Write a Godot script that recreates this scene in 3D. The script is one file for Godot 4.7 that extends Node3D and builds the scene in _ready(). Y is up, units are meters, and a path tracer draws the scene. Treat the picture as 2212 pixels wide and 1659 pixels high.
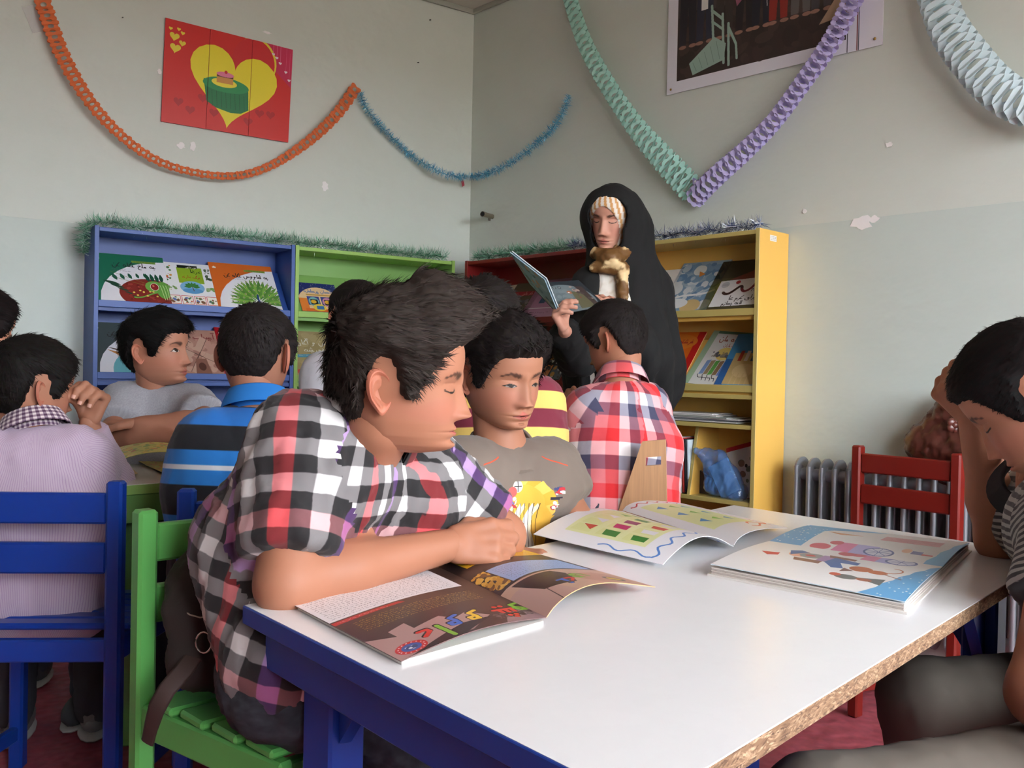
extends Node3D
# A children's reading room: shelves along two walls, tables, chairs, pupils and a librarian.
const FOCAL := 2000.0
const EYE := Vector3(0, .95, 0)
const CORNER := Vector3(-.2303, 0, -4.717)
const ROOM_H := 2.78
const TABLE_Y := .63
var lens: Basis
var along_left: Vector3      # from the corner along the left wall, towards the viewer
var along_right: Vector3     # from the corner along the right wall
var taken := {}
var mats := {}
var folds := FastNoiseLite.new()
var rng := RandomNumberGenerator.new()

func _ready() -> void:
	# ---- camera
	lens = Basis(Vector3.RIGHT, -.0124) * Basis(Vector3.BACK, .0200)
	var cam := Camera3D.new()
	cam.name = "camera"
	cam.transform = Transform3D(lens, EYE)
	cam.fov = rad_to_deg(2.0 * atan(829.5 / FOCAL))
	cam.near = .02
	add_child(cam)
	cam.current = true
	# ---- daylight: an even bright sky, which enters by the windows of the wall on the right
	var env := Environment.new()
	var sky_mat := ProceduralSkyMaterial.new()
	sky_mat.sky_top_color = Color(.94, .97, 1.0)
	sky_mat.sky_horizon_color = Color(.80, .82, .84)
	sky_mat.ground_horizon_color = Color(.58, .56, .53)
	sky_mat.ground_bottom_color = Color(.48, .46, .43)
	sky_mat.sky_energy_multiplier = 1.0
	sky_mat.ground_energy_multiplier = 1.0
	var sky := Sky.new()
	sky.sky_material = sky_mat
	env.background_mode = Environment.BG_SKY
	env.sky = sky
	env.background_energy_multiplier = 24.0
	env.tonemap_mode = Environment.TONE_MAPPER_LINEAR
	env.tonemap_exposure = 1.42
	env.sdfgi_enabled = true
	env.ssao_enabled = true
	env.ssil_enabled = true
	var world := WorldEnvironment.new()
	world.name = "world"
	world.environment = env
	add_child(world)
	# ---- the place
	rng.seed = 7
	folds.seed = 11
	folds.noise_type = FastNoiseLite.TYPE_SIMPLEX_SMOOTH
	folds.frequency = 1.0
	along_left = Vector3(-sin(.9619), 0, cos(.9619))
	along_right = Vector3(sin(.7585), 0, cos(.7585))
	build_room()
	build_bookcases()
	build_tables()
	build_chairs()
	build_wall_things()
	build_books()
	build_people()
	build_small_things()

# ------------------------------------------------------------ places
func ray(px: float, py: float) -> Vector3:
	return lens * Vector3((px - 1106.0) / FOCAL, -(py - 829.5) / FOCAL, -1)
func at(px: float, py: float, depth: float) -> Vector3:
	var r := ray(px, py)
	return EYE + r * (depth / -r.z)
func at_height(px: float, py: float, y: float) -> Vector3:
	var r := ray(px, py)
	return EYE + r * ((y - EYE.y) / r.y)
func on_plane(px: float, py: float, o: Vector3, n: Vector3) -> Vector3:
	var r := ray(px, py)
	return EYE + r * ((o - EYE).dot(n) / r.dot(n))
func left_n() -> Vector3: return Vector3.UP.cross(along_left).normalized()   # into the room
func right_n() -> Vector3: return Vector3.UP.cross(along_right).normalized() * -1.0
func on_left(px: float, py: float, off := 0.0) -> Vector3: return on_plane(px, py, CORNER + left_n() * off, left_n())
func on_right(px: float, py: float, off := 0.0) -> Vector3: return on_plane(px, py, CORNER + right_n() * off, right_n())

# ------------------------------------------------------------ naming
func numbered(called: String) -> String:
	var k: int = taken.get(called, -1) + 1
	taken[called] = k
	return called if k == 0 else "%s_%03d" % [called, k]
func tag(o: Node3D, label := "", category := "", group := "", kind := "") -> Node3D:
	if label != "": o.set_meta("label", label)
	if category != "": o.set_meta("category", category)
	if group != "": o.set_meta("group", group)
	if kind != "": o.set_meta("kind", kind)
	return o
func thing(called: String, label: String, category: String, where: Vector3, group := "") -> Node3D:
	var o := Node3D.new()
	o.name = numbered(called)
	add_child(o)
	o.position = where
	return tag(o, label, category, group)
# one named mesh; its shape is given in the room's coordinates
func part(called: String, m: MB, mat: Material, parent: Node3D, label := "") -> MeshInstance3D:
	var o := MeshInstance3D.new()
	o.name = called if parent != self else numbered(called)
	o.mesh = m.mesh()
	o.mesh.surface_set_material(0, mat)
	parent.add_child(o, true)
	if parent != self:
		o.global_transform = Transform3D()
	if label != "": o.set_meta("label", label)
	return o
func structure(called: String, m: MB, mat: Material) -> MeshInstance3D:
	var o := part(called, m, mat, self)
	o.set_meta("kind", "structure")
	return o
func rest(o: Node3D, m: Mesh, mat: Material, called: String, xf: Transform3D) -> MeshInstance3D:   # a shared mesh as a part
	var p := MeshInstance3D.new()
	p.name = called
	p.mesh = m
	p.set_surface_override_material(0, mat)
	o.add_child(p, true)
	p.global_transform = xf
	return p

# ------------------------------------------------------------ materials
func paint(c: Color, rough := .6, more := {}) -> StandardMaterial3D:
	var key := str(c) + str(rough) + str(more)
	if mats.has(key): return mats[key]
	var m := StandardMaterial3D.new()
	m.albedo_color = c
	m.roughness = rough
	for k in more: m.set(k, more[k])
	mats[key] = m
	return m
func rgb(r: int, g: int, b: int) -> Color: return Color(r / 255.0, g / 255.0, b / 255.0)
func lin(r: int, g: int, b: int) -> Color: return rgb(r, g, b).srgb_to_linear()
func tinted(rough := .6, more := {}) -> StandardMaterial3D:      # the colour comes with the vertices
	more["vertex_color_use_as_albedo"] = true
	return paint(Color.WHITE, rough, more)
func printed(im: Image, rough := .5, more := {}) -> StandardMaterial3D:
	var m := StandardMaterial3D.new()
	m.albedo_texture = ImageTexture.create_from_image(im)
	m.roughness = rough
	for k in more: m.set(k, more[k])
	return m
func noise_tex(freq: float, seed_: int, dark: Color, light: Color, size := 256, oct := 4) -> NoiseTexture2D:
	var n := FastNoiseLite.new()
	n.seed = seed_
	n.frequency = freq
	n.fractal_octaves = oct
	var g := Gradient.new()
	g.set_color(0, dark)
	g.set_color(1, light)
	var t := NoiseTexture2D.new()
	t.width = size
	t.height = size
	t.seamless = true
	t.noise = n
	t.color_ramp = g
	return t

# ------------------------------------------------------------ meshes
class MB:
	var v := PackedVector3Array()
	var n := PackedVector3Array()
	var uv := PackedVector2Array()
	var c := PackedColorArray()
	var i := PackedInt32Array()
	func vert(p: Vector3, nn: Vector3, t := Vector2.ZERO) -> int:
		v.append(p)
		n.append(nn)
		uv.append(t)
		return v.size() - 1
	func cvert(p: Vector3, nn: Vector3, col: Color, t := Vector2.ZERO) -> int:
		v.append(p)
		n.append(nn)
		uv.append(t)
		c.append(col)
		return v.size() - 1
	func tri(a: int, b: int, d: int) -> void:
		if (v[b] - v[a]).cross(v[d] - v[a]).dot(n[a] + n[b] + n[d]) > 0.0:
			i.append(a); i.append(d); i.append(b)
		else:
			i.append(a); i.append(b); i.append(d)
	func quad(a: int, b: int, d: int, e: int) -> void:
		tri(a, b, d)
		tri(a, d, e)
	func flat4(p: Vector3, q: Vector3, r: Vector3, s: Vector3, nn: Vector3) -> void:
		var k := v.size()
		vert(p, nn, Vector2(0, 1)); vert(q, nn, Vector2(1, 1)); vert(r, nn, Vector2(1, 0)); vert(s, nn, Vector2(0, 0))
		quad(k, k + 1, k + 2, k + 3)
	func box(xf: Transform3D, size: Vector3, bev := .002) -> void:
		var h := size * .5
		bev = minf(bev, minf(h.x, minf(h.y, h.z)) * .9)
		var id := []
		for s in 8:
			var sg := Vector3(1 if s & 1 else -1, 1 if s & 2 else -1, 1 if s & 4 else -1)
			var row := []
			for a in 3:
				var p := sg * h
				for b in 3:
					if b != a: p[b] -= sg[b] * bev
				var nn := Vector3.ZERO
				nn[a] = sg[a]
				row.append([xf * p, (xf.basis * nn).normalized(), Vector2(p[(a + 1) % 3], p[(a + 2) % 3])])
			id.append(row)
		for a in 3:
			var b := (a + 1) % 3
			var d := (a + 2) % 3
			for sa in 2:
				var k := v.size()
				for q in [[0, 0], [1, 0], [1, 1], [0, 1]]:
					var s: int = (sa << a) | (q[0] << b) | (q[1] << d)
					vert(id[s][a][0], id[s][a][1], id[s][a][2])
				quad(k, k + 1, k + 2, k + 3)
			for sb in 2:
				for sd in 2:
					var s0: int = (sb << b) | (sd << d)
					var s1: int = s0 | (1 << a)
					var nn: Vector3 = (id[s0][b][1] + id[s0][d][1]).normalized()
					var k := v.size()
					vert(id[s0][b][0], nn); vert(id[s1][b][0], nn); vert(id[s1][d][0], nn); vert(id[s0][d][0], nn)
					quad(k, k + 1, k + 2, k + 3)
		for s in 8:
			var nn: Vector3 = (id[s][0][1] + id[s][1][1] + id[s][2][1]).normalized()
			var k := v.size()
			for a in 3: vert(id[s][a][0], nn)
			tri(k, k + 1, k + 2)
	# a bar of box section from p to q; up fixes its turn
	func bar(p: Vector3, q: Vector3, w: float, h: float, up := Vector3.UP, bev := .003) -> void:
		var z := (q - p).normalized()
		var x := up.cross(z)
		x = x.normalized() if x.length() > .01 else Vector3.RIGHT
		var y := z.cross(x).normalized()
		box(Transform3D(Basis(x, y, z), (p + q) * .5), Vector3(w, h, p.distance_to(q)), bev)
	func tube(pts: PackedVector3Array, rad: PackedFloat32Array, sides := 8, caps := true, squash := 1.0, ref := Vector3.UP) -> void:
		var m := pts.size()
		var first := v.size()
		for k in m:
			var z := (pts[mini(k + 1, m - 1)] - pts[maxi(k - 1, 0)]).normalized()
			var x := ref.cross(z)
			x = x.normalized() if x.length() > .02 else Vector3.RIGHT.cross(z).normalized()
			var y := z.cross(x)
			var r := rad[mini(k, rad.size() - 1)]
			for s in sides + 1:
				var t := TAU * s / sides
				var nn := (x * cos(t) + y * sin(t) / squash).normalized()
				vert(pts[k] + (x * cos(t) + y * sin(t) * squash) * r, nn, Vector2(float(s) / sides, float(k) / (m - 1)))
		for k in m - 1:
			for s in sides:
				var a := first + k * (sides + 1) + s
				quad(a, a + 1, a + sides + 2, a + sides + 1)
		if caps:
			for e in 2:
				var kk := 0 if e == 0 else m - 1
				var dir := (pts[0] - pts[1]).normalized() if e == 0 else (pts[m - 1] - pts[m - 2]).normalized()
				var cc := vert(pts[kk], dir)
				var b0 := v.size()
				for s in sides + 1: vert(v[first + kk * (sides + 1) + s], dir)
				for s in sides: tri(cc, b0 + s, b0 + s + 1)
	# a flat polygon given thickness: local x, y in xf, thickness along its z, centred
	func prism(poly: PackedVector2Array, xf: Transform3D, depth: float, uvs := Rect2(0, 0, 1, 1)) -> void:
		var ix := Geometry2D.triangulate_polygon(poly)
		for s: float in [1.0, -1.0]:
			var nn := (xf.basis.z * s).normalized()
			var k := v.size()
			for p in poly: vert(xf * Vector3(p.x, p.y, depth * .5 * s), nn, Vector2((p.x - uvs.position.x) / uvs.size.x, 1.0 - (p.y - uvs.position.y) / uvs.size.y))
			for t in range(0, ix.size(), 3): tri(k + ix[t], k + ix[t + 1], k + ix[t + 2])
		var cw := Geometry2D.is_polygon_clockwise(poly)
		for a in poly.size():
			var p := poly[a]
			var q := poly[(a + 1) % poly.size()]
			var e := (q - p).normalized()
			var o := Vector2(e.y, -e.x) * (-1.0 if cw else 1.0)
			var nn := (xf.basis * Vector3(o.x, o.y, 0)).normalized()
			var k := v.size()
			vert(xf * Vector3(p.x, p.y, depth * .5), nn); vert(xf * Vector3(q.x, q.y, depth * .5), nn)
			vert(xf * Vector3(q.x, q.y, -depth * .5), nn); vert(xf * Vector3(p.x, p.y, -depth * .5), nn)
			quad(k, k + 1, k + 2, k + 3)
	# a plate between two loops of the same count (a frame with a hole)
	func plate(outer: PackedVector2Array, inner: PackedVector2Array, xf: Transform3D, depth: float) -> void:
		var m := outer.size()
		for s: float in [1.0, -1.0]:
			var nn := (xf.basis.z * s).normalized()
			var k := v.size()
			for a in m:
				vert(xf * Vector3(outer[a].x, outer[a].y, depth * .5 * s), nn)
				vert(xf * Vector3(inner[a].x, inner[a].y, depth * .5 * s), nn)
			for a in m:
				var b := (a + 1) % m
				quad(k + a * 2, k + b * 2, k + b * 2 + 1, k + a * 2 + 1)
		for loop in [outer, inner]:
			var sgn := 1.0 if loop == outer else -1.0
			for a in m:
				var p: Vector2 = loop[a]
				var q: Vector2 = loop[(a + 1) % m]
				var mid := (p + q) * .5
				var e := (q - p).normalized()
				var o := Vector2(e.y, -e.x)
				if o.dot(mid) < 0.0: o = -o
				var nn := (xf.basis * Vector3(o.x, o.y, 0)).normalized() * sgn
				var k := v.size()
				vert(xf * Vector3(p.x, p.y, depth * .5), nn); vert(xf * Vector3(q.x, q.y, depth * .5), nn)
				vert(xf * Vector3(q.x, q.y, -depth * .5), nn); vert(xf * Vector3(p.x, p.y, -depth * .5), nn)
				quad(k, k + 1, k + 2, k + 3)
	# a sheet p(u, v) with thickness t along its normal; uv runs 0..1
	func sheet(f: Callable, nu: int, nv: int, t := 0.0, side := 1.0) -> void:
		var pos := []
		for b in nv + 1:
			for a in nu + 1: pos.append(f.call(float(a) / nu, float(b) / nv))
		var w := nu + 1
		var nrm := []
		for b in nv + 1:
			for a in nu + 1:
				var du: Vector3 = pos[b * w + mini(a + 1, nu)] - pos[b * w + maxi(a - 1, 0)]
				var dv: Vector3 = pos[mini(b + 1, nv) * w + a] - pos[maxi(b - 1, 0) * w + a]
				nrm.append(du.cross(dv).normalized() * side)
		for face in (2 if t > 0.0 else 1):
			var s := 1.0 if face == 0 else -1.0
			var k := v.size()
			for b in nv + 1:
				for a in nu + 1:
					var q := b * w + a
					vert(pos[q] - (nrm[q] * t if face == 1 else Vector3.ZERO), nrm[q] * s, Vector2(float(a) / nu, float(b) / nv))
			for b in nv:
				for a in nu: quad(k + b * w + a, k + b * w + a + 1, k + (b + 1) * w + a + 1, k + (b + 1) * w + a)
		if t > 0.0:
			var rim := []
			for a in nu: rim.append([a, a + 1, -1])
			for a in nu: rim.append([nv * w + a, nv * w + a + 1, 1])
			for b in nv: rim.append([b * w, (b + 1) * w, -2])
			for b in nv: rim.append([b * w + nu, (b + 1) * w + nu, 2])
			for e in rim:
				var p: Vector3 = pos[e[0]]
				var q: Vector3 = pos[e[1]]
				var nn: Vector3 = (q - p).cross(nrm[e[0]]).normalized()
				var inn: int = e[0] + (w if e[2] == -1 else -w if e[2] == 1 else 1 if e[2] == -2 else -1)
				if nn.dot(p - pos[inn]) < 0.0: nn = -nn
				var k := v.size()
				vert(p, nn); vert(q, nn); vert(q - nrm[e[1]] * t, nn); vert(p - nrm[e[0]] * t, nn)
				quad(k, k + 1, k + 2, k + 3)
	func ball(ct: Vector3, r: Vector3, seg := 12, b := Basis()) -> void:
		var k := v.size()
		var rings := seg / 2
		for y in rings + 1:
			for s in seg + 1:
				var th := PI * y / rings
				var ph := TAU * s / seg
				var d := Vector3(sin(th) * cos(ph), cos(th), sin(th) * sin(ph))
				vert(ct + b * (d * r), (b * (d / r)).normalized(), Vector2(float(s) / seg, float(y) / rings))
		for y in rings:
			for s in seg:
				var a := k + y * (seg + 1) + s
				quad(a, a + 1, a + seg + 2, a + seg + 1)
	func mesh() -> ArrayMesh:
		var arr := []
		arr.resize(Mesh.ARRAY_MAX)
		arr[Mesh.ARRAY_VERTEX] = v
		arr[Mesh.ARRAY_NORMAL] = n
		arr[Mesh.ARRAY_TEX_UV] = uv
		if c.size() == v.size() and c.size() > 0: arr[Mesh.ARRAY_COLOR] = c
		arr[Mesh.ARRAY_INDEX] = i
		var m := ArrayMesh.new()
		m.add_surface_from_arrays(Mesh.PRIMITIVE_TRIANGLES, arr)
		return m

# ------------------------------------------------------------ the room
func wall_material(seed_: int) -> StandardMaterial3D:
	var m := StandardMaterial3D.new()
	m.albedo_color = rgb(212, 217, 209)
	m.albedo_texture = noise_tex(.012, seed_, Color(.982, .982, .98), Color(1, 1, 1), 512, 5)
	m.roughness = .55
	m.uv1_triplanar = true
	m.uv1_world_triplanar = true
	m.uv1_scale = Vector3(.9, .9, .9)
	m.normal_enabled = true
	m.normal_scale = .25
	var nt := noise_tex(.06, seed_ + 3, Color.BLACK, Color.WHITE, 256, 3)
	nt.as_normal_map = true
	nt.color_ramp = null
	nt.bump_strength = 2.0
	m.normal_texture = nt
	return m
func build_room() -> void:
	var w1 := 6.0
	var w2 := 5.6
	var upper := wall_material(3)
	var lower := wall_material(3).duplicate()
	lower.albedo_color = rgb(201, 211, 205)
	var dado := 1.506
	# left and right wall: painted plaster, the lower part in a second coat of paint
	for k in 2:
		var dir := along_left if k == 0 else along_right
		var nrm := left_n() if k == 0 else right_n()
		var l := w1 if k == 0 else w2
		var called := "wall_left" if k == 0 else "wall_right"
		var x := -dir if k == 0 else dir
		var mid := CORNER + dir * (l * .5 - .15) - nrm * .1
		var m := MB.new()
		m.box(Transform3D(Basis(x, Vector3.UP, nrm), mid + Vector3(0, ROOM_H * .5, 0)), Vector3(l + .5, ROOM_H, .2), .001)
		var o := structure(called, m, upper)
		m = MB.new()
		m.box(Transform3D(Basis(x, Vector3.UP, nrm), mid + nrm * .0995 + Vector3(0, dado * .5, 0)), Vector3(l + .5, dado, .003), .001)
		part("lower_paint", m, lower, o)
	# the wall with the windows stands on the right, out of the picture
	var o3 := CORNER + along_right * w2
	var n3 := -left_n()
	var sill := .85
	var head := 2.5
	var m := MB.new()
	var spans := [[-.4, .30], [2.10, 2.40], [3.50, 6.4]]
	for s in spans:
		m.box(Transform3D(Basis(along_left, Vector3.UP, along_left.cross(Vector3.UP)), o3 + along_left * (s[0] + s[1]) * .5 - n3 * .1 + Vector3(0, ROOM_H * .5, 0)), Vector3(s[1] - s[0], ROOM_H, .2), .001)
	for s in [[.30, 2.10], [2.40, 3.50]]:
		m.box(Transform3D(Basis(along_left, Vector3.UP, along_left.cross(Vector3.UP)), o3 + along_left * (s[0] + s[1]) * .5 - n3 * .1 + Vector3(0, sill * .5, 0)), Vector3(s[1] - s[0], sill, .2), .001)
		m.box(Transform3D(Basis(along_left, Vector3.UP, along_left.cross(Vector3.UP)), o3 + along_left * (s[0] + s[1]) * .5 - n3 * .1 + Vector3(0, (head + ROOM_H) * .5, 0)), Vector3(s[1] - s[0], ROOM_H - head, .2), .001)
	structure("wall_window_side", m, upper)
	var white := paint(rgb(235, 235, 232), .4)
	var glass := paint(Color(1, 1, 1, .06), .02, {"transparency": BaseMaterial3D.TRANSPARENCY_ALPHA})
	for wn in 2:
		var a: float = [.30, 2.40][wn]
		var ww: float = [1.8, 1.1][wn]
		var fr := MB.new()
		var z := along_left.cross(Vector3.UP)
		var bs := Basis(along_left, Vector3.UP, z)
		var back := o3 - n3 * .1
		for yy in [sill + .025, head - .025]: fr.box(Transform3D(bs, back + along_left * (a + ww * .5) + Vector3(0, yy, 0)), Vector3(ww, .05, .06))
		for xx in [.025, ww * .5, ww - .025]: fr.box(Transform3D(bs, back + along_left * (a + xx) + Vector3(0, (sill + head) * .5, 0)), Vector3(.05, head - sill, .06))
		var win := structure("window_%d" % (wn + 1), fr, white)
		for pn in 2:
			var g := MB.new()
			g.box(Transform3D(bs, back + along_left * (a + ww * (.25 + .5 * pn)) + Vector3(0, (sill + head) * .5, 0)), Vector3(ww * .5 - .06, head - sill - .1, .004), .0005)
			part("pane", g, glass, win)
	# the wall behind the viewer
	var o4 := CORNER + along_left * w1
	m = MB.new()
	m.box(Transform3D(Basis(along_right, Vector3.UP, along_right.cross(Vector3.UP)), o4 + along_right * w2 * .5 - right_n() * -.1 + Vector3(0, ROOM_H * .5, 0)), Vector3(w2 + .8, ROOM_H, .2), .001)
	structure("wall_back", m, upper)
	# ceiling and floor
	var ctr := CORNER + along_left * w1 * .5 + along_right * w2 * .5
	m = MB.new()
	m.box(Transform3D(Basis(along_right, Vector3.UP, along_right.cross(Vector3.UP)), ctr + Vector3(0, ROOM_H + .1, 0)), Vector3(8.6, .2, 9.0), .001)
	structure("ceiling", m, paint(rgb(214, 208, 198), .8))
	m = MB.new()
	m.box(Transform3D(Basis(along_right, Vector3.UP, along_right.cross(Vector3.UP)), ctr + Vector3(0, -.1, 0)), Vector3(8.6, .2, 9.0), .001)
	var fm := StandardMaterial3D.new()
	fm.albedo_color = rgb(188, 92, 104)
	fm.albedo_texture = noise_tex(.03, 21, Color(.80, .78, .80), Color(1, 1, 1), 512, 4)
	fm.roughness = .5
	fm.uv1_triplanar = true
	fm.uv1_world_triplanar = true
	fm.uv1_scale = Vector3(1.6, 1.6, 1.6)
	fm.normal_enabled = true
	fm.normal_scale = .5
	var fn := noise_tex(.035, 25, Color.BLACK, Color.WHITE, 256, 2)
	fn.as_normal_map = true
	fn.color_ramp = null
	fn.bump_strength = 4.0
	fm.normal_texture = fn
	structure("floor", m, fm)
	# cornice strip
	var tr := MB.new()
	tr.bar(CORNER + Vector3(0, ROOM_H - .012, 0) + left_n() * .012, CORNER + along_left * w1 + Vector3(0, ROOM_H - .012, 0) + left_n() * .012, .014, .024)
	structure("trim_1", tr, paint(rgb(168, 168, 158), .6))
	tr = MB.new()
	tr.bar(CORNER + Vector3(0, ROOM_H - .012, 0) + right_n() * .012, CORNER + along_right * w2 + Vector3(0, ROOM_H - .012, 0) + right_n() * .012, .014, .024)
	structure("trim_2", tr, paint(rgb(168, 168, 158), .6))

# ------------------------------------------------------------ bookcases
const CASE_W := .80
const CASE_D := .2033
const CASE_H := 1.4786
func case_frame(k: int) -> Transform3D:     # 0 blue, 1 green, 2 red, 3 yellow: origin at the foot, left back corner seen from the front
	if k < 2: return Transform3D(Basis(-along_left, Vector3.UP, left_n()), CORNER + along_left * (CASE_D + CASE_W * (2 - k)) + left_n() * .004)
	return Transform3D(Basis(along_right, Vector3.UP, right_n()), CORNER + along_right * (CASE_D + CASE_W * (k - 2)) + right_n() * .004)
func build_bookcases() -> void:
	var names := ["blue bookcase under the left end of the green tinsel", "light green bookcase between the blue and the red bookcases", "dark red bookcase behind the woman in black", "yellow bookcase with a small white sticker on its side"]
	var cols := [rgb(44, 76, 146), rgb(136, 182, 100), rgb(132, 28, 26), rgb(226, 178, 86)]
	var edges := [rgb(56, 90, 164), rgb(152, 194, 94), rgb(136, 32, 28), rgb(196, 176, 104)]
	for k in 4:
		var xf := case_frame(k)
		var t := thing("bookcase", names[k], "bookcase", xf.origin, "bookcases in the corner")
		var body := paint(cols[k], .45)
		var edge := paint(edges[k], .45)
		var th := .016
		var d := CASE_D - .008
		var w := CASE_W - .002
		for s in 2:
			var m := MB.new()
			m.box(xf * Transform3D(Basis(), Vector3(th * .5 + s * (w - th), CASE_H * .5, d * .5)), Vector3(th, CASE_H, d), .0015)
			var sp := part("side_panel", m, body, t)
			m = MB.new()
			m.box(xf * Transform3D(Basis(), Vector3(th * .5 + s * (w - th), CASE_H * .5, d + .0008)), Vector3(th, CASE_H, .0016), .0006)
			part("edge_band", m, edge, sp)
		var lay := func(called: String, y: float, z0: float, z1: float, h: float, mat: Material) -> void:
			var m := MB.new()
			m.box(xf * Transform3D(Basis(), Vector3(w * .5, y, (z0 + z1) * .5)), Vector3(w - th * 2 - .001, h, z1 - z0), .0015)
			part(called, m, mat, t)
		lay.call("top_panel", CASE_H - th * .5 - .004, 0.0, d - .002, th, edge)
		lay.call("back_panel", CASE_H * .5 + .2, 0.0, .006, CASE_H - .42, body)
		for r in 2:
			var y: float = [1.178, .902][r]
			# sloping display board with its lip
			var m := MB.new()
			m.bar(xf * Vector3(w * .5, y + .004, d - .014), xf * Vector3(w * .5, y + .19, .03), w - th * 2 - .002, .01, xf.basis.z)
			part("display_board", m, body, t)
			lay.call("lip", y + .006, d - .014, d - .001, .026, edge)
			lay.call("lip_face", y - .012, d - .03, d - .016, .02, body)
		lay.call("shelf", .878, .006, d - .002, th, edge)
		lay.call("shelf", .770, .006, d - .002, th, edge)
		lay.call("shelf", .495, .006, d - .002, th, edge)
		lay.call("plinth", .06, .02, d - .03, .12, body)
		lay.call("shelf", .128, .006, d - .002, th, edge)
		for s in 2:
			var m := MB.new()
			var x := w * (.36 + s * .28)
			var pr := PackedVector2Array([Vector2(.006, .503), Vector2(d - .01, .503), Vector2(d - .06, .762), Vector2(.006, .762)])
			m.prism(pr, xf * Transform3D(Basis(Vector3(0, 0, 1), Vector3.UP, Vector3(-1, 0, 0)), Vector3(x, 0, 0)), .014)
			part("divider", m, body, t)
			m = MB.new()
			m.bar(xf * Vector3(x, .503, d - .009), xf * Vector3(x, .762, d - .059), .014, .002, xf.basis.z)
			part("edge_band", m, edge, t)
		if k == 3:
			var im := Pic.new(96, 48, rgb(226, 222, 214))
			for ln in 3: im.scribble(.08, .92, .25 + ln * .26, .1, rgb(70, 66, 64), 40 + ln, 2.0)
			var m := MB.new()
			m.box(xf * Transform3D(Basis(Vector3(0, 0, -1), Vector3.UP, Vector3(1, 0, 0)), Vector3(w + .0004, CASE_H - .028, d * .55)), Vector3(.044, .021, .0006), .0001)
			m.uv.clear()
			for p in m.v:
				var q: Vector3 = xf.affine_inverse() * p
				m.uv.append(Vector2((d * .55 + .022 - q.z) / .044, (CASE_H - .0175 - q.y) / .021))
			part("sticker", m, printed(im.im, .6), t, "small white sticker with two printed lines")

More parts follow.
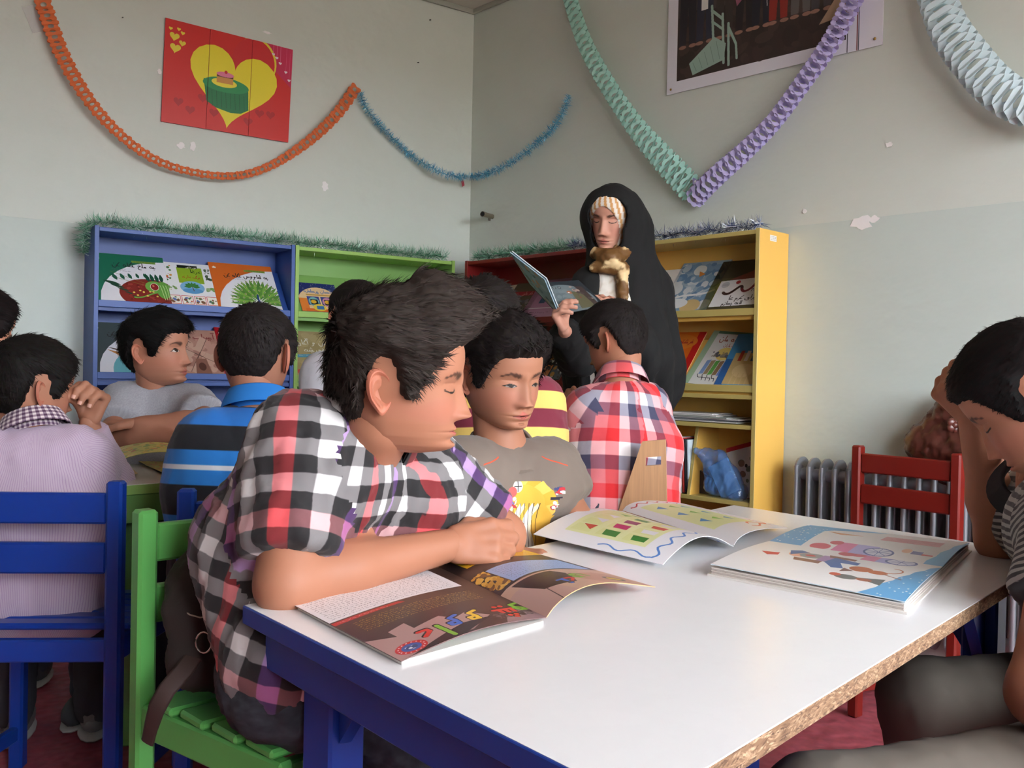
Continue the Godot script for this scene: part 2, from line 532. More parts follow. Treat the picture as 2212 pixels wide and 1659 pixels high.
# ------------------------------------------------------------ tables
func slab(pts: Array, y0: float, y1: float) -> MB:
	var m := MB.new()
	var poly := PackedVector2Array()
	for p in pts: poly.append(Vector2(p.x, p.z))
	# prism lies in local x, y; thickness along local z: turn so that local z is up
	m.prism(poly, Transform3D(Basis(Vector3.RIGHT, Vector3(0, 0, 1), Vector3.UP), Vector3(0, (y0 + y1) * .5, 0)), y1 - y0)
	return m
func inset(pts: Array, d: float) -> Array:
	var c := Vector3.ZERO
	for p in pts: c += p / pts.size()
	var out := []
	for k in pts.size():
		var a: Vector3 = pts[k - 1]
		var b: Vector3 = pts[k]
		var e: Vector3 = pts[(k + 1) % pts.size()]
		var u := (a - b).normalized()
		var w := (e - b).normalized()
		out.append(b + (u + w) * d / maxf(.3, sin(u.angle_to(w))))
	return out
func build_tables() -> void:
	# big white table in front
	var c := [at_height(527, 1307, TABLE_Y), at_height(1585, 1091, TABLE_Y), at_height(2275, 1199, TABLE_Y), at_height(1392, 1741, TABLE_Y)]
	var ctr: Vector3 = (c[0] + c[2]) * .5
	var t := thing("reading_table", "large white topped reading table with blue legs and bare chipboard edge in front", "table", Vector3(ctr.x, 0, ctr.z), "reading tables")
	var white := StandardMaterial3D.new()
	white.albedo_color = rgb(240, 240, 242)
	white.roughness = .22
	white.albedo_texture = noise_tex(.02, 5, Color(.99, .99, .99), Color(1, 1, 1), 512, 5)
	white.uv1_triplanar = true
	white.uv1_world_triplanar = true
	part("tabletop", slab(inset(c, .0008), TABLE_Y - .0016, TABLE_Y), white, t, "smooth white laminate top")
	var board := chipboard()
	part("core_board", slab(inset(c, .0012), TABLE_Y - .0225, TABLE_Y - .0016), board, t, "bare chipboard with visible wood chips")
	var blue := paint(rgb(28, 66, 158), .35)
	for e in [[0, 1], [1, 2], [3, 0]]:
		var m := MB.new()
		m.bar(c[e[0]] - Vector3(0, .0125, 0), c[e[1]] - Vector3(0, .0125, 0), .004, .024, Vector3.UP, .0012)
		part("edge_band", m, blue, t)
	var ins := inset(c, .03)
	var deep := inset(c, .17)
	for e in 4:
		var m := MB.new()
		var pe: Array = deep if e == 2 else ins
		m.bar(pe[e] - Vector3(0, .053, 0), pe[(e + 1) % 4] - Vector3(0, .053, 0), .022, .06)
		part("apron", m, blue, t)
	var feet := inset(c, .095)
	feet[2] = at(2128, 1240, 1.67)
	table_legs(t, feet, blue, TABLE_Y - .0225, .06, true)
	# green table at the left, and the pale wood one beyond
	var gy := .665
	var g := [at_height(150, 1057, gy), at_height(640, 1020, gy), Vector3(-.42, gy, -2.62), Vector3(-1.25, gy, -2.66)]
	t = thing("reading_table", "green edged table in front of the boy with folded arms", "table", Vector3(-1, 0, -2.8), "reading tables")
	part("tabletop", slab(inset(g, .001), gy - .002, gy), paint(rgb(216, 218, 208), .3), t, "pale laminate top")
	part("core_board", slab(g, gy - .024, gy - .002), paint(rgb(150, 192, 104), .4), t)
	var gi := inset(g, .03)
	for e in 4:
		var m := MB.new()
		m.bar(gi[e] - Vector3(0, .06, 0), gi[(e + 1) % 4] - Vector3(0, .06, 0), .02, .07)
		part("apron", m, paint(rgb(110, 160, 84), .4), t)
	table_legs(t, inset(g, .12), paint(rgb(110, 160, 84), .4), gy - .024, .05, false)
	var b := [Vector3(.10, .66, -2.70), Vector3(.38, .66, -2.86), Vector3(.10, .66, -3.10), Vector3(-.22, .66, -2.92)]
	t = thing("reading_table", "pale wooden table beside the boy in the red checked shirt", "table", Vector3(.09, 0, -2.9), "reading tables")
	part("tabletop", slab(b, .64, .66), paint(rgb(186, 150, 108), .45), t)
	table_legs(t, inset(b, .06), paint(rgb(186, 150, 108), .45), .64, .045, false)
func chipboard() -> StandardMaterial3D:
	var im := Image.create(512, 512, false, Image.FORMAT_RGB8)
	im.fill(rgb(128, 98, 72))
	var r := RandomNumberGenerator.new()
	r.seed = 4
	var p := Pic.wrap(im)
	var tones := [rgb(166, 134, 104), rgb(98, 72, 52), rgb(142, 112, 84), rgb(66, 46, 36), rgb(186, 156, 124), rgb(120, 90, 66)]
	for k in 3600:
		var a := r.randf_range(-.6, .6)
		var q := Vector2(r.randf(), r.randf())
		var l := r.randf_range(.008, .036)
		var d := Vector2(cos(a), sin(a)) * l
		var s := Vector2(-sin(a), cos(a)) * r.randf_range(.003, .008)
		p.poly([q - d, q + s, q + d, q - s], tones[r.randi() % 6])
	var m := printed(im, .8)
	m.uv1_triplanar = true
	m.uv1_world_triplanar = true
	m.uv1_scale = Vector3(5, 5, 5)
	return m
func table_legs(t: Node3D, ins: Array, mat: Material, top: float, s: float, gussets: bool) -> void:
	for k in 4:
		var p: Vector3 = ins[k]
		var u: Vector3 = (ins[(k + 1) % 4] - p).normalized()
		var w: Vector3 = (ins[k - 1] - p).normalized()
		var m := MB.new()
		m.box(Transform3D(Basis(u, Vector3.UP, u.cross(Vector3.UP)), Vector3(p.x, top * .5, p.z)), Vector3(s, top, s), .004)
		var leg := part("leg", m, mat, t)
		if gussets:
			for e in [u, w]:
				m = MB.new()
				m.prism(PackedVector2Array([Vector2(s * .5, 0), Vector2(s * .5 + .12, 0), Vector2(s * .5 + .10, -.03), Vector2(s * .5, -.15)]), Transform3D(Basis(e, Vector3.UP, e.cross(Vector3.UP)), Vector3(p.x, top - .002, p.z)), .02)
				part("bracket", m, mat, leg)

# ------------------------------------------------------------ chairs
# wooden school chair from the places of its feet on the floor
func school_chair(label: String, bl: Vector3, br: Vector3, fr: Vector3, seat: float, back: float, col: Color, slats := 5) -> Node3D:
	var fl := bl + fr - br
	var mid := (bl + fr) * .5
	var t := thing("school_chair", label, "chair", Vector3(mid.x, 0, mid.z), "painted school chairs")
	var mat := paint(col, .32)
	var up := Vector3.UP
	var across := (br - bl).normalized()
	var fwd := (fl - bl).normalized()
	var post := func(p: Vector3, h: float) -> void:
		var m := MB.new()
		m.box(Transform3D(Basis(across, up, across.cross(up)), p + up * h * .5), Vector3(.032, h, .034), .005)
		part("leg", m, mat, t)
	post.call(bl, back); post.call(br, back); post.call(fl, seat - .012); post.call(fr, seat - .012)
	for r in [[back - .055, .062], [back - .155, .062]]:
		var m := MB.new()
		m.bar(bl + up * r[0] + across * .016, br + up * r[0] - across * .016, .02, r[1], up, .004)
		part("back_rail", m, mat, t)
	for e in [[bl, fl], [br, fr]]:
		var m := MB.new()
		m.bar(e[0] + up * (seat - .028) + fwd * .015, e[1] + up * (seat - .028) + fwd * .018, .024, .052, up, .004)
		part("seat_rail", m, mat, t)
		m = MB.new()
		m.bar(e[0] + up * .085, e[1] + up * .085, .018, .034, up, .003)
		part("stretcher", m, mat, t)
	for e in [[bl, br], [fl, fr]]:
		var m := MB.new()
		m.bar(e[0] + up * (seat - .03), e[1] + up * (seat - .03), .022, .045, up, .003)
		part("seat_rail", m, mat, t)
	var depth := bl.distance_to(fl)
	for s in slats:
		var m := MB.new()
		var o := bl + fwd * (.03 + (depth - .02) * (s + .5) / slats) + up * (seat + .007)
		m.bar(o - across * .012, o + (br - bl) + across * .012, (depth - .02) / slats - .009, .014, up, .004)
		part("seat_slat", m, mat, t)
	return t
func floor_at(px: float, depth: float) -> Vector3:
	var p := at(px, 820, depth)
	return Vector3(p.x, 0, p.z)
func build_chairs() -> void:
	var blue := rgb(16, 60, 156)
	var green := rgb(98, 178, 92)
	# green chair of the boy in the plaid shirt
	var br := floor_at(318, 1.50)
	var fr := br + Vector3(.275, 0, .21)
	school_chair("light green wooden chair carrying the boy in the plaid shirt", br + Vector3(.235, 0, -.235), br, fr, .405, .716, green, 4)
	# blue chair with the boy in the lilac shirt
	br = floor_at(255, 1.86)
	school_chair("blue wooden chair carrying the boy in the lilac shirt", br + Vector3(-.37, 0, .03), br, br + Vector3(.02, 0, -.33), .405, .716, blue, 6)
	# blue chair of the boy in blue and black stripes
	var bl := floor_at(408, 1.765)
	school_chair("blue wooden chair behind the boy in the blue and black striped shirt", bl, bl + Vector3(.35, 0, -.05), bl + Vector3(.39, 0, -.35), .405, .716, blue, 6)
	# green chair of the boy in the grey brown shirt
	br = Vector3(-.24, 0, -1.98)
	school_chair("green wooden chair under the boy in the brown shirt", Vector3(-.02, 0, -2.22), br, br + Vector3(.27, 0, .23), .405, .716, green, 5)
	# red chair by the radiator
	school_chair("empty dark red wooden chair in front of the radiator", Vector3(1.135, 0, -3.02), Vector3(1.335, 0, -2.76), Vector3(.985, 0, -2.60), .40, .735, rgb(122, 30, 22), 5)
	# chair under the boy on the right
	school_chair("green chair of the boy resting his forehead on his fist, at the right edge", Vector3(1.10, 0, -1.18), Vector3(1.13, 0, -1.53), Vector3(.83, 0, -1.56), .36, .55, green, 5)
	# small beech chair with a grip hole
	var wood := StandardMaterial3D.new()
	wood.albedo_color = rgb(206, 160, 122)
	wood.albedo_texture = wood_grain()
	wood.roughness = .42
	var t := thing("nursery_chair", "beech chair with a tapering back and an oval grip hole", "chair", floor_at(1388, 2.33))
	var top := [at(1372, 958, 2.36), at(1420, 950, 2.33)]
	var low := [at(1338, 1098, 2.36), at(1440, 1092, 2.33)]
	var x := ((low[1] - low[0]) as Vector3).normalized()
	var zc := x.cross(Vector3.UP).normalized()
	var o: Vector3 = low[0]
	var h: float = (top[0] - low[0]).y
	var lw: float = (low[1] - low[0]).length()
	var t0: float = (top[0] - low[0]).dot(x)
	var t1: float = (top[1] - low[0]).dot(x)
	var dn := o.y
	var gx := (t0 + t1) * .5
	var outer := PackedVector2Array()
	var inner := PackedVector2Array()
	var foot0 := -t0 * dn / h
	var foot1 := lw + (lw - t1) * dn / h
	for k in 24:
		var a := TAU * k / 24 + .001
		inner.append(Vector2(gx + clampf(cos(a) * .03, -.02, .02) , h - .052 + clampf(sin(a) * .02, -.011, .011)))
	var cen := Vector2(gx, h - .052)
	var corners := PackedVector2Array([Vector2(t1, h), Vector2(t0, h), Vector2(0, 0), Vector2(lw, 0)])
	# the upper half of the back is a plate with the hole, the lower half goes on to the floor
	for k in 24:
		var dirv := Vector2.from_angle(TAU * k / 24 + .001)
		var best := 9.0
		var hit := cen
		for e in 4:
			var q = Geometry2D.segment_intersects_segment(cen, cen + dirv * 3.0, corners[e], corners[(e + 1) % 4])
			if q != null and cen.distance_to(q) < best:
				best = cen.distance_to(q)
				hit = q
		outer.append(hit)
	for e in 4:   # keep the true corners
		var kb := 0
		for k in 24:
			if outer[k].distance_to(corners[e]) < outer[kb].distance_to(corners[e]): kb = k
		outer[kb] = corners[e]
	var fx := Transform3D(Basis(x, Vector3.UP, zc), o - zc * .01)
	var m := MB.new()
	var shift := Vector2(gx, h - .052)
	var oo := PackedVector2Array()
	var ii := PackedVector2Array()
	for k in 24:
		oo.append(outer[k] - shift)
		ii.append(inner[k] - shift)
	m.plate(oo, ii, fx * Transform3D(Basis(), Vector3(shift.x, shift.y, 0)), .022)
	for k in m.v.size():
		var q: Vector3 = fx.affine_inverse() * m.v[k]
		m.uv[k] = Vector2(q.x * 4.0, -q.y * 1.4)
	part("back_panel", m, wood, t)
	m = MB.new()
	m.prism(PackedVector2Array([Vector2(foot0, -dn), Vector2(foot1, -dn), Vector2(lw, 0), Vector2(0, 0)]), fx, .022, Rect2(0, 0, .25, .7))
	part("back_leg", m, wood, t)
	m = MB.new()
	m.box(fx * Transform3D(Basis(), Vector3(lw * .5, .34 - dn, -.16)), Vector3(.27, .02, .3), .004)
	part("seat", m, wood, t)
	m = MB.new()
	m.prism(PackedVector2Array([Vector2(-.04, -dn), Vector2(lw + .04, -dn), Vector2(lw, .33 - dn), Vector2(0, .33 - dn)]), fx * Transform3D(Basis(), Vector3(0, 0, -.29)), .022)
	part("front_leg", m, wood, t)
func wood_grain() -> ImageTexture:
	var n := FastNoiseLite.new()
	n.seed = 8
	n.frequency = .02
	var im := Image.create(256, 256, false, Image.FORMAT_RGB8)
	for y in 256:
		for x in 256:
			var g := n.get_noise_2d(x * 3.0, y * .35)
			var f := n.get_noise_2d(x * 14.0, y * .8)
			var q := .93 + g * .07 + f * .05
			im.set_pixel(x, y, Color(q, q * .985, q * .96))
	return ImageTexture.create_from_image(im)

# ------------------------------------------------------------ a small painter for printed matter
class Pic:
	var im: Image
	var w: int
	var h: int
	var r := RandomNumberGenerator.new()
	static var glyphs := {}
	func _init(ww := 64, hh := 64, col := Color.WHITE) -> void:
		w = ww
		h = hh
		im = Image.create(w, h, false, Image.FORMAT_RGB8)
		im.fill(col)
		r.seed = 5
	static func wrap(i: Image) -> Pic:
		var p := Pic.new(4, 4)
		p.im = i
		p.w = i.get_width()
		p.h = i.get_height()
		return p
	func poly(pts: Array, col: Color) -> void:
		var n := pts.size()
		var y0 := 1e9
		var y1 := -1e9
		for p in pts:
			y0 = minf(y0, p.y * h)
			y1 = maxf(y1, p.y * h)
		for y in range(maxi(0, int(floor(y0))), mini(h, int(ceil(y1)) + 1)):
			var yc := y + .5
			var xs := []
			for k in n:
				var a: Vector2 = pts[k]
				var b: Vector2 = pts[(k + 1) % n]
				var ay := a.y * h
				var by := b.y * h
				if (ay <= yc) != (by <= yc): xs.append(a.x * w + (b.x - a.x) * w * (yc - ay) / (by - ay))
			xs.sort()
			for k in range(0, xs.size() - 1, 2):
				var x0 := int(round(xs[k]))
				var x1 := int(round(xs[k + 1]))
				if x1 <= x0 and xs[k + 1] - xs[k] > .3: x1 = x0 + 1
				x0 = maxi(x0, 0)
				x1 = mini(x1, w)
				if x1 > x0: im.fill_rect(Rect2i(x0, y, x1 - x0, 1), col)
	func rect(x: float, y: float, ww: float, hh: float, col: Color) -> void:
		im.fill_rect(Rect2i(int(x * w), int(y * h), maxi(1, int(ww * w)), maxi(1, int(hh * h))), col)
	func oval(cx: float, cy: float, rx: float, ry: float, col: Color, turn := 0.0, from := 0.0, to := TAU) -> void:
		var pts := []
		for k in 33:
			var a := from + (to - from) * k / 32.0
			var q := Vector2(cos(a) * rx * w, sin(a) * ry * h).rotated(turn)
			pts.append(Vector2(cx + q.x / w, cy + q.y / h))
		poly(pts, col)
	func line(pts: Array, wd: float, col: Color, dots := true) -> void:     # wd in pixels
		for k in pts.size() - 1:
			var a := Vector2(pts[k].x * w, pts[k].y * h)
			var b := Vector2(pts[k + 1].x * w, pts[k + 1].y * h)
			var e := (b - a)
			if e.length() < .01: continue
			var s := Vector2(-e.y, e.x).normalized() * wd * .5
			var sc := Vector2(1.0 / w, 1.0 / h)
			poly([(a + s) * sc, (b + s) * sc, (b - s) * sc, (a - s) * sc], col)
		if dots and wd >= 3.0:
			for p in pts: oval(p.x, p.y, wd * .5 / w, wd * .5 / h, col)
	func curve(a: Vector2, b: Vector2, c: Vector2, d: Vector2, wd: float, col: Color) -> void:
		var pts := []
		for k in 17: pts.append(a.bezier_interpolate(b, c, d, k / 16.0))
		line(pts, wd, col)
	func leaf(a: Vector2, b: Vector2, fat: float, col: Color) -> void:
		var e := (b - a)
		var s := Vector2(-e.y, e.x) * fat
		poly([a, a + e * .25 + s * .8, a + e * .5 + s, a + e * .78 + s * .6, b, a + e * .78 - s * .6, a + e * .5 - s, a + e * .25 - s * .8], col)
	func heart(cx: float, cy: float, s: float, col: Color, sy := 1.0, turn := 0.0) -> void:
		var pts := []
		for k in 40:
			var t := TAU * k / 40.0
			var q := Vector2(16.0 * pow(sin(t), 3), -(13.0 * cos(t) - 5.0 * cos(2 * t) - 2.0 * cos(3 * t) - cos(4 * t))).rotated(turn) * s / 17.0
			pts.append(Vector2(cx + q.x * h / w, cy + q.y * sy))
		poly(pts, col)
	func blotches(x: float, y: float, ww: float, hh: float, cols: Array, n: int, size: float, seed_: int) -> void:
		r.seed = seed_
		for k in n:
			var c: Color = cols[r.randi() % cols.size()]
			var s := size * r.randf_range(.4, 1.2)
			oval(clampf(x + ww * r.randf(), x + s, x + ww - s), clampf(y + hh * r.randf(), y + s, y + hh - s), s * r.randf_range(.5, 1), s * r.randf_range(.5, 1), c, r.randf() * PI)
	# a line of small print too small to read
	func scribble(x0: float, x1: float, y: float, hh: float, col: Color, seed_: int, wd := 1.0) -> void:
		r.seed = seed_
		var x := x1
		while x > x0:
			var l := r.randf_range(.6, 2.2) * hh
			var pts := []
			var k := 0.0
			while k <= l and x - k > x0:
				pts.append(Vector2(x - k, y + r.randf_range(-.42, .34) * hh))
				k += hh * .28
			if pts.size() > 1: line(pts, wd, col, false)
			if r.randf() < .5: rect(x - l * .5, y - hh * .62, wd / w, wd / h, col)
			x -= l + hh * .45
	# Persian words, drawn with a pen; x runs to the left from the right end
	static func letter_shapes() -> Dictionary:
		if glyphs.size(): return glyphs
		var tooth := [[[0, 0], [.22, 0], [.24, .36], [.26, 0], [.42, 0]]]
		var bowl := [[[0, .34], [.02, .06], [.2, -.05], [.85, -.05], [1.0, .06], [1.02, .3]]]
		var noon := [[[0, .22], [.02, -.12], [.16, -.34], [.46, -.36], [.62, -.14], [.66, .2]]]
		var hook := [[[.62, .36], [.08, .40], [.44, .12], [.58, -.2], [.46, -.5], [.08, -.54]]]
		var hookm := [[[0, 0], [.6, 0]], [[.06, .44], [.3, .36], [.6, .02]]]
		var teeth := [[[0, .3], [0, 0], [.24, 0], [.25, .3], [.26, 0], [.5, 0], [.51, .3], [.53, -.1], [.66, -.38], [1.0, -.4], [1.15, -.1], [1.16, .18]]]
		var teethm := [[[0, 0], [.18, 0], [.19, .3], [.2, 0], [.42, 0], [.43, .3], [.44, 0], [.66, 0], [.67, .3], [.68, 0], [.84, 0]]]
		var ye := [[[0, 0], [.14, .22], [.34, .22], [.3, .02], [.1, -.08], [.06, -.32], [.4, -.44], [.8, -.3], [.86, .02]]]
		var kafm := [[[0, 0], [.5, 0]], [[.34, 0], [.32, .42], [-.08, .9]]]
		var kaff := [[[0, 0], [.3, 0], [.8, -.03], [1.0, .05], [1.02, .28]], [[.2, .0], [.28, .42], [-.1, .9]]]
		glyphs = {
			"b": [bowl, 1.12, tooth, .42], "n": [noon, .76, tooth, .42], "y": [ye, .98, tooth, .42],
			"h": [hook, .74, hookm, .6], "d": [[[[0, .44], [.28, .2], [.26, .02], [0, 0]]], .42], "r": [[[[0, .2], [.06, -.08], [.34, -.38]]], .36],
			"s": [teeth, 1.26, teethm, .84], "t": [[[[0, 0], [.5, 0], [.6, .26], [.34, .4], [.05, .02]], [[.1, 0], [.12, 1.0]]], .72, [[[0, 0], [.5, 0], [.6, .26], [.34, .4], [.05, .02], [.72, 0]], [[.1, 0], [.12, 1.0]]], .72],
			"f": [[[[0, 0], [.3, 0], [.4, .26], [.2, .4], [.08, .2], [.3, 0], [.9, -.03], [1.02, .24]]], 1.14, [[[0, 0], [.3, 0], [.4, .26], [.2, .4], [.08, .2], [.3, 0], [.5, 0]]], .5],
			"k": [kaff, 1.14, kafm, .5], "l": [[[[0, 1.0], [.0, -.1], [.14, -.34], [.44, -.36], [.6, -.1], [.62, .12]]], .74, [[[0, 0], [.12, 0], [.13, 1.0], [.14, 0], [.3, 0]]], .3],
			"m": [[[[0, 0], [.1, .22], [.3, .2], [.3, .02], [.1, -.02], [.34, -.04], [.38, -.6]]], .5, [[[0, 0], [.1, .22], [.28, .22], [.32, 0], [.14, -.05], [.05, .02], [.48, 0]]], .48],
			"e": [[[[0, 0], [.06, .3], [.3, .46], [.48, .24], [.36, .02], [0, 0]]], .6, [[[0, 0], [.08, .34], [.36, .42], [.46, .1], [.14, .0], [.6, 0]]], .6],
			"v": [[[[.32, .1], [.1, .12], [.1, .34], [.32, .36], [.36, .05], [.3, -.24], [.6, -.38]]], .6], "a": [[[[.08, 0], [.1, 1.0]]], .26],
		}
		return glyphs
	# spelled: base letter, then marks: . one dot above, : two above, ^ three above, _ one below, = two below, % three below, ~ madda, / second stroke of gaf; space between words
	func words(s: String, x: float, y: float, size: float, wd: float, col, seed_ := 0) -> float:
		var g := letter_shapes()
		var k := 0
		var sx := size * h / w
		var q := 0
		while k < s.length():
			var ch := s[k]
			var marks := ""
			k += 1
			if ch == " ":
				x -= .38 * sx
				continue
			if ch == "|":
				continue
			while k < s.length() and ".:^_=%~/".contains(s[k]):
				marks += s[k]
				k += 1
			var joins: bool = k < s.length() and s[k] != " " and s[k] != "|" and g[ch].size() > 2
			var strokes: Array = g[ch][2] if joins else g[ch][0]
			var adv: float = g[ch][3] if joins else g[ch][1]
			var cc: Color = col[q % col.size()] if col is Array else col
			q += 1
			for st in strokes:
				var pts := []
				for p in st: pts.append(Vector2(x - p[0] * sx, y - p[1] * size))
				line(pts, wd, cc)
			for mk in marks:
				var mx := adv * .45
				var dots := []
				match mk:
					".": dots = [[mx, .66]]
					":": dots = [[mx - .12, .66], [mx + .12, .66]]
					"^": dots = [[mx - .12, .6], [mx + .12, .6], [mx, .8]]
					"_": dots = [[mx, -.32]]
					"=": dots = [[mx - .12, -.32], [mx + .12, -.32]]
					"%": dots = [[mx - .12, -.28], [mx + .12, -.28], [mx, -.46]]
					"~": line([Vector2(x + .14 * sx, y - 1.16 * size), Vector2(x - .05 * sx, y - 1.26 * size), Vector2(x - .2 * sx, y - 1.16 * size), Vector2(x - .36 * sx, y - 1.24 * size)], wd, cc)
					"/": line([Vector2(x - .22 * sx, y - .62 * size), Vector2(x + .16 * sx, y - 1.08 * size)], wd, cc)
				for d in dots: oval(x - d[0] * sx, y - d[1] * size, wd * .62 / w, wd * .62 / h, cc)
			x -= (adv + (0.0 if joins else .12)) * sx
		return x

# ------------------------------------------------------------ things on the walls
# a strip of cut paper: links folded to and fro along a hanging line
func garland_line(px: Array, off: Array, left: bool, n: int) -> PackedVector3Array:
	var pts := PackedVector3Array()
	var c := Curve3D.new()
	c.bake_interval = .01
	var w := []
	for k in px.size(): w.append(on_left(px[k][0], px[k][1], off[k]) if left else on_right(px[k][0], px[k][1], off[k]))
	for k in w.size():
		var a: Vector3 = w[maxi(k - 1, 0)]
		var b: Vector3 = w[mini(k + 1, w.size() - 1)]
		c.add_point(w[k], (a - b) / 6.0, (b - a) / 6.0)
	var l := c.get_baked_length()
	for k in n + 1: pts.append(c.sample_baked(l * k / n, true))
	return pts
func ring_loop(rx: float, ry: float, n: int, square := 2.0) -> PackedVector2Array:
	var o := PackedVector2Array()
	for k in n:
		var a := TAU * (k + .5) / n
		var c := cos(a)
		var s := sin(a)
		o.append(Vector2(rx * signf(c) * pow(absf(c), 2.0 / square), ry * signf(s) * pow(absf(s), 2.0 / square)))
	return o
func paper_garland(label: String, line: PackedVector3Array, wid: Array, hgt: float, mat: Material, nrm: Vector3, style: int, fold := .62) -> void:
	var t := thing("paper_garland", label, "garland", line[0], "paper garlands on the walls")
	var m := MB.new()
	var base := .05
	# one link: a four-cornered star frame with an oval hole, or an open bow, of paper 0.4 mm thick
	var outer := PackedVector2Array()
	var inner := PackedVector2Array()
	var n := 24
	for k in n:
		var a := TAU * (k + .5) / n
		var e := 1.0
		if style == 0: e = .80 + .20 * cos(4.0 * a + PI)            # star with four points
		elif style == 1: e = .92 + .10 * cos(8.0 * a)                # scalloped
		else: e = 1.0 + .06 * cos(6.0 * a)                           # hexagon
		outer.append(Vector2(cos(a), sin(a)) * base * e)
		inner.append(Vector2(cos(a) * .50, sin(a) * .58) * base * (1.0 if style != 0 else .55))
	m.plate(outer, inner, Transform3D(), .0012)
	var mesh := m.mesh()
	mesh.surface_set_material(0, mat)
	for k in line.size() - 1:
		var p := (line[k] + line[k + 1]) * .5
		var d := (line[k + 1] - line[k]).normalized()
		var side := d.cross(nrm).normalized()
		var f := float(k) / (line.size() - 2)
		var ws: float = lerpf(wid[0], wid[1], smoothstep(0.0, .5, f)) if f < .5 else lerpf(wid[1], wid[2], smoothstep(.5, 1.0, f))
		var tilt := fold * (1.0 if k % 2 == 0 else -1.0)
		# the plate lies across the line, folded to and fro, and faces a little outwards
		var z := (d * cos(tilt) + nrm * sin(tilt)).normalized()
		var x := side
		var y := z.cross(x).normalized()
		rest(t, mesh, mat, "paper_link", Transform3D(Basis(x * ws / base, y * hgt / base, z), p))
func end_tab(px: Array, label: String, mat: Material) -> void:
	var o := on_right(px[0], px[1], .03)
	var m := MB.new()
	var poly := PackedVector2Array([Vector2(-.028, .06), Vector2(-.012, .052), Vector2(0, .042), Vector2(.014, .054), Vector2(.026, .06), Vector2(.018, .03), Vector2(.014, 0), Vector2(.022, -.03), Vector2(.03, -.056), Vector2(.012, -.046), Vector2(0, -.05), Vector2(-.012, -.058), Vector2(-.02, -.05), Vector2(-.022, 0)])
	m.prism(poly, Transform3D(Basis(along_right, Vector3.UP, right_n()), o), .003)
	var t := thing("paper_tab", label, "paper tab", o)
	part("card", m, mat, t)
	m = MB.new()
	for q in [[-.008, .012], [.004, -.012], [-.008, -.034], [.012, -.036], [-.014, .04]]: m.ball(o + along_right * q[0] + Vector3.UP * q[1] + right_n() * .0014, Vector3(.005, .007, .001), 10, Basis(along_right, Vector3.UP, right_n()))
	part("dots", m, paint(rgb(240, 238, 240), .7), t)
func tinsel(label: String, line: PackedVector3Array, rad: float, per_m: int, cols: Array, seed_: int, up_only := 0.0) -> void:
	var t := thing("tinsel_garland", label, "tinsel garland", line[0])
	var m := MB.new()
	m.tube(line, PackedFloat32Array([.0016]), 5)
	part("core_wire", m, paint(cols[0].linear_to_srgb(), .4), t)
	m = MB.new()
	var r := RandomNumberGenerator.new()
	r.seed = seed_
	for k in line.size() - 1:
		var a := line[k]
		var b := line[k + 1]
		var d := (b - a).normalized()
		var u := d.cross(Vector3.UP).normalized()
		var w := u.cross(d)
		for q in int(a.distance_to(b) * per_m) + 1:
			var ang := r.randf() * TAU
			var o := (u * cos(ang) + w * sin(ang))
			if up_only > 0.0 and o.y < 0.0: o.y *= 1.0 - up_only
			o = (o + d * r.randf_range(-.55, .55)).normalized()
			var p := a.lerp(b, r.randf())
			var l := rad * r.randf_range(.55, 1.1)
			var s := o.cross(Vector3(r.randf() - .5, r.randf() - .5, r.randf() - .5)).normalized() * .0009
			var bend := Vector3(r.randf() - .5, r.randf() - .5, r.randf() - .5) * l * .35
			var nn := o.cross(s).normalized()
			var c: Color = cols[r.randi() % cols.size()]
			var j := m.v.size()
			m.cvert(p - s, nn, c); m.cvert(p + s, nn, c)
			m.cvert(p + o * l * .6 + bend * .3 - s, nn, c); m.cvert(p + o * l * .6 + bend * .3 + s, nn, c)
			m.cvert(p + o * l + bend, nn, c)
			m.quad(j, j + 1, j + 3, j + 2)
			m.tri(j + 2, j + 3, j + 4)
	var o := part("fringe", m, tinted(.3, {"metallic": .25}), t)
	o.set_meta("kind", "stuff")
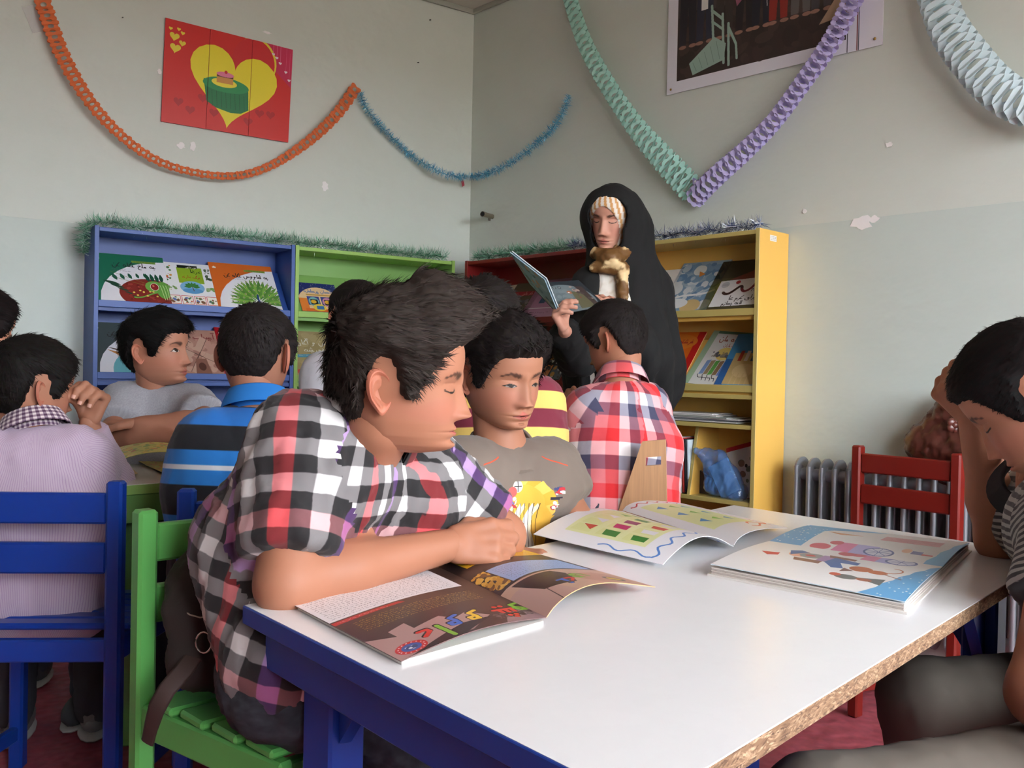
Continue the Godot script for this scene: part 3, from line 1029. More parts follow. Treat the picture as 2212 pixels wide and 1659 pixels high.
func build_wall_things() -> void:
	# --- tinsel on the bookcases
	var line := PackedVector3Array()
	var green := [lin(84, 160, 124), lin(116, 184, 148), lin(186, 226, 204), lin(62, 126, 98), lin(232, 244, 238)]
	var f0 := case_frame(0)
	var f2 := case_frame(2)
	line.append(f0 * Vector3(-.02, CASE_H - .10, CASE_D * .45))
	line.append(f0 * Vector3(-.02, CASE_H - .04, CASE_D * .5))
	line.append(f0 * Vector3(-.012, CASE_H + .012, CASE_D * .6))
	for k in 61: line.append(f0 * Vector3(.03 + k * (CASE_W * 2.0 - .06) / 60.0, CASE_H + .020 + .004 * sin(k * .9), CASE_D * .72 + .008 * sin(k * 1.7)))
	tinsel("green tinsel along the top of the blue and light green bookcases", line, .050, 3000, green, 1, .7)
	line = PackedVector3Array()
	for k in 31: line.append(f2 * Vector3(.02 + k * .66 / 30.0, CASE_H + .020 + .004 * sin(k * 1.1), CASE_D * .72 + .008 * sin(k * 1.7)))
	tinsel("green tinsel along the top of the dark red bookcase", line, .050, 3000, green, 2, .7)
	line = PackedVector3Array()
	for k in 41: line.append(f2 * Vector3(.66 + k * .92 / 40.0, CASE_H + .016 + .006 * sin(k * 1.3), CASE_D * .8 + .010 * sin(k * 1.1)))
	tinsel("navy and silver tinsel along the top of the yellow bookcase", line, .042, 2300, [lin(56, 72, 116), lin(80, 98, 140), lin(216, 220, 228), lin(48, 58, 84), lin(150, 160, 180)], 3, .6)
	# --- turquoise tinsel across the corner
	var raw := [[778, 200], [790, 232], [835, 285], [895, 340], [960, 375], [1020, 382], [1080, 364], [1150, 318], [1205, 262], [1230, 205]]
	var c := Curve3D.new()
	c.bake_interval = .01
	var w := []
	for k in raw.size():
		var q: Vector3 = on_left(raw[k][0], raw[k][1], .03) if raw[k][0] < 1010 else on_right(raw[k][0], raw[k][1], .03)
		if k >= 4 and k <= 6: q = q.lerp(EYE, .02)
		w.append(q)
	for k in w.size():
		var a: Vector3 = w[maxi(k - 1, 0)]
		var b: Vector3 = w[mini(k + 1, w.size() - 1)]
		c.add_point(w[k], (a - b) / 6.0, (b - a) / 6.0)
	line = PackedVector3Array()
	for k in 91: line.append(c.sample_baked(c.get_baked_length() * k / 90.0, true))
	tinsel("turquoise tinsel hanging across the corner of the room", line, .030, 2400, [lin(70, 168, 204), lin(120, 204, 226), lin(50, 134, 184), lin(216, 240, 246)], 4)
	# --- paper garlands
	var orange := paint(rgb(232, 122, 70), .7, {"backlight_enabled": true, "backlight": Color(.5, .22, .1)})
	paper_garland("orange paper garland hanging below the red poster", garland_line([[92, 4], [140, 130], [215, 245], [310, 330], [400, 368], [500, 380], [580, 360], [660, 310], [725, 250], [768, 190]], [.02, .05, .06, .06, .06, .06, .06, .06, .05, .02], true, 86), [.042, .021, .036], .027, orange, left_n(), 0, 1.12)
	var mint := paint(rgb(182, 228, 216), .7, {"backlight_enabled": true, "backlight": Color(.2, .3, .28)})
	paper_garland("mint green paper garland left of the framed photograph", garland_line([[1226, -20], [1262, 90], [1310, 180], [1370, 270], [1425, 335], [1496, 412]], [.02, .05, .05, .05, .05, .025], false, 62), [.040, .044, .060], .036, mint, right_n(), 1, 1.0)
	var lil := paint(rgb(196, 186, 232), .7, {"backlight_enabled": true, "backlight": Color(.25, .22, .32)})
	paper_garland("lilac paper garland crossing the framed photograph", garland_line([[1500, 428], [1548, 380], [1610, 325], [1672, 262], [1740, 170], [1800, 82], [1856, -30]], [.025, .05, .05, .05, .05, .05, .05], false, 60), [.050, .040, .044], .036, lil, right_n(), 1, 1.0)
	end_tab([1508, 414], "lilac and white cut paper tab where the mint and lilac garlands meet", lil)
	var sky := paint(rgb(206, 224, 230), .7, {"backlight_enabled": true, "backlight": Color(.25, .3, .32)})
	paper_garland("pale blue honeycomb paper garland in the upper right corner", garland_line([[2012, -40], [2048, 60], [2098, 130], [2150, 188], [2212, 225], [2290, 240]], [.05, .07, .07, .07, .07, .07], false, 34), [.056, .060, .060], .050, sky, right_n(), 2, 1.0)
	# --- poster with the yellow heart: three boards
	var pc := [on_left(358, 38, .012), on_left(632, 108, .012), on_left(622, 308, .012), on_left(348, 262, .012)]
	var t := thing("heart_poster", "red poster of three boards with a big yellow heart", "poster", pc[3])
	var pic := heart_poster()
	for k in 3:
		var m := MB.new()
		var u0 := k / 3.0 + (.002 if k else 0.0)
		var u1 := (k + 1) / 3.0
		m.sheet(func(u: float, v: float) -> Vector3:
			var x := lerpf(u0, u1, u)
			return ((pc[0] as Vector3).lerp(pc[1], x)).lerp((pc[3] as Vector3).lerp(pc[2], x), v) + left_n() * .002 * k, 1, 1, .006, -1.0)
		for j in m.v.size():
			if j < 8: m.uv[j].x = lerpf(u0, u1, m.uv[j].x)
		part("board", m, printed(pic, .35) if k == 0 else t.get_child(0).mesh.surface_get_material(0), t)
	# --- banner with a photograph
	var q0 := on_right(1440, 206, .008)
	var q1 := on_right(1906, 96, .008)
	var up := Vector3.UP * .62
	t = thing("photo_banner", "white bordered photograph of a group, hung high on the right wall", "photograph", q0)
	var m := MB.new()
	m.sheet(func(u: float, v: float) -> Vector3: return q0.lerp(q1, u) + up * (1.0 - v), 1, 1, .003, -1.0)
	part("sheet", m, printed(group_photo(), .4), t)
	for e in [q0.lerp(q1, .025) + up * .03, q0.lerp(q1, .972) + up * .04]:
		var s := MB.new()
		s.ball(e + right_n() * .003, Vector3(.005, .005, .003), 10, Basis(along_right, Vector3.UP, right_n()))
		part("pin", s, paint(rgb(170, 140, 80), .3, {"metallic": .8}), t)
	# --- pipe stub, nails, chips in the paint, tape
	t = thing("pipe_stub", "short rusty metal pipe stub sticking out of the wall", "pipe", on_right(1066, 466, 0))
	m = MB.new()
	var pa := on_right(1064, 468, 0.0)
	m.tube(PackedVector3Array([pa, pa + right_n() * .05 + along_right * .012, pa + right_n() * .085 + along_right * .02]), PackedFloat32Array([.012, .012, .0135]), 14, false)
	part("pipe", m, paint(rgb(150, 140, 122), .4, {"metallic": .7}), t)
	m = MB.new()
	m.tube(PackedVector3Array([pa + right_n() * .086 + along_right * .0203, pa + right_n() * .066 + along_right * .0165]), PackedFloat32Array([.0095, .0095]), 14, true)
	part("bore", m, paint(rgb(30, 26, 22), .8), t)
	m = MB.new()
	m.tube(PackedVector3Array([pa + right_n() * .02, pa + right_n() * .02 - Vector3(0, .022, 0)]), PackedFloat32Array([.007, .006]), 10)
	part("valve_stem", m, paint(rgb(96, 88, 78), .4, {"metallic": .7}), t)
	m = MB.new()
	m.box(Transform3D(Basis(along_right, Vector3.UP, right_n()).rotated(right_n(), .3), on_left(1000, 396, .03)), Vector3(.018, .03, .0015), .0004)
	tag(part("tape_scrap", m, paint(rgb(226, 84, 110), .5), self), "small pink scrap of tape under the turquoise tinsel", "tape")
	m = MB.new()
	m.box(Transform3D(Basis(-along_left, Vector3.UP, left_n()).rotated(left_n(), .4), on_left(76, 40, .003)), Vector3(.06, .10, .0006), .0002)
	tag(part("tape_strip", m, paint(Color(.95, .95, .95, .35), .15, {"transparency": BaseMaterial3D.TRANSPARENCY_ALPHA}), self), "clear tape holding the upper end of the orange garland", "tape")
	var chips := [[1860, 482, 34, 26, 0], [1888, 472, 18, 12, 0], [1738, 456, 9, 8, 0], [1920, 312, 14, 8, 0], [1540, 520, 4, 4, 0]]
	for k in chips.size():
		var h: Array = chips[k]
		paint_chip(h, false, ["large white chip in the paint right of the yellow bookcase", "small white chip beside the large chip in the paint", "tiny white chip in the paint above the yellow bookcase", "thin pale scratch in the paint below the pale blue garland", "speck of bare plaster over the yellow bookcase"][k], k)
	var chl := [[392, 315, 14, 10], [416, 316, 10, 16], [702, 402, 14, 18], [345, 155, 8, 8], [576, 70, 14, 4]]
	for k in chl.size(): paint_chip(chl[k], true, ["white fleck in the paint just above the dip of the orange garland", "upright white fleck beside the other fleck above the orange garland", "white fleck in the paint left of the turquoise tinsel", "white fleck at the left edge of the red poster", "pale scrape above the red poster"][k], k + 10)
	for k in 3:
		var np := on_left([264, 928, 902][k], [38, 43, 135][k], .0)
		m = MB.new()
		m.tube(PackedVector3Array([np, np + left_n() * .012 - Vector3(0, .003, 0)]), PackedFloat32Array([.002, .0026]), 8)
		tag(part("nail", m, paint(rgb(70, 64, 58), .4, {"metallic": .6}), self), ["nail left of the red poster", "nail high on the left wall near the corner", "lower nail on the left wall near the corner"][k], "nail", "nails in the left wall")
	build_radiator()
func paint_chip(h: Array, left: bool, label: String, seed_: int) -> void:
	var m := MB.new()
	var r := RandomNumberGenerator.new()
	r.seed = seed_ + 50
	var o := on_left(h[0], h[1], .0024) if left else on_right(h[0], h[1], .0024)
	var sc := EYE.distance_to(o) / FOCAL
	var poly := PackedVector2Array()
	for k in 13:
		var a := TAU * k / 13
		poly.append(Vector2(cos(a) * h[2], sin(a) * h[3]) * .62 * sc * r.randf_range(.6, 1.25))
	var x := -along_left if left else along_right
	var n := left_n() if left else right_n()
	m.prism(poly, Transform3D(Basis(x, Vector3.UP, n), o), .0012)
	tag(part("paint_chip", m, paint(rgb(244, 240, 240), .8), self), label, "paint chip", "chips in the wall paint")
func heart_poster() -> Image:
	var p := Pic.new(768, 600, rgb(214, 40, 36))
	p.poly([Vector2(.6, 0), Vector2(1, 0), Vector2(1, .42)], rgb(206, 40, 86))
	for k in 9: p.heart(.12 + .09 * k, .78 + .08 * sin(k * 2.3), .05, rgb(182, 30, 34))
	p.oval(.70, .22, .17, .25, rgb(236, 214, 60))
	p.oval(.685, .235, .17, .25, rgb(210, 40, 44))
	p.heart(.53, .50, .47, rgb(242, 222, 48), 1.0, .10)
	for h in [[.06, .13, .05], [.12, .18, .035], [.07, .24, .055], [.03, .06, .02], [.09, .05, .02], [.12, .08, .022]]: p.heart(h[0] + .01, h[1] + .03, h[2], rgb(240, 220, 70), 1.0, .1)
	# a round table with a green cloth and a cake
	p.poly([Vector2(.30, .50), Vector2(.33, .72), Vector2(.40, .77), Vector2(.52, .80), Vector2(.60, .79), Vector2(.66, .74), Vector2(.65, .52)], rgb(34, 122, 74))
	for k in 9: p.line([Vector2(.33 + k * .036, .60), Vector2(.34 + k * .036, .76)], 2.5, rgb(24, 84, 54))
	p.oval(.475, .53, .18, .075, rgb(48, 148, 88))
	p.oval(.46, .51, .10, .045, rgb(244, 224, 70))
	p.rect(.40, .445, .13, .07, rgb(214, 150, 76))
	p.rect(.40, .425, .13, .03, rgb(96, 44, 34))
	p.oval(.465, .425, .068, .026, rgb(232, 130, 164))
	p.oval(.47, .40, .012, .016, rgb(204, 30, 40))
	for d in [[.84, .05, .10], [.90, .02, .18], [.95, .04, .26], [.87, .02, .13], [.98, .1, .34]]:
		p.line([Vector2(d[0], d[1] - .05), Vector2(d[0], d[2])], 1.5, rgb(236, 150, 176))
		p.heart(d[0], d[2], .018, rgb(248, 232, 238))
	return p.im
func group_photo() -> Image:
	var p := Pic.new(900, 700, rgb(226, 224, 234))
	p.rect(.055, .0, .80, .925, rgb(54, 42, 40))
	p.rect(.055, .0, .80, .52, rgb(70, 62, 60))
	p.blotches(.055, .5, .80, .42, [rgb(60, 46, 44), rgb(48, 38, 36), rgb(66, 52, 48)], 120, .05, 3)
	# standing people from the waist down, far away and dim
	var legs := [[.11, rgb(36, 36, 44)], [.20, rgb(44, 46, 62)], [.30, rgb(58, 50, 48)], [.40, rgb(34, 30, 34)], [.48, rgb(30, 32, 44)], [.56, rgb(140, 44, 36)], [.66, rgb(96, 92, 90)], [.75, rgb(70, 66, 70)]]
	for l in legs:
		p.poly([Vector2(l[0] - .04, .2), Vector2(l[0] + .045, .2), Vector2(l[0] + .04, .70), Vector2(l[0] + .008, .70), Vector2(l[0], .45), Vector2(l[0] - .01, .70), Vector2(l[0] - .045, .70)], l[1])
		for s in [-.028, .026]: p.oval(l[0] + s, .715, .02, .012, rgb(150, 112, 96))
	var tops := [rgb(66, 76, 104), rgb(72, 92, 140), rgb(116, 112, 110), rgb(204, 60, 50), rgb(46, 44, 56), rgb(120, 96, 88), rgb(176, 96, 70), rgb(92, 86, 90)]
	for k in 8: p.poly([Vector2(legs[k][0] - .05, 0), Vector2(legs[k][0] + .05, 0), Vector2(legs[k][0] + .05, .26), Vector2(legs[k][0] - .05, .26)], tops[k])
	p.line([Vector2(.498, .3), Vector2(.506, .6)], 3, rgb(210, 210, 214))
	p.poly([Vector2(.345, .44), Vector2(.385, .40), Vector2(.40, .50), Vector2(.36, .55)], rgb(150, 90, 110))
	p.rect(.18, .42, .035, .09, rgb(220, 218, 214))
	# pale green wooden chairs in front
	var mint := rgb(150, 176, 164)
	p.poly([Vector2(.12, .83), Vector2(.25, .70), Vector2(.31, .76), Vector2(.30, .86), Vector2(.14, .91)], mint)
	for k in 5: p.line([Vector2(.14 + k * .03, .83 - k * .025), Vector2(.16 + k * .03, .89 - k * .01)], 2, rgb(110, 134, 124))
	p.line([Vector2(.235, .50), Vector2(.245, .72)], 11, mint)
	p.line([Vector2(.29, .57), Vector2(.30, .88)], 11, mint)
	p.line([Vector2(.235, .53), Vector2(.29, .60)], 12, mint)
	p.line([Vector2(.238, .60), Vector2(.295, .67)], 10, mint)
	p.line([Vector2(.32, .64), Vector2(.325, .90)], 11, mint)
	p.line([Vector2(.32, .66), Vector2(.36, .78)], 11, mint)
	p.line([Vector2(.36, .78), Vector2(.365, .87)], 10, mint)
	p.poly([Vector2(.74, .80), Vector2(.855, .58), Vector2(.855, .78)], rgb(178, 148, 122))
	for k in 5: p.line([Vector2(.86, .08 + k * .2), Vector2(.86, .28 + k * .2)], 3, [rgb(150, 40, 40), rgb(60, 60, 70), rgb(190, 150, 60)][k % 3])
	p.line([Vector2(.90, 0), Vector2(.90, 1)], 4, rgb(120, 60, 54))
	p.line([Vector2(.906, 0), Vector2(.906, 1)], 3, rgb(60, 66, 76))
	return p.im
func build_radiator() -> void:
	var t := thing("radiator", "silver grey ribbed radiator against the right wall", "radiator", on_right(1740, 1100, .06))
	var silver := paint(rgb(150, 152, 158), .32, {"metallic": .5})
	var a := on_right(1742, 985, .05)
	var m0 := MB.new()
	var top := a.y
	var bot := .10
	# one section: rounded tall slab with a waist, made of two columns
	var prof := PackedVector2Array()
	for k in 10: prof.append(Vector2(.045 * cos(PI * k / 9.0), 0) + Vector2(0, (top - bot) * .5 - .035 + .035 * sin(PI * k / 9.0)))
	for k in 10: prof.append(Vector2(-.045 * cos(PI * k / 9.0), 0) + Vector2(0, -(top - bot) * .5 + .035 - .035 * sin(PI * k / 9.0)))
	m0.prism(prof, Transform3D(Basis(Vector3(0, 0, -1), Vector3.UP, Vector3.RIGHT), Vector3.ZERO), .007)
	for z in [-.038, .0, .038]:
		m0.tube(PackedVector3Array([Vector3(0, -(top - bot) * .5 + .03, z), Vector3(0, (top - bot) * .5 - .03, z)]), PackedFloat32Array([.0088]), 10)
	var mesh := m0.mesh()
	mesh.surface_set_material(0, silver)
	for k in 26:
		var o := a + along_right * (k * .0475) + right_n() * .03
		rest(t, mesh, silver, "section", Transform3D(Basis(along_right, Vector3.UP, right_n()), Vector3(o.x, (top + bot) * .5, o.z)))
	for y in [top - .06, bot + .06]:
		var m := MB.new()
		var o := a + right_n() * .03
		m.tube(PackedVector3Array([Vector3(o.x, y, o.z) - along_right * .01, Vector3(o.x, y, o.z) + along_right * 1.21]), PackedFloat32Array([.022]), 12)
		part("header_pipe", m, silver, t)
	for k in 2:
		var o := a + along_right * (.1 + k * 1.0) + right_n() * .03
		var m := MB.new()
		m.box(Transform3D(Basis(along_right, Vector3.UP, right_n()), Vector3(o.x, bot * .5, o.z)), Vector3(.03, bot + .02, .07))
		part("foot", m, silver, t)

# ------------------------------------------------------------ books
# frame: origin at the middle of the lower edge, x to the right, y up the cover, z out of the cover
func book(label: String, xf: Transform3D, w: float, h: float, t: float, im: Image, group := "books on display", tone := Color(.9, .88, .84)) -> Node3D:
	var o := thing("book", label, "book", xf.origin, group)
	var m := MB.new()
	m.box(xf * Transform3D(Basis(), Vector3(0, h * .5, t * .5)), Vector3(w - .004, h - .004, t - .002), .0006)
	part("pages", m, paint(tone, .85), o)
	m = MB.new()
	m.sheet(func(u: float, v: float) -> Vector3: return xf * Vector3((u - .5) * w, (1.0 - v) * h, t), 1, 1, .0014, -1.0)
	part("front_cover", m, printed(im, .32), o)
	m = MB.new()
	m.box(xf * Transform3D(Basis(), Vector3(0, h * .5, .0004)), Vector3(w, h, .0014), .0003)
	part("back_cover", m, paint(im.get_pixel(2, 2), .4), o)
	return o
func display(k: int, row: int, x: float, lift := 0.0) -> Transform3D:
	var xf := case_frame(k)
	var y: float = [1.178, .902][row]
	var up := Vector3(0, .186, -.151).normalized()
	return xf * Transform3D(Basis(Vector3.RIGHT, up, Vector3.RIGHT.cross(up)), Vector3(x, y + .014 + lift * .5, CASE_D - .026 + lift))
func build_books() -> void:
	var ink := rgb(44, 36, 36)
	# ---- blue bookcase, upper row
	var p := series_cover(rgb(38, 112, 84), rgb(232, 230, 236))
	p.words("b_e ml:h. n.k/ae kn.".replace("l:", "l"), .86, .26, .088, 5, ink)
	grasshopper(p)
	book("book with a green cover and a large red and green grasshopper", display(0, 0, .155), .275, .255, .007, p.im)
	p = Pic.new(300, 380, rgb(232, 232, 234))
	p.rect(.28, .10, .50, .38, rgb(146, 178, 44))
	p.rect(.30, .05, .40, .07, rgb(30, 34, 26))
	p.words("m=y d.an.y".replace("d.", "d").replace("m=", "m"), .68, .105, .04, 3, rgb(220, 216, 200))
	p.words("dr h.:a".replace(" ", "|").replace("h.:", "h."), .74, .22, .085, 4, rgb(30, 60, 30))
	p.words("b_rk/ darn.d", .72, .35, .06, 3, rgb(176, 60, 40))
	p.oval(.52, .58, .24, .15, rgb(128, 178, 214))
	p.oval(.52, .66, .20, .06, rgb(90, 150, 200))
	for k in 7: p.leaf(Vector2(.52, .56), Vector2(.52 + cos(-PI + k * PI / 6) * .16, .56 + sin(-PI + k * PI / 6) * .11), .22, rgb(64, 128, 58))
	p.line([Vector2(.52, .56), Vector2(.54, .66)], 5, rgb(110, 80, 50))
	p.blotches(.02, .06, .16, .4, [rgb(206, 140, 60), rgb(70, 120, 60), rgb(180, 60, 50)], 14, .03, 4)
	p.blotches(.82, .10, .16, .3, [rgb(54, 70, 54), rgb(90, 110, 80)], 16, .035, 6)
	p.blotches(.02, .55, .2, .12, [rgb(120, 160, 90), rgb(200, 206, 170)], 12, .04, 8)
	p.blotches(.78, .55, .2, .12, [rgb(120, 160, 90), rgb(160, 180, 130)], 12, .04, 9)
	for k in 4:
		p.rect(.02 + k * .245, .78, .225, .20, rgb(206, 60, 56))
		p.rect(.03 + k * .245, .79, .205, .18, rgb(238, 232, 222))
		p.blotches(.04 + k * .245, .80, .18, .16, [rgb(206, 90, 60), rgb(70, 120, 70), rgb(90, 110, 170), rgb(120, 80, 50)], 9, .035, 20 + k)
	book("narrow white book with a green title panel over a pond", display(0, 0, .385), .205, .235, .006, p.im)
	p = series_cover(rgb(214, 106, 40), rgb(230, 230, 236))
	p.words("b_e tav|vs n.k/ae kn.", .90, .30, .078, 5, ink)
	peacock(p)
	book("book with an orange cover and a green peacock spreading its tail", display(0, 0, .615), .275, .255, .007, p.im)
	# ---- blue bookcase, lower row
	p = series_cover(rgb(72, 82, 84), rgb(228, 228, 236))
	p.words("b_e lk lk n.k/ae kn.", .94, .26, .085, 5, ink)
	p.oval(.58, .98, .36, .42, rgb(110, 178, 190))
	p.poly([Vector2(.18, .55), Vector2(.40, .62), Vector2(.62, .52), Vector2(.80, .62), Vector2(.62, .72), Vector2(.40, .72)], rgb(196, 126, 64))
	p.poly([Vector2(.18, .50), Vector2(.42, .56), Vector2(.46, .64)], rgb(74, 54, 46))
	for k in 5: p.leaf(Vector2(.62, .96), Vector2(.62 + (k - 2) * .1, .80 - (2 - absi(k - 2)) * .03), .22, rgb(84, 74, 70))
	book("book with a dark grey cover and an orange bird over a turquoise circle", display(0, 1, .155), .275, .255, .007, p.im)
	p = Pic.new(300, 360, rgb(178, 134, 118))
	p.blotches(0, 0, 1, 1, [rgb(190, 146, 130), rgb(168, 122, 108), rgb(200, 160, 142)], 60, .12, 11)
	p.words("a~s=yab_", .86, .20, .11, 5, rgb(122, 34, 34))
	for k in 4:
		var d := Vector2.from_angle(.5 + k * PI / 2) * .42
		p.line([Vector2(.5, .58), Vector2(.5, .58) + d], 6, rgb(96, 66, 56))
		p.poly([Vector2(.5, .58) + d * .2, Vector2(.5, .58) + d, Vector2(.5, .58) + d + d.orthogonal() * .3, Vector2(.5, .58) + d * .25 + d.orthogonal() * .3], rgb(196, 160, 142))
	p.poly([Vector2(.38, 1), Vector2(.42, .66), Vector2(.62, .66), Vector2(.68, 1)], rgb(140, 96, 82))
	p.oval(.52, .84, .07, .09, rgb(96, 60, 52))
	book("pinkish brown book with a windmill, behind the boy in the grey T-shirt", display(0, 1, .42), .215, .235, .006, p.im)
	p = series_cover(rgb(166, 26, 34), rgb(226, 226, 232))
	p.oval(.2, .42, .08, .07, rgb(230, 228, 226))
	p.rect(.04, .8, .12, .06, rgb(70, 150, 210))
	book("red book in the lower row of the blue bookcase", display(0, 1, .64), .265, .255, .007, p.im)
	# ---- green bookcase
	p = Pic.new(320, 300, rgb(36, 46, 108))
	for k in 40: p.oval(p.r.randf(), p.r.randf() * .3, .006, .007, rgb(220, 220, 190))
	p.oval(.52, .9, .62, .75, rgb(232, 196, 150))
	p.rect(0, .55, .2, .45, rgb(226, 128, 56))
	p.rect(.10, .9, .9, .1, rgb(220, 110, 50))
	p.words("a~sman. pstare".replace("p", "b%r|"), .84, .33, .10, 6, rgb(112, 128, 170))
	p.rect(.2, .40, .64, .04, rgb(196, 148, 60))
	for k in 2:
		p.rect(.2 + k * .34, .48, .3, .30, rgb(60, 70, 140))
		p.oval(.35 + k * .34, .66, .13, .16, [rgb(120, 180, 180), rgb(206, 140, 170)][k])
		p.rect(.27 + k * .34, .58, .18, .18, rgb(30, 36, 50))
		p.oval(.34 + k * .34, .66, .07, .06, rgb(220, 170, 50))
	p.oval(.45, .86, .16, .12, rgb(230, 200, 70))
	p.rect(.38, .80, .18, .12, rgb(60, 120, 170))
	book("navy and orange book about stars in the light green bookcase", display(1, 0, .135), .19, .17, .012, p.im)
	p = Pic.new(320, 400, rgb(178, 158, 112))
	p.blotches(0, 0, 1, 1, [rgb(186, 166, 120), rgb(170, 150, 104)], 40, .15, 13)
	p.words("mn. v a~k/ay", .80, .30, .10, 5, rgb(236, 234, 226))
	p.words("h.vrs^=yd", .74, .46, .10, 5, rgb(236, 234, 226))
	p.poly([Vector2(.04, .54), Vector2(.96, .50), Vector2(.96, .57), Vector2(.04, .61)], rgb(88, 156, 186))
	p.words("ktab_ drbarh b_hari", .88, .575, .035, 2, rgb(230, 230, 230)) if false else p.scribble(.12, .88, .555, .04, rgb(230, 236, 240), 31, 2)
	p.blotches(.3, .66, .5, .2, [rgb(90, 60, 40), rgb(206, 180, 150), rgb(150, 110, 80)], 22, .05, 14)
	p.blotches(0, .86, 1, .14, [rgb(196, 70, 70), rgb(214, 110, 100)], 26, .07, 15)
	book("tan book with white Persian lettering in the light green bookcase", display(1, 1, .13), .23, .255, .006, p.im)
	# ---- red bookcase
	p = Pic.new(240, 300, rgb(96, 86, 66))
	p.blotches(0, .45, 1, .55, [rgb(120, 120, 124), rgb(90, 90, 100), rgb(140, 136, 130), rgb(70, 80, 60)], 60, .08, 16)
	p.rect(.12, .25, .7, .12, rgb(158, 44, 50))
	p.words("nkr hay".replace("h", "h_"), .78, .335, .08, 3, rgb(220, 190, 180))
	book("olive and grey book in the upper row of the red bookcase", display(2, 0, .30), .19, .225, .006, p.im)
	p = Pic.new(240, 300, rgb(178, 128, 158))
	for k in 2:
		p.rect(.3 + k * .26, .28, .2, .14, [rgb(226, 226, 230), rgb(222, 214, 210)][k])
		p.rect(.36 + k * .26, .5, .18, .13, [rgb(60, 90, 120), rgb(120, 150, 60)][k])
		p.blotches(.3 + k * .26, .28, .2, .14, [rgb(170, 40, 60), rgb(60, 70, 110)], 8, .03, 30 + k)
	p.line([Vector2(.1, .76), Vector2(.9, .76)], 5, rgb(226, 220, 224))
	p.scribble(.3, .85, .88, .05, rgb(110, 70, 100), 33, 2)
	book("pink book beside the woman's hand in the red bookcase", display(2, 0, .46), .20, .235, .006, p.im)
	p = Pic.new(240, 300, rgb(226, 214, 190))
	p.oval(.4, .4, .2, .16, rgb(196, 70, 50))
	book("cream book with a red spot at the left of the red bookcase", display(2, 0, .13), .15, .22, .006, p.im)
	p = Pic.new(280, 320, rgb(30, 28, 30))
	p.rect(0, .0, 1, .32, rgb(186, 30, 34))
	p.words("g|han. asrar".replace("g|", "h_"), .92, .22, .12, 4, rgb(236, 230, 226))
	for k in 6:
		p.rect(.02 + (k % 3) * .33, .34 + (k / 3) * .33, .30, .30, [rgb(150, 150, 50), rgb(40, 40, 44), rgb(226, 224, 226), rgb(120, 80, 50), rgb(216, 130, 70), rgb(90, 100, 110)][k])
		p.blotches(.03 + (k % 3) * .33, .35 + (k / 3) * .33, .28, .28, [rgb(206, 150, 70), rgb(70, 60, 50), rgb(200, 200, 196)], 10, .05, 40 + k)
	book("red and black picture book in the lower row of the red bookcase", display(2, 1, .50), .235, .26, .006, p.im)
	p = Pic.new(200, 260, rgb(220, 218, 216))
	p.oval(.6, .3, .12, .1, rgb(40, 40, 44))
	book("white book with a dark dot in the red bookcase", display(2, 1, .32), .15, .26, .005, p.im)
	# ---- yellow bookcase
	p = Pic.new(220, 280, rgb(230, 226, 220))
	p.rect(0, .45, 1, .55, rgb(214, 110, 40))
	p.oval(.6, .28, .2, .12, rgb(110, 140, 50))
	book("white and orange book half behind the woman's chador", display(3, 0, .27), .17, .235, .006, p.im)
	p = Pic.new(300, 360, rgb(150, 170, 184))
	p.blotches(0, 0, 1, 1, [rgb(176, 190, 198), rgb(120, 150, 176), rgb(206, 210, 210), rgb(96, 130, 164)], 90, .12, 17)
	p.oval(.45, .18, .13, .10, rgb(222, 222, 214))
	p.poly([Vector2(.45, .2), Vector2(.60, .26), Vector2(.50, .32)], rgb(206, 130, 50))
	p.curve(Vector2(.1, .8), Vector2(.3, .6), Vector2(.7, .75), Vector2(.95, .6), 14, rgb(226, 226, 224))
	p.oval(.62, .9, .2, .13, rgb(206, 176, 120))
	p.oval(.30, .84, .24, .1, rgb(226, 228, 228))
	book("pale blue watercolour book in the yellow bookcase", display(3, 0, .455), .225, .265, .006, p.im)
	p = Pic.new(320, 360, rgb(76, 70, 48))
	p.rect(0, 0, 1, .36, rgb(60, 56, 44))
	p.poly([Vector2(.3, .40), Vector2(.9, .12), Vector2(1, .14), Vector2(1, .40)], rgb(128, 70, 58))
	p.poly([Vector2(0, .5), Vector2(.2, .4), Vector2(.14, 1), Vector2(0, 1)], rgb(120, 120, 44))
	p.poly([Vector2(.16, .42), Vector2(.95, .38), Vector2(.95, .92), Vector2(.16, .94)], rgb(228, 226, 226))
	p.curve(Vector2(.30, .66), Vector2(.45, .80), Vector2(.55, .40), Vector2(.60, .60), 16, rgb(70, 44, 40))
	p.curve(Vector2(.60, .60), Vector2(.66, .72), Vector2(.80, .60), Vector2(.80, .46), 15, rgb(126, 40, 52))
	p.oval(.48, .46, .04, .035, rgb(170, 50, 60))
	p.oval(.27, .50, .07, .06, rgb(190, 190, 196))
	p.line([Vector2(.22, .50), Vector2(.32, .50)], 2, rgb(70, 70, 80))
	p.words("b_ray krm ha", .92, .80, .075, 4, ink)
	p.words("lane b_sazm".replace("z", "r."), .72, .90, .065, 4, ink)
	p.words("m=yrvm", .95, .62, .06, 3, ink)
	book("olive book with a white panel showing a curled worm", display(3, 0, .655), .245, .255, .006, p.im)
	p = Pic.new(240, 320, rgb(222, 110, 36))
	p.rect(.84, 0, .16, 1, rgb(200, 34, 34))
	p.oval(.4, .2, .5, .16, rgb(226, 130, 50))
	p.words("f.rs^t:e ha".replace("t:", "b:"), .8, .22, .09, 4, rgb(176, 30, 40))
	p.rect(.70, .66, .12, .06, rgb(60, 130, 200))
	p.rect(.68, .72, .12, .12, rgb(224, 220, 226))
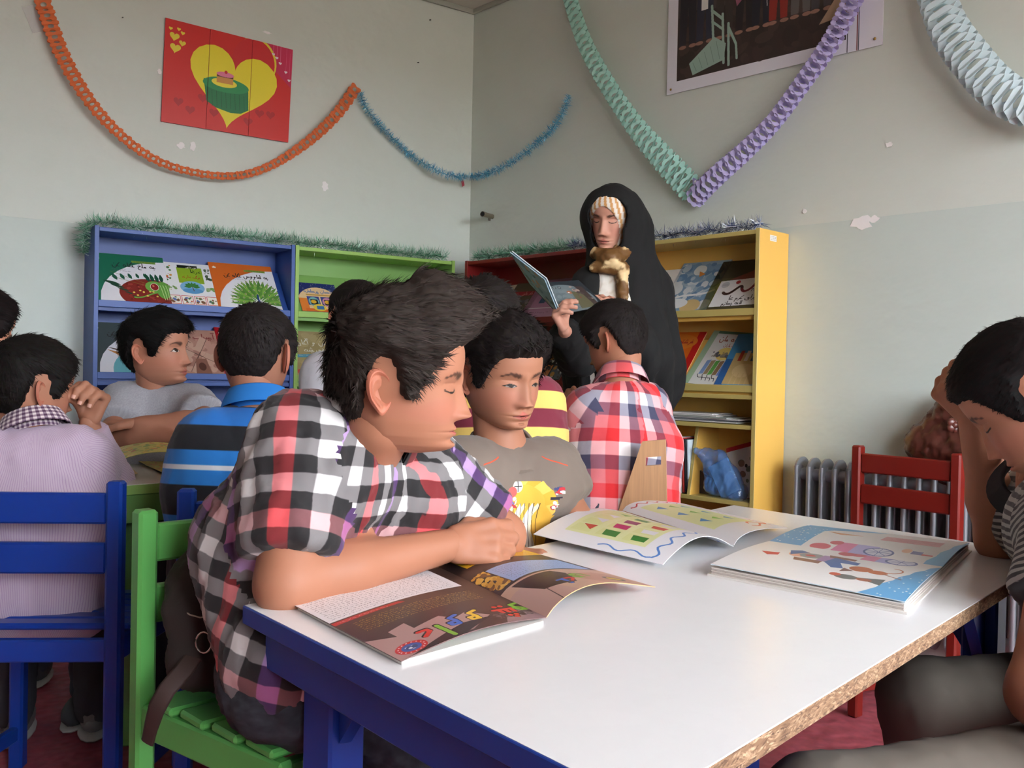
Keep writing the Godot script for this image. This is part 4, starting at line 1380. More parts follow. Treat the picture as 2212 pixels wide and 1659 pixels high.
	for k in 4: p.oval(.35 + .1 * (k % 2), .5 + k * .12, .09, .05, [rgb(236, 220, 190), rgb(60, 150, 80), rgb(150, 60, 120), rgb(230, 190, 60)][k])
	book("orange book with a red spine in the lower row of the yellow bookcase", display(3, 1, .36), .20, .265, .006, p.im)
	p = Pic.new(260, 360, rgb(156, 184, 150))
	p.rect(.15, 0, .85, 1, rgb(220, 220, 214))
	p.rect(.15, 0, .85, .05, rgb(90, 130, 96))
	p.words("dekde man.", .92, .18, .095, 5, rgb(150, 70, 40))
	p.words("mktb_ b_aran.", .86, .28, .05, 3, rgb(176, 80, 56))
	p.oval(.6, .42, .2, .12, rgb(226, 200, 110))
	p.blotches(.3, .38, .5, .12, [rgb(90, 90, 100), rgb(140, 130, 110)], 20, .04, 18)
	for k in 5: p.poly([Vector2(.28 + k * .11, .56), Vector2(.38 + k * .11, .54), Vector2(.36 + k * .11, .80), Vector2(.26 + k * .11, .82)], [rgb(120, 150, 196), rgb(150, 130, 96), rgb(90, 160, 70), rgb(140, 110, 80), rgb(110, 140, 200)][k])
	for k in 4: p.curve(Vector2(.25 + k * .12, .82), Vector2(.3 + k * .12, .94), Vector2(.4 + k * .1, .8), Vector2(.42 + k * .1, .92), 4, rgb(40, 36, 40))
	var tilt := display(3, 1, .555)
	tilt.basis = tilt.basis * Basis(Vector3(0, 0, 1), -.10)
	book("tilted white and green booklet with a drawing of logs", tilt, .185, .265, .004, p.im)
	p = Pic.new(260, 340, rgb(76, 150, 196))
	p.rect(0, .5, .2, .5, rgb(46, 100, 160))
	p.words("hkayt:".replace("t:", "b:"), .9, .20, .08, 4, rgb(226, 220, 190))
	p.rect(.18, .38, .82, .6, rgb(206, 178, 120))
	for k in 3: p.rect(.3 + k * .16, .34, .09, .2, [rgb(180, 60, 50), rgb(226, 220, 210), rgb(70, 90, 120)][k])
	p.oval(.55, .72, .26, .13, rgb(222, 196, 140))
	for k in 4: p.line([Vector2(.36 + k * .12, .78), Vector2(.35 + k * .13, .97)], 8, rgb(214, 186, 130))
	p.curve(Vector2(.78, .68), Vector2(.9, .7), Vector2(.86, .5), Vector2(.92, .48), 12, rgb(222, 196, 140))
	book("blue and sand coloured book with a camel", display(3, 1, .695), .17, .25, .006, p.im)
	build_open_books()
func series_cover(c: Color, pale: Color) -> Pic:
	var p := Pic.new(420, 400, c)
	p.oval(1.02, .98, .98, .87, pale)
	p.rect(.54, .12, .34, .045, rgb(120, 150, 58))
	p.scribble(.57, .85, .143, .022, rgb(60, 76, 40), 3, 1.5)
	p.rect(.05, .10, .055, .03, rgb(226, 224, 216))
	p.rect(.065, .085, .025, .02, rgb(226, 224, 216))
	p.scribble(.24, .44, .33, .018, rgb(110, 100, 120), 8, 1.5)
	p.scribble(.24, .50, .36, .018, rgb(110, 100, 120), 9, 1.5)
	return p
func grasshopper(p: Pic) -> void:
	p.oval(.72, .82, .42, .32, rgb(136, 46, 40))
	p.blotches(.4, .6, .58, .38, [rgb(150, 52, 44), rgb(118, 38, 36), rgb(164, 70, 60)], 70, .03, 4)
	p.line([Vector2(.22, .38), Vector2(.74, .62)], 2.5, rgb(130, 130, 60))
	p.line([Vector2(.2, .48), Vector2(.74, .66)], 2.5, rgb(130, 130, 60))
	for k in 5: p.leaf(Vector2(.30 + k * .10, .56 - k * .02), Vector2(.24 + k * .11, .42 - k * .01), .2, rgb(36, 92, 66))
	for k in 4: p.leaf(Vector2(.74 + k * .06, .56), Vector2(.70 + k * .07, .38), .16, rgb(30, 84, 60))
	for k in 5: p.leaf(Vector2(.34 + k * .05, .66 + k * .06), Vector2(.10 + k * .09, .58 + k * .07), .12, rgb(40, 74, 56))
	p.oval(.80, .66, .13, .12, rgb(116, 176, 76))
	p.oval(.92, .72, .10, .18, rgb(104, 164, 70))
	p.oval(.80, .66, .062, .078, rgb(232, 226, 214))
	p.oval(.80, .66, .054, .070, rgb(140, 34, 34))
	p.oval(.785, .64, .016, .02, rgb(206, 120, 90))
	p.curve(Vector2(.82, .78), Vector2(.7, .82), Vector2(.62, .92), Vector2(.50, .90), 10, rgb(110, 170, 72))
	for k in 8: p.oval(.50 + k * .045, .80 + .06 * sin(k * 2.0), .016, .016, rgb(220, 206, 90))
	for k in 3: p.curve(Vector2(.88 + k * .04, .62), Vector2(.9 + k * .04, .7), Vector2(.9 + k * .04, .8), Vector2(.92 + k * .03, .92), 4, rgb(190, 216, 150))
func peacock(p: Pic) -> void:
	var o := Vector2(.66, .86)
	for ring in 4:
		var n := 9 + ring * 4
		for k in n:
			var a := -PI * 1.02 + PI * 1.04 * k / (n - 1)
			var rr := .14 + ring * .085
			var q := o + Vector2(cos(a) * rr * 1.0, sin(a) * rr * 1.15)
			p.leaf(o + (q - o) * .35, q + (q - o) * .16, .10, [rgb(96, 148, 60), rgb(124, 172, 72), rgb(84, 136, 58)][k % 3])
	for ring in 4:
		var n := 7 + ring * 3
		for k in n:
			var a := -PI * 1.0 + PI * 1.0 * k / (n - 1)
			var rr := .16 + ring * .085
			var q := o + Vector2(cos(a) * rr * 1.0, sin(a) * rr * 1.15)
			p.oval(q.x, q.y, .017, .02, rgb(206, 206, 110))
			p.oval(q.x, q.y, .010, .012, rgb(52, 90, 130))
	p.curve(Vector2(.655, .72), Vector2(.64, .78), Vector2(.67, .84), Vector2(.67, .92), 12, rgb(40, 76, 150))
	p.oval(.67, .90, .028, .06, rgb(44, 82, 156))
	p.oval(.655, .70, .016, .018, rgb(40, 76, 150))
	p.line([Vector2(.66, .95), Vector2(.66, .995)], 2, rgb(120, 90, 60))
	p.line([Vector2(.68, .95), Vector2(.685, .995)], 2, rgb(120, 90, 60))

# ------------------------------------------------------------ open books
func leaf_sheet(o: Node3D, called: String, corners: Array, rise: Callable, im: Image, thick := .0012, rough := .35) -> void:
	# corners: far left, far right, near right, near left, on the table; u to the right, v to the near edge
	var m := MB.new()
	m.sheet(func(u: float, v: float) -> Vector3:
		var p := ((corners[0] as Vector3).lerp(corners[1], u)).lerp((corners[3] as Vector3).lerp(corners[2], u), v)
		return p + Vector3.UP * (rise.call(u, v) as float), 20, 8, thick, -1.0)
	part(called, m, printed(im, rough), o)
func page_block(o: Node3D, corners: Array, y0: float, y1: float, called := "pages", col := Color(.88, .86, .83)) -> void:
	part(called, slab(corners, y0, y1), paint(col, .85), o)
func build_open_books() -> void:
	var ty := TABLE_Y
	# ---- the magazine under the boy's arms; printed for a reader on the far side, so upside down from here
	var c := [at_height(637, 1318, ty), at_height(950, 1240, ty), at_height(1180, 1350, ty), at_height(866, 1440, ty)]
	var d := [c[1], at_height(1118, 1196, ty), at_height(1415, 1282, ty), c[2]]
	var o := thing("magazine", "open magazine with dark photographs under the forearm of the boy in plaid", "magazine", c[3])
	var p := Pic.new(600, 760, rgb(62, 44, 40))
	p.poly([Vector2(1, 0), Vector2(1, .30), Vector2(.86, .22), Vector2(.86, .30), Vector2(.74, .33), Vector2(.74, .24), Vector2(.55, .28), Vector2(.50, .20), Vector2(.40, .24), Vector2(.30, .14), Vector2(.52, .02)], rgb(178, 140, 134))
	p.poly([Vector2(0, .0), Vector2(.30, .0), Vector2(.16, .16), Vector2(0, .16)], rgb(150, 120, 124))
	p.poly([Vector2(.6, .0), Vector2(.94, 0), Vector2(.5, .12), Vector2(.3, .12)], rgb(24, 20, 22))
	p.blotches(0, .06, .3, .08, [rgb(90, 70, 70), rgb(60, 46, 48), rgb(120, 98, 98)], 60, .02, 5)
	var bright := [rgb(222, 52, 40), rgb(126, 186, 50), rgb(46, 106, 200), rgb(240, 196, 40)]
	p.words("dav|v s^=y", .76, .185, .15, 26, rgb(28, 20, 20))
	p.words("dav|v s^=y", .76, .18, .15, 18, bright)
	p.oval(.88, .075, .09, .058, rgb(206, 40, 40))
	p.oval(.88, .075, .056, .038, rgb(60, 90, 160))
	p.blotches(.845, .055, .07, .04, [rgb(226, 230, 236), rgb(40, 60, 110)], 10, .02, 6)
	for k in 16: p.oval(.88 + cos(k * .4) * .073, .075 + sin(k * .4) * .048, .005, .004, rgb(240, 220, 214))
	for k in 7: p.scribble(.12, .92, .40 + k * .022, .017, rgb(206, 176, 70), 60 + k, 1.6)
	p.poly([Vector2(.55, .585), Vector2(1, .575), Vector2(1, .615), Vector2(.58, .615)], rgb(196, 36, 36))
	p.scribble(.66, .97, .597, .016, rgb(240, 220, 220), 70, 1.6)
	p.rect(.10, .63, .9, .37, rgb(236, 234, 238))
	for k in 13: p.scribble(.14, .97, .66 + k * .026, .016, rgb(80, 78, 86), 80 + k, 1.4)
	p.im.rotate_180()
	leaf_sheet(o, "page", c, func(u: float, v: float) -> float: return .006 + .010 * sin(PI * u) * (.4 + .6 * v) + .004 * u, p.im)
	p = Pic.new(600, 760, rgb(204, 168, 146))
	p.poly([Vector2(0, .0), Vector2(.45, .0), Vector2(.6, .22), Vector2(.2, .30), Vector2(0, .24)], rgb(190, 146, 124))
	p.poly([Vector2(.72, .0), Vector2(1, .0), Vector2(1, .30), Vector2(.80, .30)], rgb(196, 160, 150))
	p.poly([Vector2(.62, .10), Vector2(.84, .16), Vector2(.92, .36), Vector2(.55, .36), Vector2(.50, .28)], rgb(58, 44, 42))
	p.line([Vector2(.86, 0), Vector2(.80, .28)], 4, rgb(60, 40, 40))
	p.oval(.22, .13, .10, .05, rgb(54, 50, 54))
	p.oval(.22, .13, .07, .03, rgb(226, 190, 60))
	p.words("n.d =y".replace(" =y", "y="), .70, .19, .13, 22, rgb(90, 70, 64))
	p.words("n.d =y".replace(" =y", "y="), .70, .185, .13, 14, [rgb(50, 110, 206), rgb(222, 52, 40), rgb(130, 190, 54)])
	p.rect(.0, .38, 1, .62, rgb(44, 34, 34))
	p.rect(.04, .40, .82, .26, rgb(152, 182, 226))
	for k in 9: p.scribble(.08, .82, .43 + k * .025, .016, rgb(64, 78, 116), 110 + k, 1.4)
	p.blotches(.86, .40, .14, .28, [rgb(206, 150, 40), rgb(226, 180, 70), rgb(120, 80, 30)], 60, .03, 12)
	p.rect(.0, .80, .9, .2, rgb(228, 176, 42))
	for k in 7: p.scribble(.05, .86, .82 + k * .024, .015, rgb(110, 80, 30), 130 + k, 1.4)
	p.im.rotate_180()
	leaf_sheet(o, "page", d, func(u: float, v: float) -> float: return .010 + .030 * sin(PI * pow(u, .75)) * (.35 + .65 * v) * (1.0 - .25 * u), p.im)
	page_block(o, inset(c, .003), ty + .0005, ty + .005)
	# ---- craft booklet with ribbons
	var a0 := at_height(1345, 1106, ty + .01)
	var a1 := at_height(1585, 1182, ty + .004)
	c = [at_height(1152, 1156, ty + .012), a0, a1, at_height(1432, 1222, ty + .004)]
	d = [a0, at_height(1470, 1090, ty + .01), at_height(1702, 1144, ty + .004), a1]
	o = thing("craft_booklet", "open white craft booklet with blue and red ribbon borders", "booklet", a1)
	p = Pic.new(700, 560, rgb(240, 240, 246))
	p.poly([Vector2(.13, .16), Vector2(.92, .05), Vector2(.92, .80), Vector2(.13, .80)], rgb(232, 236, 178))
	for k in 6:
		for r in 3: p.rect(.16 + k * .128, .18 + r * .21, .105, .16, rgb(226, 230, 160))
	var shp := [rgb(70, 140, 60), rgb(206, 50, 110), rgb(150, 40, 90), rgb(60, 140, 56), rgb(236, 236, 240), rgb(206, 70, 50), rgb(224, 228, 236), rgb(236, 236, 240), rgb(130, 190, 60)]
	for k in 6: p.poly([Vector2(.17 + k * .128, .44), Vector2(.25 + k * .128, .42), Vector2(.25 + k * .128, .54), Vector2(.17 + k * .128, .55)], shp[k])
	for k in 6: p.poly([Vector2(.18 + k * .128, .66), Vector2(.25 + k * .128, .64), Vector2(.25 + k * .128, .76), Vector2(.18 + k * .128, .76)], shp[(k + 3) % 9])
	for k in 5: p.poly([Vector2(.2 + k * .14, .32), Vector2(.27 + k * .14, .22), Vector2(.28 + k * .14, .33)], shp[(k + 5) % 9])
	p.rect(.90, .2, .04, .62, rgb(222, 150, 190))
	var rb := []
	for k in 40: rb.append(Vector2(.04 + k * .024, .90 + .025 * sin(k * .9)))
	p.line(rb, 9, rgb(90, 140, 214))
	rb = []
	for k in 16: rb.append(Vector2(.05 + .02 * sin(k * .8), .5 + k * .026))
	p.line(rb, 8, rgb(90, 140, 214))
	p.oval(.92, .70, .05, .09, rgb(84, 134, 210), .6)
	p.oval(.96, .60, .05, .08, rgb(84, 134, 210), -.6)
	p.oval(.92, .70, .028, .06, rgb(240, 240, 246), .6)
	p.blotches(.86, .5, .12, .2, [rgb(226, 206, 70), rgb(190, 200, 70)], 12, .02, 4)
	leaf_sheet(o, "page", c, func(u: float, v: float) -> float: return .002 + .032 * pow(sin(PI * clampf(u * 1.02, 0.0, 1.0)), .9) * (.75 + .25 * v), p.im)
	p = Pic.new(600, 560, rgb(240, 240, 246))
	p.poly([Vector2(.10, .12), Vector2(.80, .12), Vector2(.84, .78), Vector2(.10, .80)], rgb(232, 236, 178))
	for k in 9: p.poly([Vector2(.18 + (k % 3) * .2, .24 + (k / 3) * .2), Vector2(.27 + (k % 3) * .2, .2 + (k / 3) * .2), Vector2(.28 + (k % 3) * .2, .3 + (k / 3) * .2)], [rgb(80, 150, 206), rgb(130, 190, 60), rgb(96, 160, 200)][k % 3])
	rb = []
	for k in 40: rb.append(Vector2(.05 + k * .022, .06 + .02 * sin(k * .8)))
	for k in 20: rb.append(Vector2(.92 + .02 * sin(k), .08 + k * .04))
	p.line(rb, 8, rgb(206, 50, 60))
	p.curve(Vector2(.6, .84), Vector2(.75, .7), Vector2(.9, .95), Vector2(.95, .8), 12, rgb(226, 110, 60))
	p.curve(Vector2(.55, .9), Vector2(.7, .98), Vector2(.8, .75), Vector2(.9, .9), 9, rgb(214, 70, 50))
	leaf_sheet(o, "page", d, func(u: float, v: float) -> float: return .004 + .016 * sin(PI * pow(u, .6)), p.im)
	# ---- picture book on the right
	var s0 := at_height(1662, 1172, ty + .014)
	var s1 := at_height(2036, 1228, ty + .014)
	c = [s0, s1, at_height(1955, 1304, ty + .014), at_height(1535, 1222, ty + .016)]
	d = [at_height(1748, 1137, ty + .014), at_height(2094, 1176, ty + .014), s1, s0]
	o = thing("picture_book", "thick open picture book with blue dotted corners and a bearded man", "book", Vector3(c[3].x, ty, c[3].z))
	for h in 2:
		var cc: Array = [c, d][h]
		var low := []
		for v in cc: low.append(Vector3(v.x, ty, v.z))
		page_block(o, inset(low, -.004), ty, ty + .003, "cover_board", Color(.9, .88, .86))
		for k in 5: page_block(o, inset(low, .001 + .0007 * (k % 2)), ty + .003 + k * .0022, ty + .0048 + k * .0022, "pages", Color(.80, .76, .73) if k % 2 else Color(.88, .85, .82))
	p = Pic.new(800, 520, rgb(238, 236, 236))
	var sk := rgb(94, 168, 220)
	var bp := [Vector2(1, .05), Vector2(1, 1), Vector2(.78, 1)]
	for k in 9: bp.append(Vector2(.80 + k * .02 + .012 * (k % 2), .94 - k * .10))
	p.poly(bp, sk)
	for k in 26: p.oval(.84 + p.r.randf() * .15, .2 + p.r.randf() * .78, .005, .008, rgb(236, 240, 244))
	# man, sideways as printed
	p.oval(.30, .34, .06, .10, rgb(236, 170, 140))
	p.oval(.37, .34, .07, .085, rgb(150, 150, 150))
	p.oval(.36, .34, .03, .03, rgb(206, 50, 46))
	p.poly([Vector2(.22, .26), Vector2(.27, .20), Vector2(.33, .24), Vector2(.26, .40)], rgb(60, 96, 160))
	p.rect(.42, .26, .07, .20, rgb(170, 130, 180))
	p.poly([Vector2(.44, .22), Vector2(.60, .24), Vector2(.60, .30), Vector2(.46, .30)], rgb(142, 84, 60))
	p.poly([Vector2(.30, .46), Vector2(.46, .46), Vector2(.46, .54), Vector2(.32, .54)], rgb(142, 84, 60))
	p.poly([Vector2(.49, .28), Vector2(.64, .34), Vector2(.64, .42), Vector2(.55, .42), Vector2(.60, .56), Vector2(.54, .58), Vector2(.47, .46)], rgb(64, 100, 168))
	p.poly([Vector2(.60, .54), Vector2(.66, .58), Vector2(.60, .64)], rgb(120, 60, 44))
	p.poly([Vector2(.10, .44), Vector2(.20, .40), Vector2(.21, .48), Vector2(.16, .52)], rgb(206, 50, 70))
	# half of the cart, going on over the fold
	p.oval(.56, .02, .05, .10, rgb(216, 90, 110))
	p.oval(.50, .06, .05, .09, rgb(206, 80, 100))
	p.rect(.60, .0, .08, .20, rgb(222, 120, 170))
	p.rect(.68, .0, .12, .20, rgb(178, 170, 222))
	p.oval(.80, .08, .085, .12, rgb(70, 84, 160))
	p.oval(.80, .08, .072, .10, rgb(214, 214, 232))
	for k in 4: p.line([Vector2(.80 - cos(k * .8) * .08, .08 - sin(k * .8) * .11), Vector2(.80 + cos(k * .8) * .08, .08 + sin(k * .8) * .11)], 3, rgb(70, 84, 160))
	# cat and bird
	p.oval(.68, .50, .06, .07, rgb(190, 96, 46))
	p.oval(.77, .52, .05, .05, rgb(196, 104, 50))
	p.curve(Vector2(.80, .50), Vector2(.88, .50), Vector2(.90, .34), Vector2(.82, .34), 7, rgb(190, 96, 46))
	p.line([Vector2(.80, .54), Vector2(.90, .60)], 6, rgb(150, 70, 44))
	p.oval(.66, .74, .06, .05, rgb(110, 110, 108))
	p.oval(.60, .72, .03, .035, rgb(206, 90, 60))
	p.poly([Vector2(.70, .72), Vector2(.84, .66), Vector2(.84, .80)], rgb(96, 98, 98))
	p.oval(.75, .74, .04, .03, rgb(170, 90, 60))
	leaf_sheet(o, "page", c, func(u: float, v: float) -> float: return .003 + .004 * sin(PI * v), p.im)
	p = Pic.new(800, 400, rgb(238, 236, 238))
	p.poly([Vector2(0, .05), Vector2(.30, .0), Vector2(.18, .30), Vector2(.20, 1), Vector2(0, 1)], sk)
	p.poly([Vector2(0, 0), Vector2(.55, 0), Vector2(.30, .14), Vector2(.1, .3)], sk)
	bp = [Vector2(1, 0), Vector2(1, 1), Vector2(.90, 1)]
	for k in 6: bp.append(Vector2(.90 + k * .014 + .012 * (k % 2), .9 - k * .15))
	p.poly(bp, sk)
	for k in 36: p.oval(p.r.randf() * .18, .15 + p.r.randf() * .8, .005, .010, rgb(236, 240, 244))
	p.rect(.55, .20, .34, .22, rgb(222, 160, 170))
	for k in 3: p.scribble(.58, .86, .26 + k * .06, .04, rgb(190, 90, 100), 160 + k, 2)
	p.poly([Vector2(.20, .30), Vector2(.44, .34), Vector2(.30, .40)], rgb(206, 140, 90))
	p.rect(.38, .70, .10, .30, rgb(222, 120, 170))
	p.rect(.48, .70, .13, .30, rgb(178, 170, 222))
	p.oval(.30, .92, .06, .10, rgb(216, 90, 110))
	p.oval(.36, .74, .04, .07, rgb(206, 80, 100))
	p.oval(.63, .86, .085, .13, rgb(70, 84, 160))
	p.oval(.63, .86, .072, .11, rgb(214, 214, 232))
	for k in 4: p.line([Vector2(.63 - cos(k * .8) * .08, .86 - sin(k * .8) * .12), Vector2(.63 + cos(k * .8) * .08, .86 + sin(k * .8) * .12)], 3, rgb(70, 84, 160))
	p.oval(.76, .70, .028, .07, rgb(232, 180, 150))
	p.rect(.79, .68, .06, .10, rgb(120, 110, 180))
	p.rect(.85, .74, .06, .04, rgb(206, 60, 70))
	leaf_sheet(o, "page", d, func(u: float, v: float) -> float: return .003 + .004 * sin(PI * v), p.im)
	# ---- books on the green table
	var gy := .665
	o = thing("picture_book", "open yellow and green picture book before the boy with folded arms", "book", at_height(310, 1000, gy))
	p = Pic.new(300, 220, rgb(190, 186, 96))
	p.blotches(0, 0, 1, 1, [rgb(150, 160, 80), rgb(206, 186, 110), rgb(180, 110, 80), rgb(120, 150, 90), rgb(200, 170, 70)], 110, .07, 21)
	leaf_sheet(o, "page", [at(248, 968, 2.38), at(398, 962, 2.45), at(398, 978, 2.36), at(242, 998, 2.26)], func(u: float, v: float) -> float: return .012 * sin(PI * u), p.im)
	p = Pic.new(300, 200, rgb(196, 176, 70))
	p.blotches(0, 0, 1, 1, [rgb(206, 150, 60), rgb(180, 190, 90), rgb(190, 120, 60)], 90, .06, 22)
	leaf_sheet(o, "page", [at_height(296, 996, gy + .006), at_height(400, 984, gy + .006), at_height(400, 1010, gy + .006), at_height(352, 1022, gy + .006)], func(_u: float, _v: float) -> float: return .002, p.im)
	o = thing("booklet", "thin tan booklet beside the elbow of the boy in lilac", "booklet", at_height(272, 1022, gy))
	p = Pic.new(64, 64, rgb(196, 170, 120))
	leaf_sheet(o, "cover", [at_height(246, 1018, gy + .004), at_height(286, 1014, gy + .004), at_height(298, 1024, gy + .004), at_height(250, 1032, gy + .004)], func(_u: float, _v: float) -> float: return .002, p.im)
	# ---- the book the woman reads from
	o = thing("picture_book", "dark covered picture book held open by the woman", "book", at(1205, 670, 3.0))
	p = Pic.new(360, 300, rgb(34, 42, 48))
	p.oval(.52, .62, .44, .50, rgb(96, 108, 112))
	p.blotches(.2, .3, .6, .6, [rgb(104, 116, 118), rgb(88, 100, 104)], 30, .1, 24)
	for k in 2: p.oval(.38 + k * .10, .22, .03, .045, rgb(44, 50, 54))
	for k in 2: p.oval(.38 + k * .10, .22, .018, .028, rgb(120, 128, 128))
	p.oval(.58, .42, .05, .06, rgb(150, 96, 70))
	p.oval(.56, .43, .02, .02, rgb(226, 216, 206))
	p.poly([Vector2(.62, .40), Vector2(.84, .45), Vector2(.80, .95), Vector2(.52, .95)], rgb(86, 84, 62))
	p.poly([Vector2(.78, .2), Vector2(.92, .25), Vector2(.9, .9), Vector2(.80, .9)], rgb(60, 48, 46))
	p.blotches(.66, .16, .26, .6, [rgb(120, 60, 50), rgb(70, 60, 60), rgb(150, 130, 120)], 14, .04, 25)
	p.rect(.08, .8, .07, .06, rgb(40, 100, 180))
	p.scribble(.4, .55, .9, .03, rgb(50, 56, 60), 27, 2)
	var b0 := at(1144, 613, 3.02)
	var b1 := at(1207, 680, 2.97)
	var b2 := at(1310, 660, 2.99)
	var b3 := at(1250, 605, 3.04)
	var m := MB.new()
	m.sheet(func(u: float, v: float) -> Vector3: return b0.lerp(b3, u).lerp(b1.lerp(b2, u), v), 1, 1, .004, -1.0)
	part("back_cover", m, printed(p.im, .3), o)
	var e0 := at(1101, 545, 2.93)
	var e1 := at(1176, 604, 2.86)
	p = Pic.new(200, 200, rgb(150, 176, 190))
	p.blotches(0, 0, 1, 1, [rgb(176, 196, 206), rgb(110, 140, 160), rgb(206, 150, 120), rgb(90, 110, 120)], 40, .1, 26)
	m = MB.new()
	m.sheet(func(u: float, v: float) -> Vector3: return e0.lerp(b0, u).lerp(e1.lerp(b1, u), v), 1, 1, .003, 1.0)
	part("front_cover", m, printed(p.im, .35), o)
	m = MB.new()
	m.sheet(func(u: float, v: float) -> Vector3: return e0.lerp(b0, u).lerp(e1.lerp(b1, u), v) + Vector3(.006, .004, -.004), 1, 1, .003, 1.0)
	part("pages", m, paint(rgb(206, 216, 220), .7), o)
	# ---- the book in front of the boy in the red checks
	o = thing("picture_book", "white and green open book in front of the boy in red checks", "book", at(1225, 890, 2.75))
	p = Pic.new(300, 300, rgb(222, 232, 222))
	p.blotches(.3, .4, .6, .5, [rgb(150, 190, 110), rgb(190, 216, 160), rgb(90, 130, 60)], 40, .05, 28)
	for k in 6: p.scribble(.1, .5, .2 + k * .05, .03, rgb(120, 130, 120), 170 + k, 1.5)
	m = MB.new()
	var h0 := at(1194, 858, 2.86)
	var h1 := at(1262, 862, 2.86)
	var h2 := at(1270, 912, 2.76)
	var h3 := at(1200, 912, 2.72)
	m.sheet(func(u: float, v: float) -> Vector3: return h0.lerp(h1, u).lerp(h3.lerp(h2, u), v), 4, 4, .004, -1.0)
	part("page", m, printed(p.im, .5), o)
	# ---- loose stacks in the yellow bookcase
	var yf := case_frame(3)
	for k in 6:
		m = MB.new()
		var xx := .40 + .035 * sin(k * 2.4)
		m.box(yf * Transform3D(Basis(Vector3.UP, .06 * sin(k * 1.7)), Vector3(xx + .10, .783 + k * .0052, CASE_D * .5 + .006 * cos(k * 2.0))), Vector3([.42, .36, .50, .30, .24, .22][k], .0044, CASE_D * .72), .0008)
		tag(part("magazine", m, paint([rgb(206, 204, 206), rgb(120, 118, 122), rgb(226, 224, 224), rgb(176, 182, 176), rgb(214, 210, 206), rgb(228, 226, 226)][k], .6), self), ["lowest magazine of the flat stack in the yellow bookcase", "second magazine from the bottom of the flat stack", "widest white magazine in the flat stack", "fourth magazine of the flat stack in the yellow bookcase", "fifth magazine of the flat stack in the yellow bookcase", "topmost magazine of the flat stack in the yellow bookcase"][k], "magazine", "magazines lying in the yellow bookcase")
	var spines := [rgb(206, 206, 206), rgb(196, 52, 44), rgb(40, 44, 50), rgb(206, 222, 232)]
	for k in 4:
		m = MB.new()
		m.box(yf * Transform3D(Basis(Vector3(0, 0, 1), .05), Vector3(.462 + k * .012, .505 + .105, .10)), Vector3(.008, .215 - k * .006, .15), .001)
		tag(part("thin_book", m, paint(spines[k], .6), self), ["white book standing beside the divider of the yellow bookcase", "red book standing beside the divider of the yellow bookcase", "black book standing beside the divider of the yellow bookcase", "pale blue book standing beside the divider of the yellow bookcase"][k], "book", "books standing in the yellow bookcase")

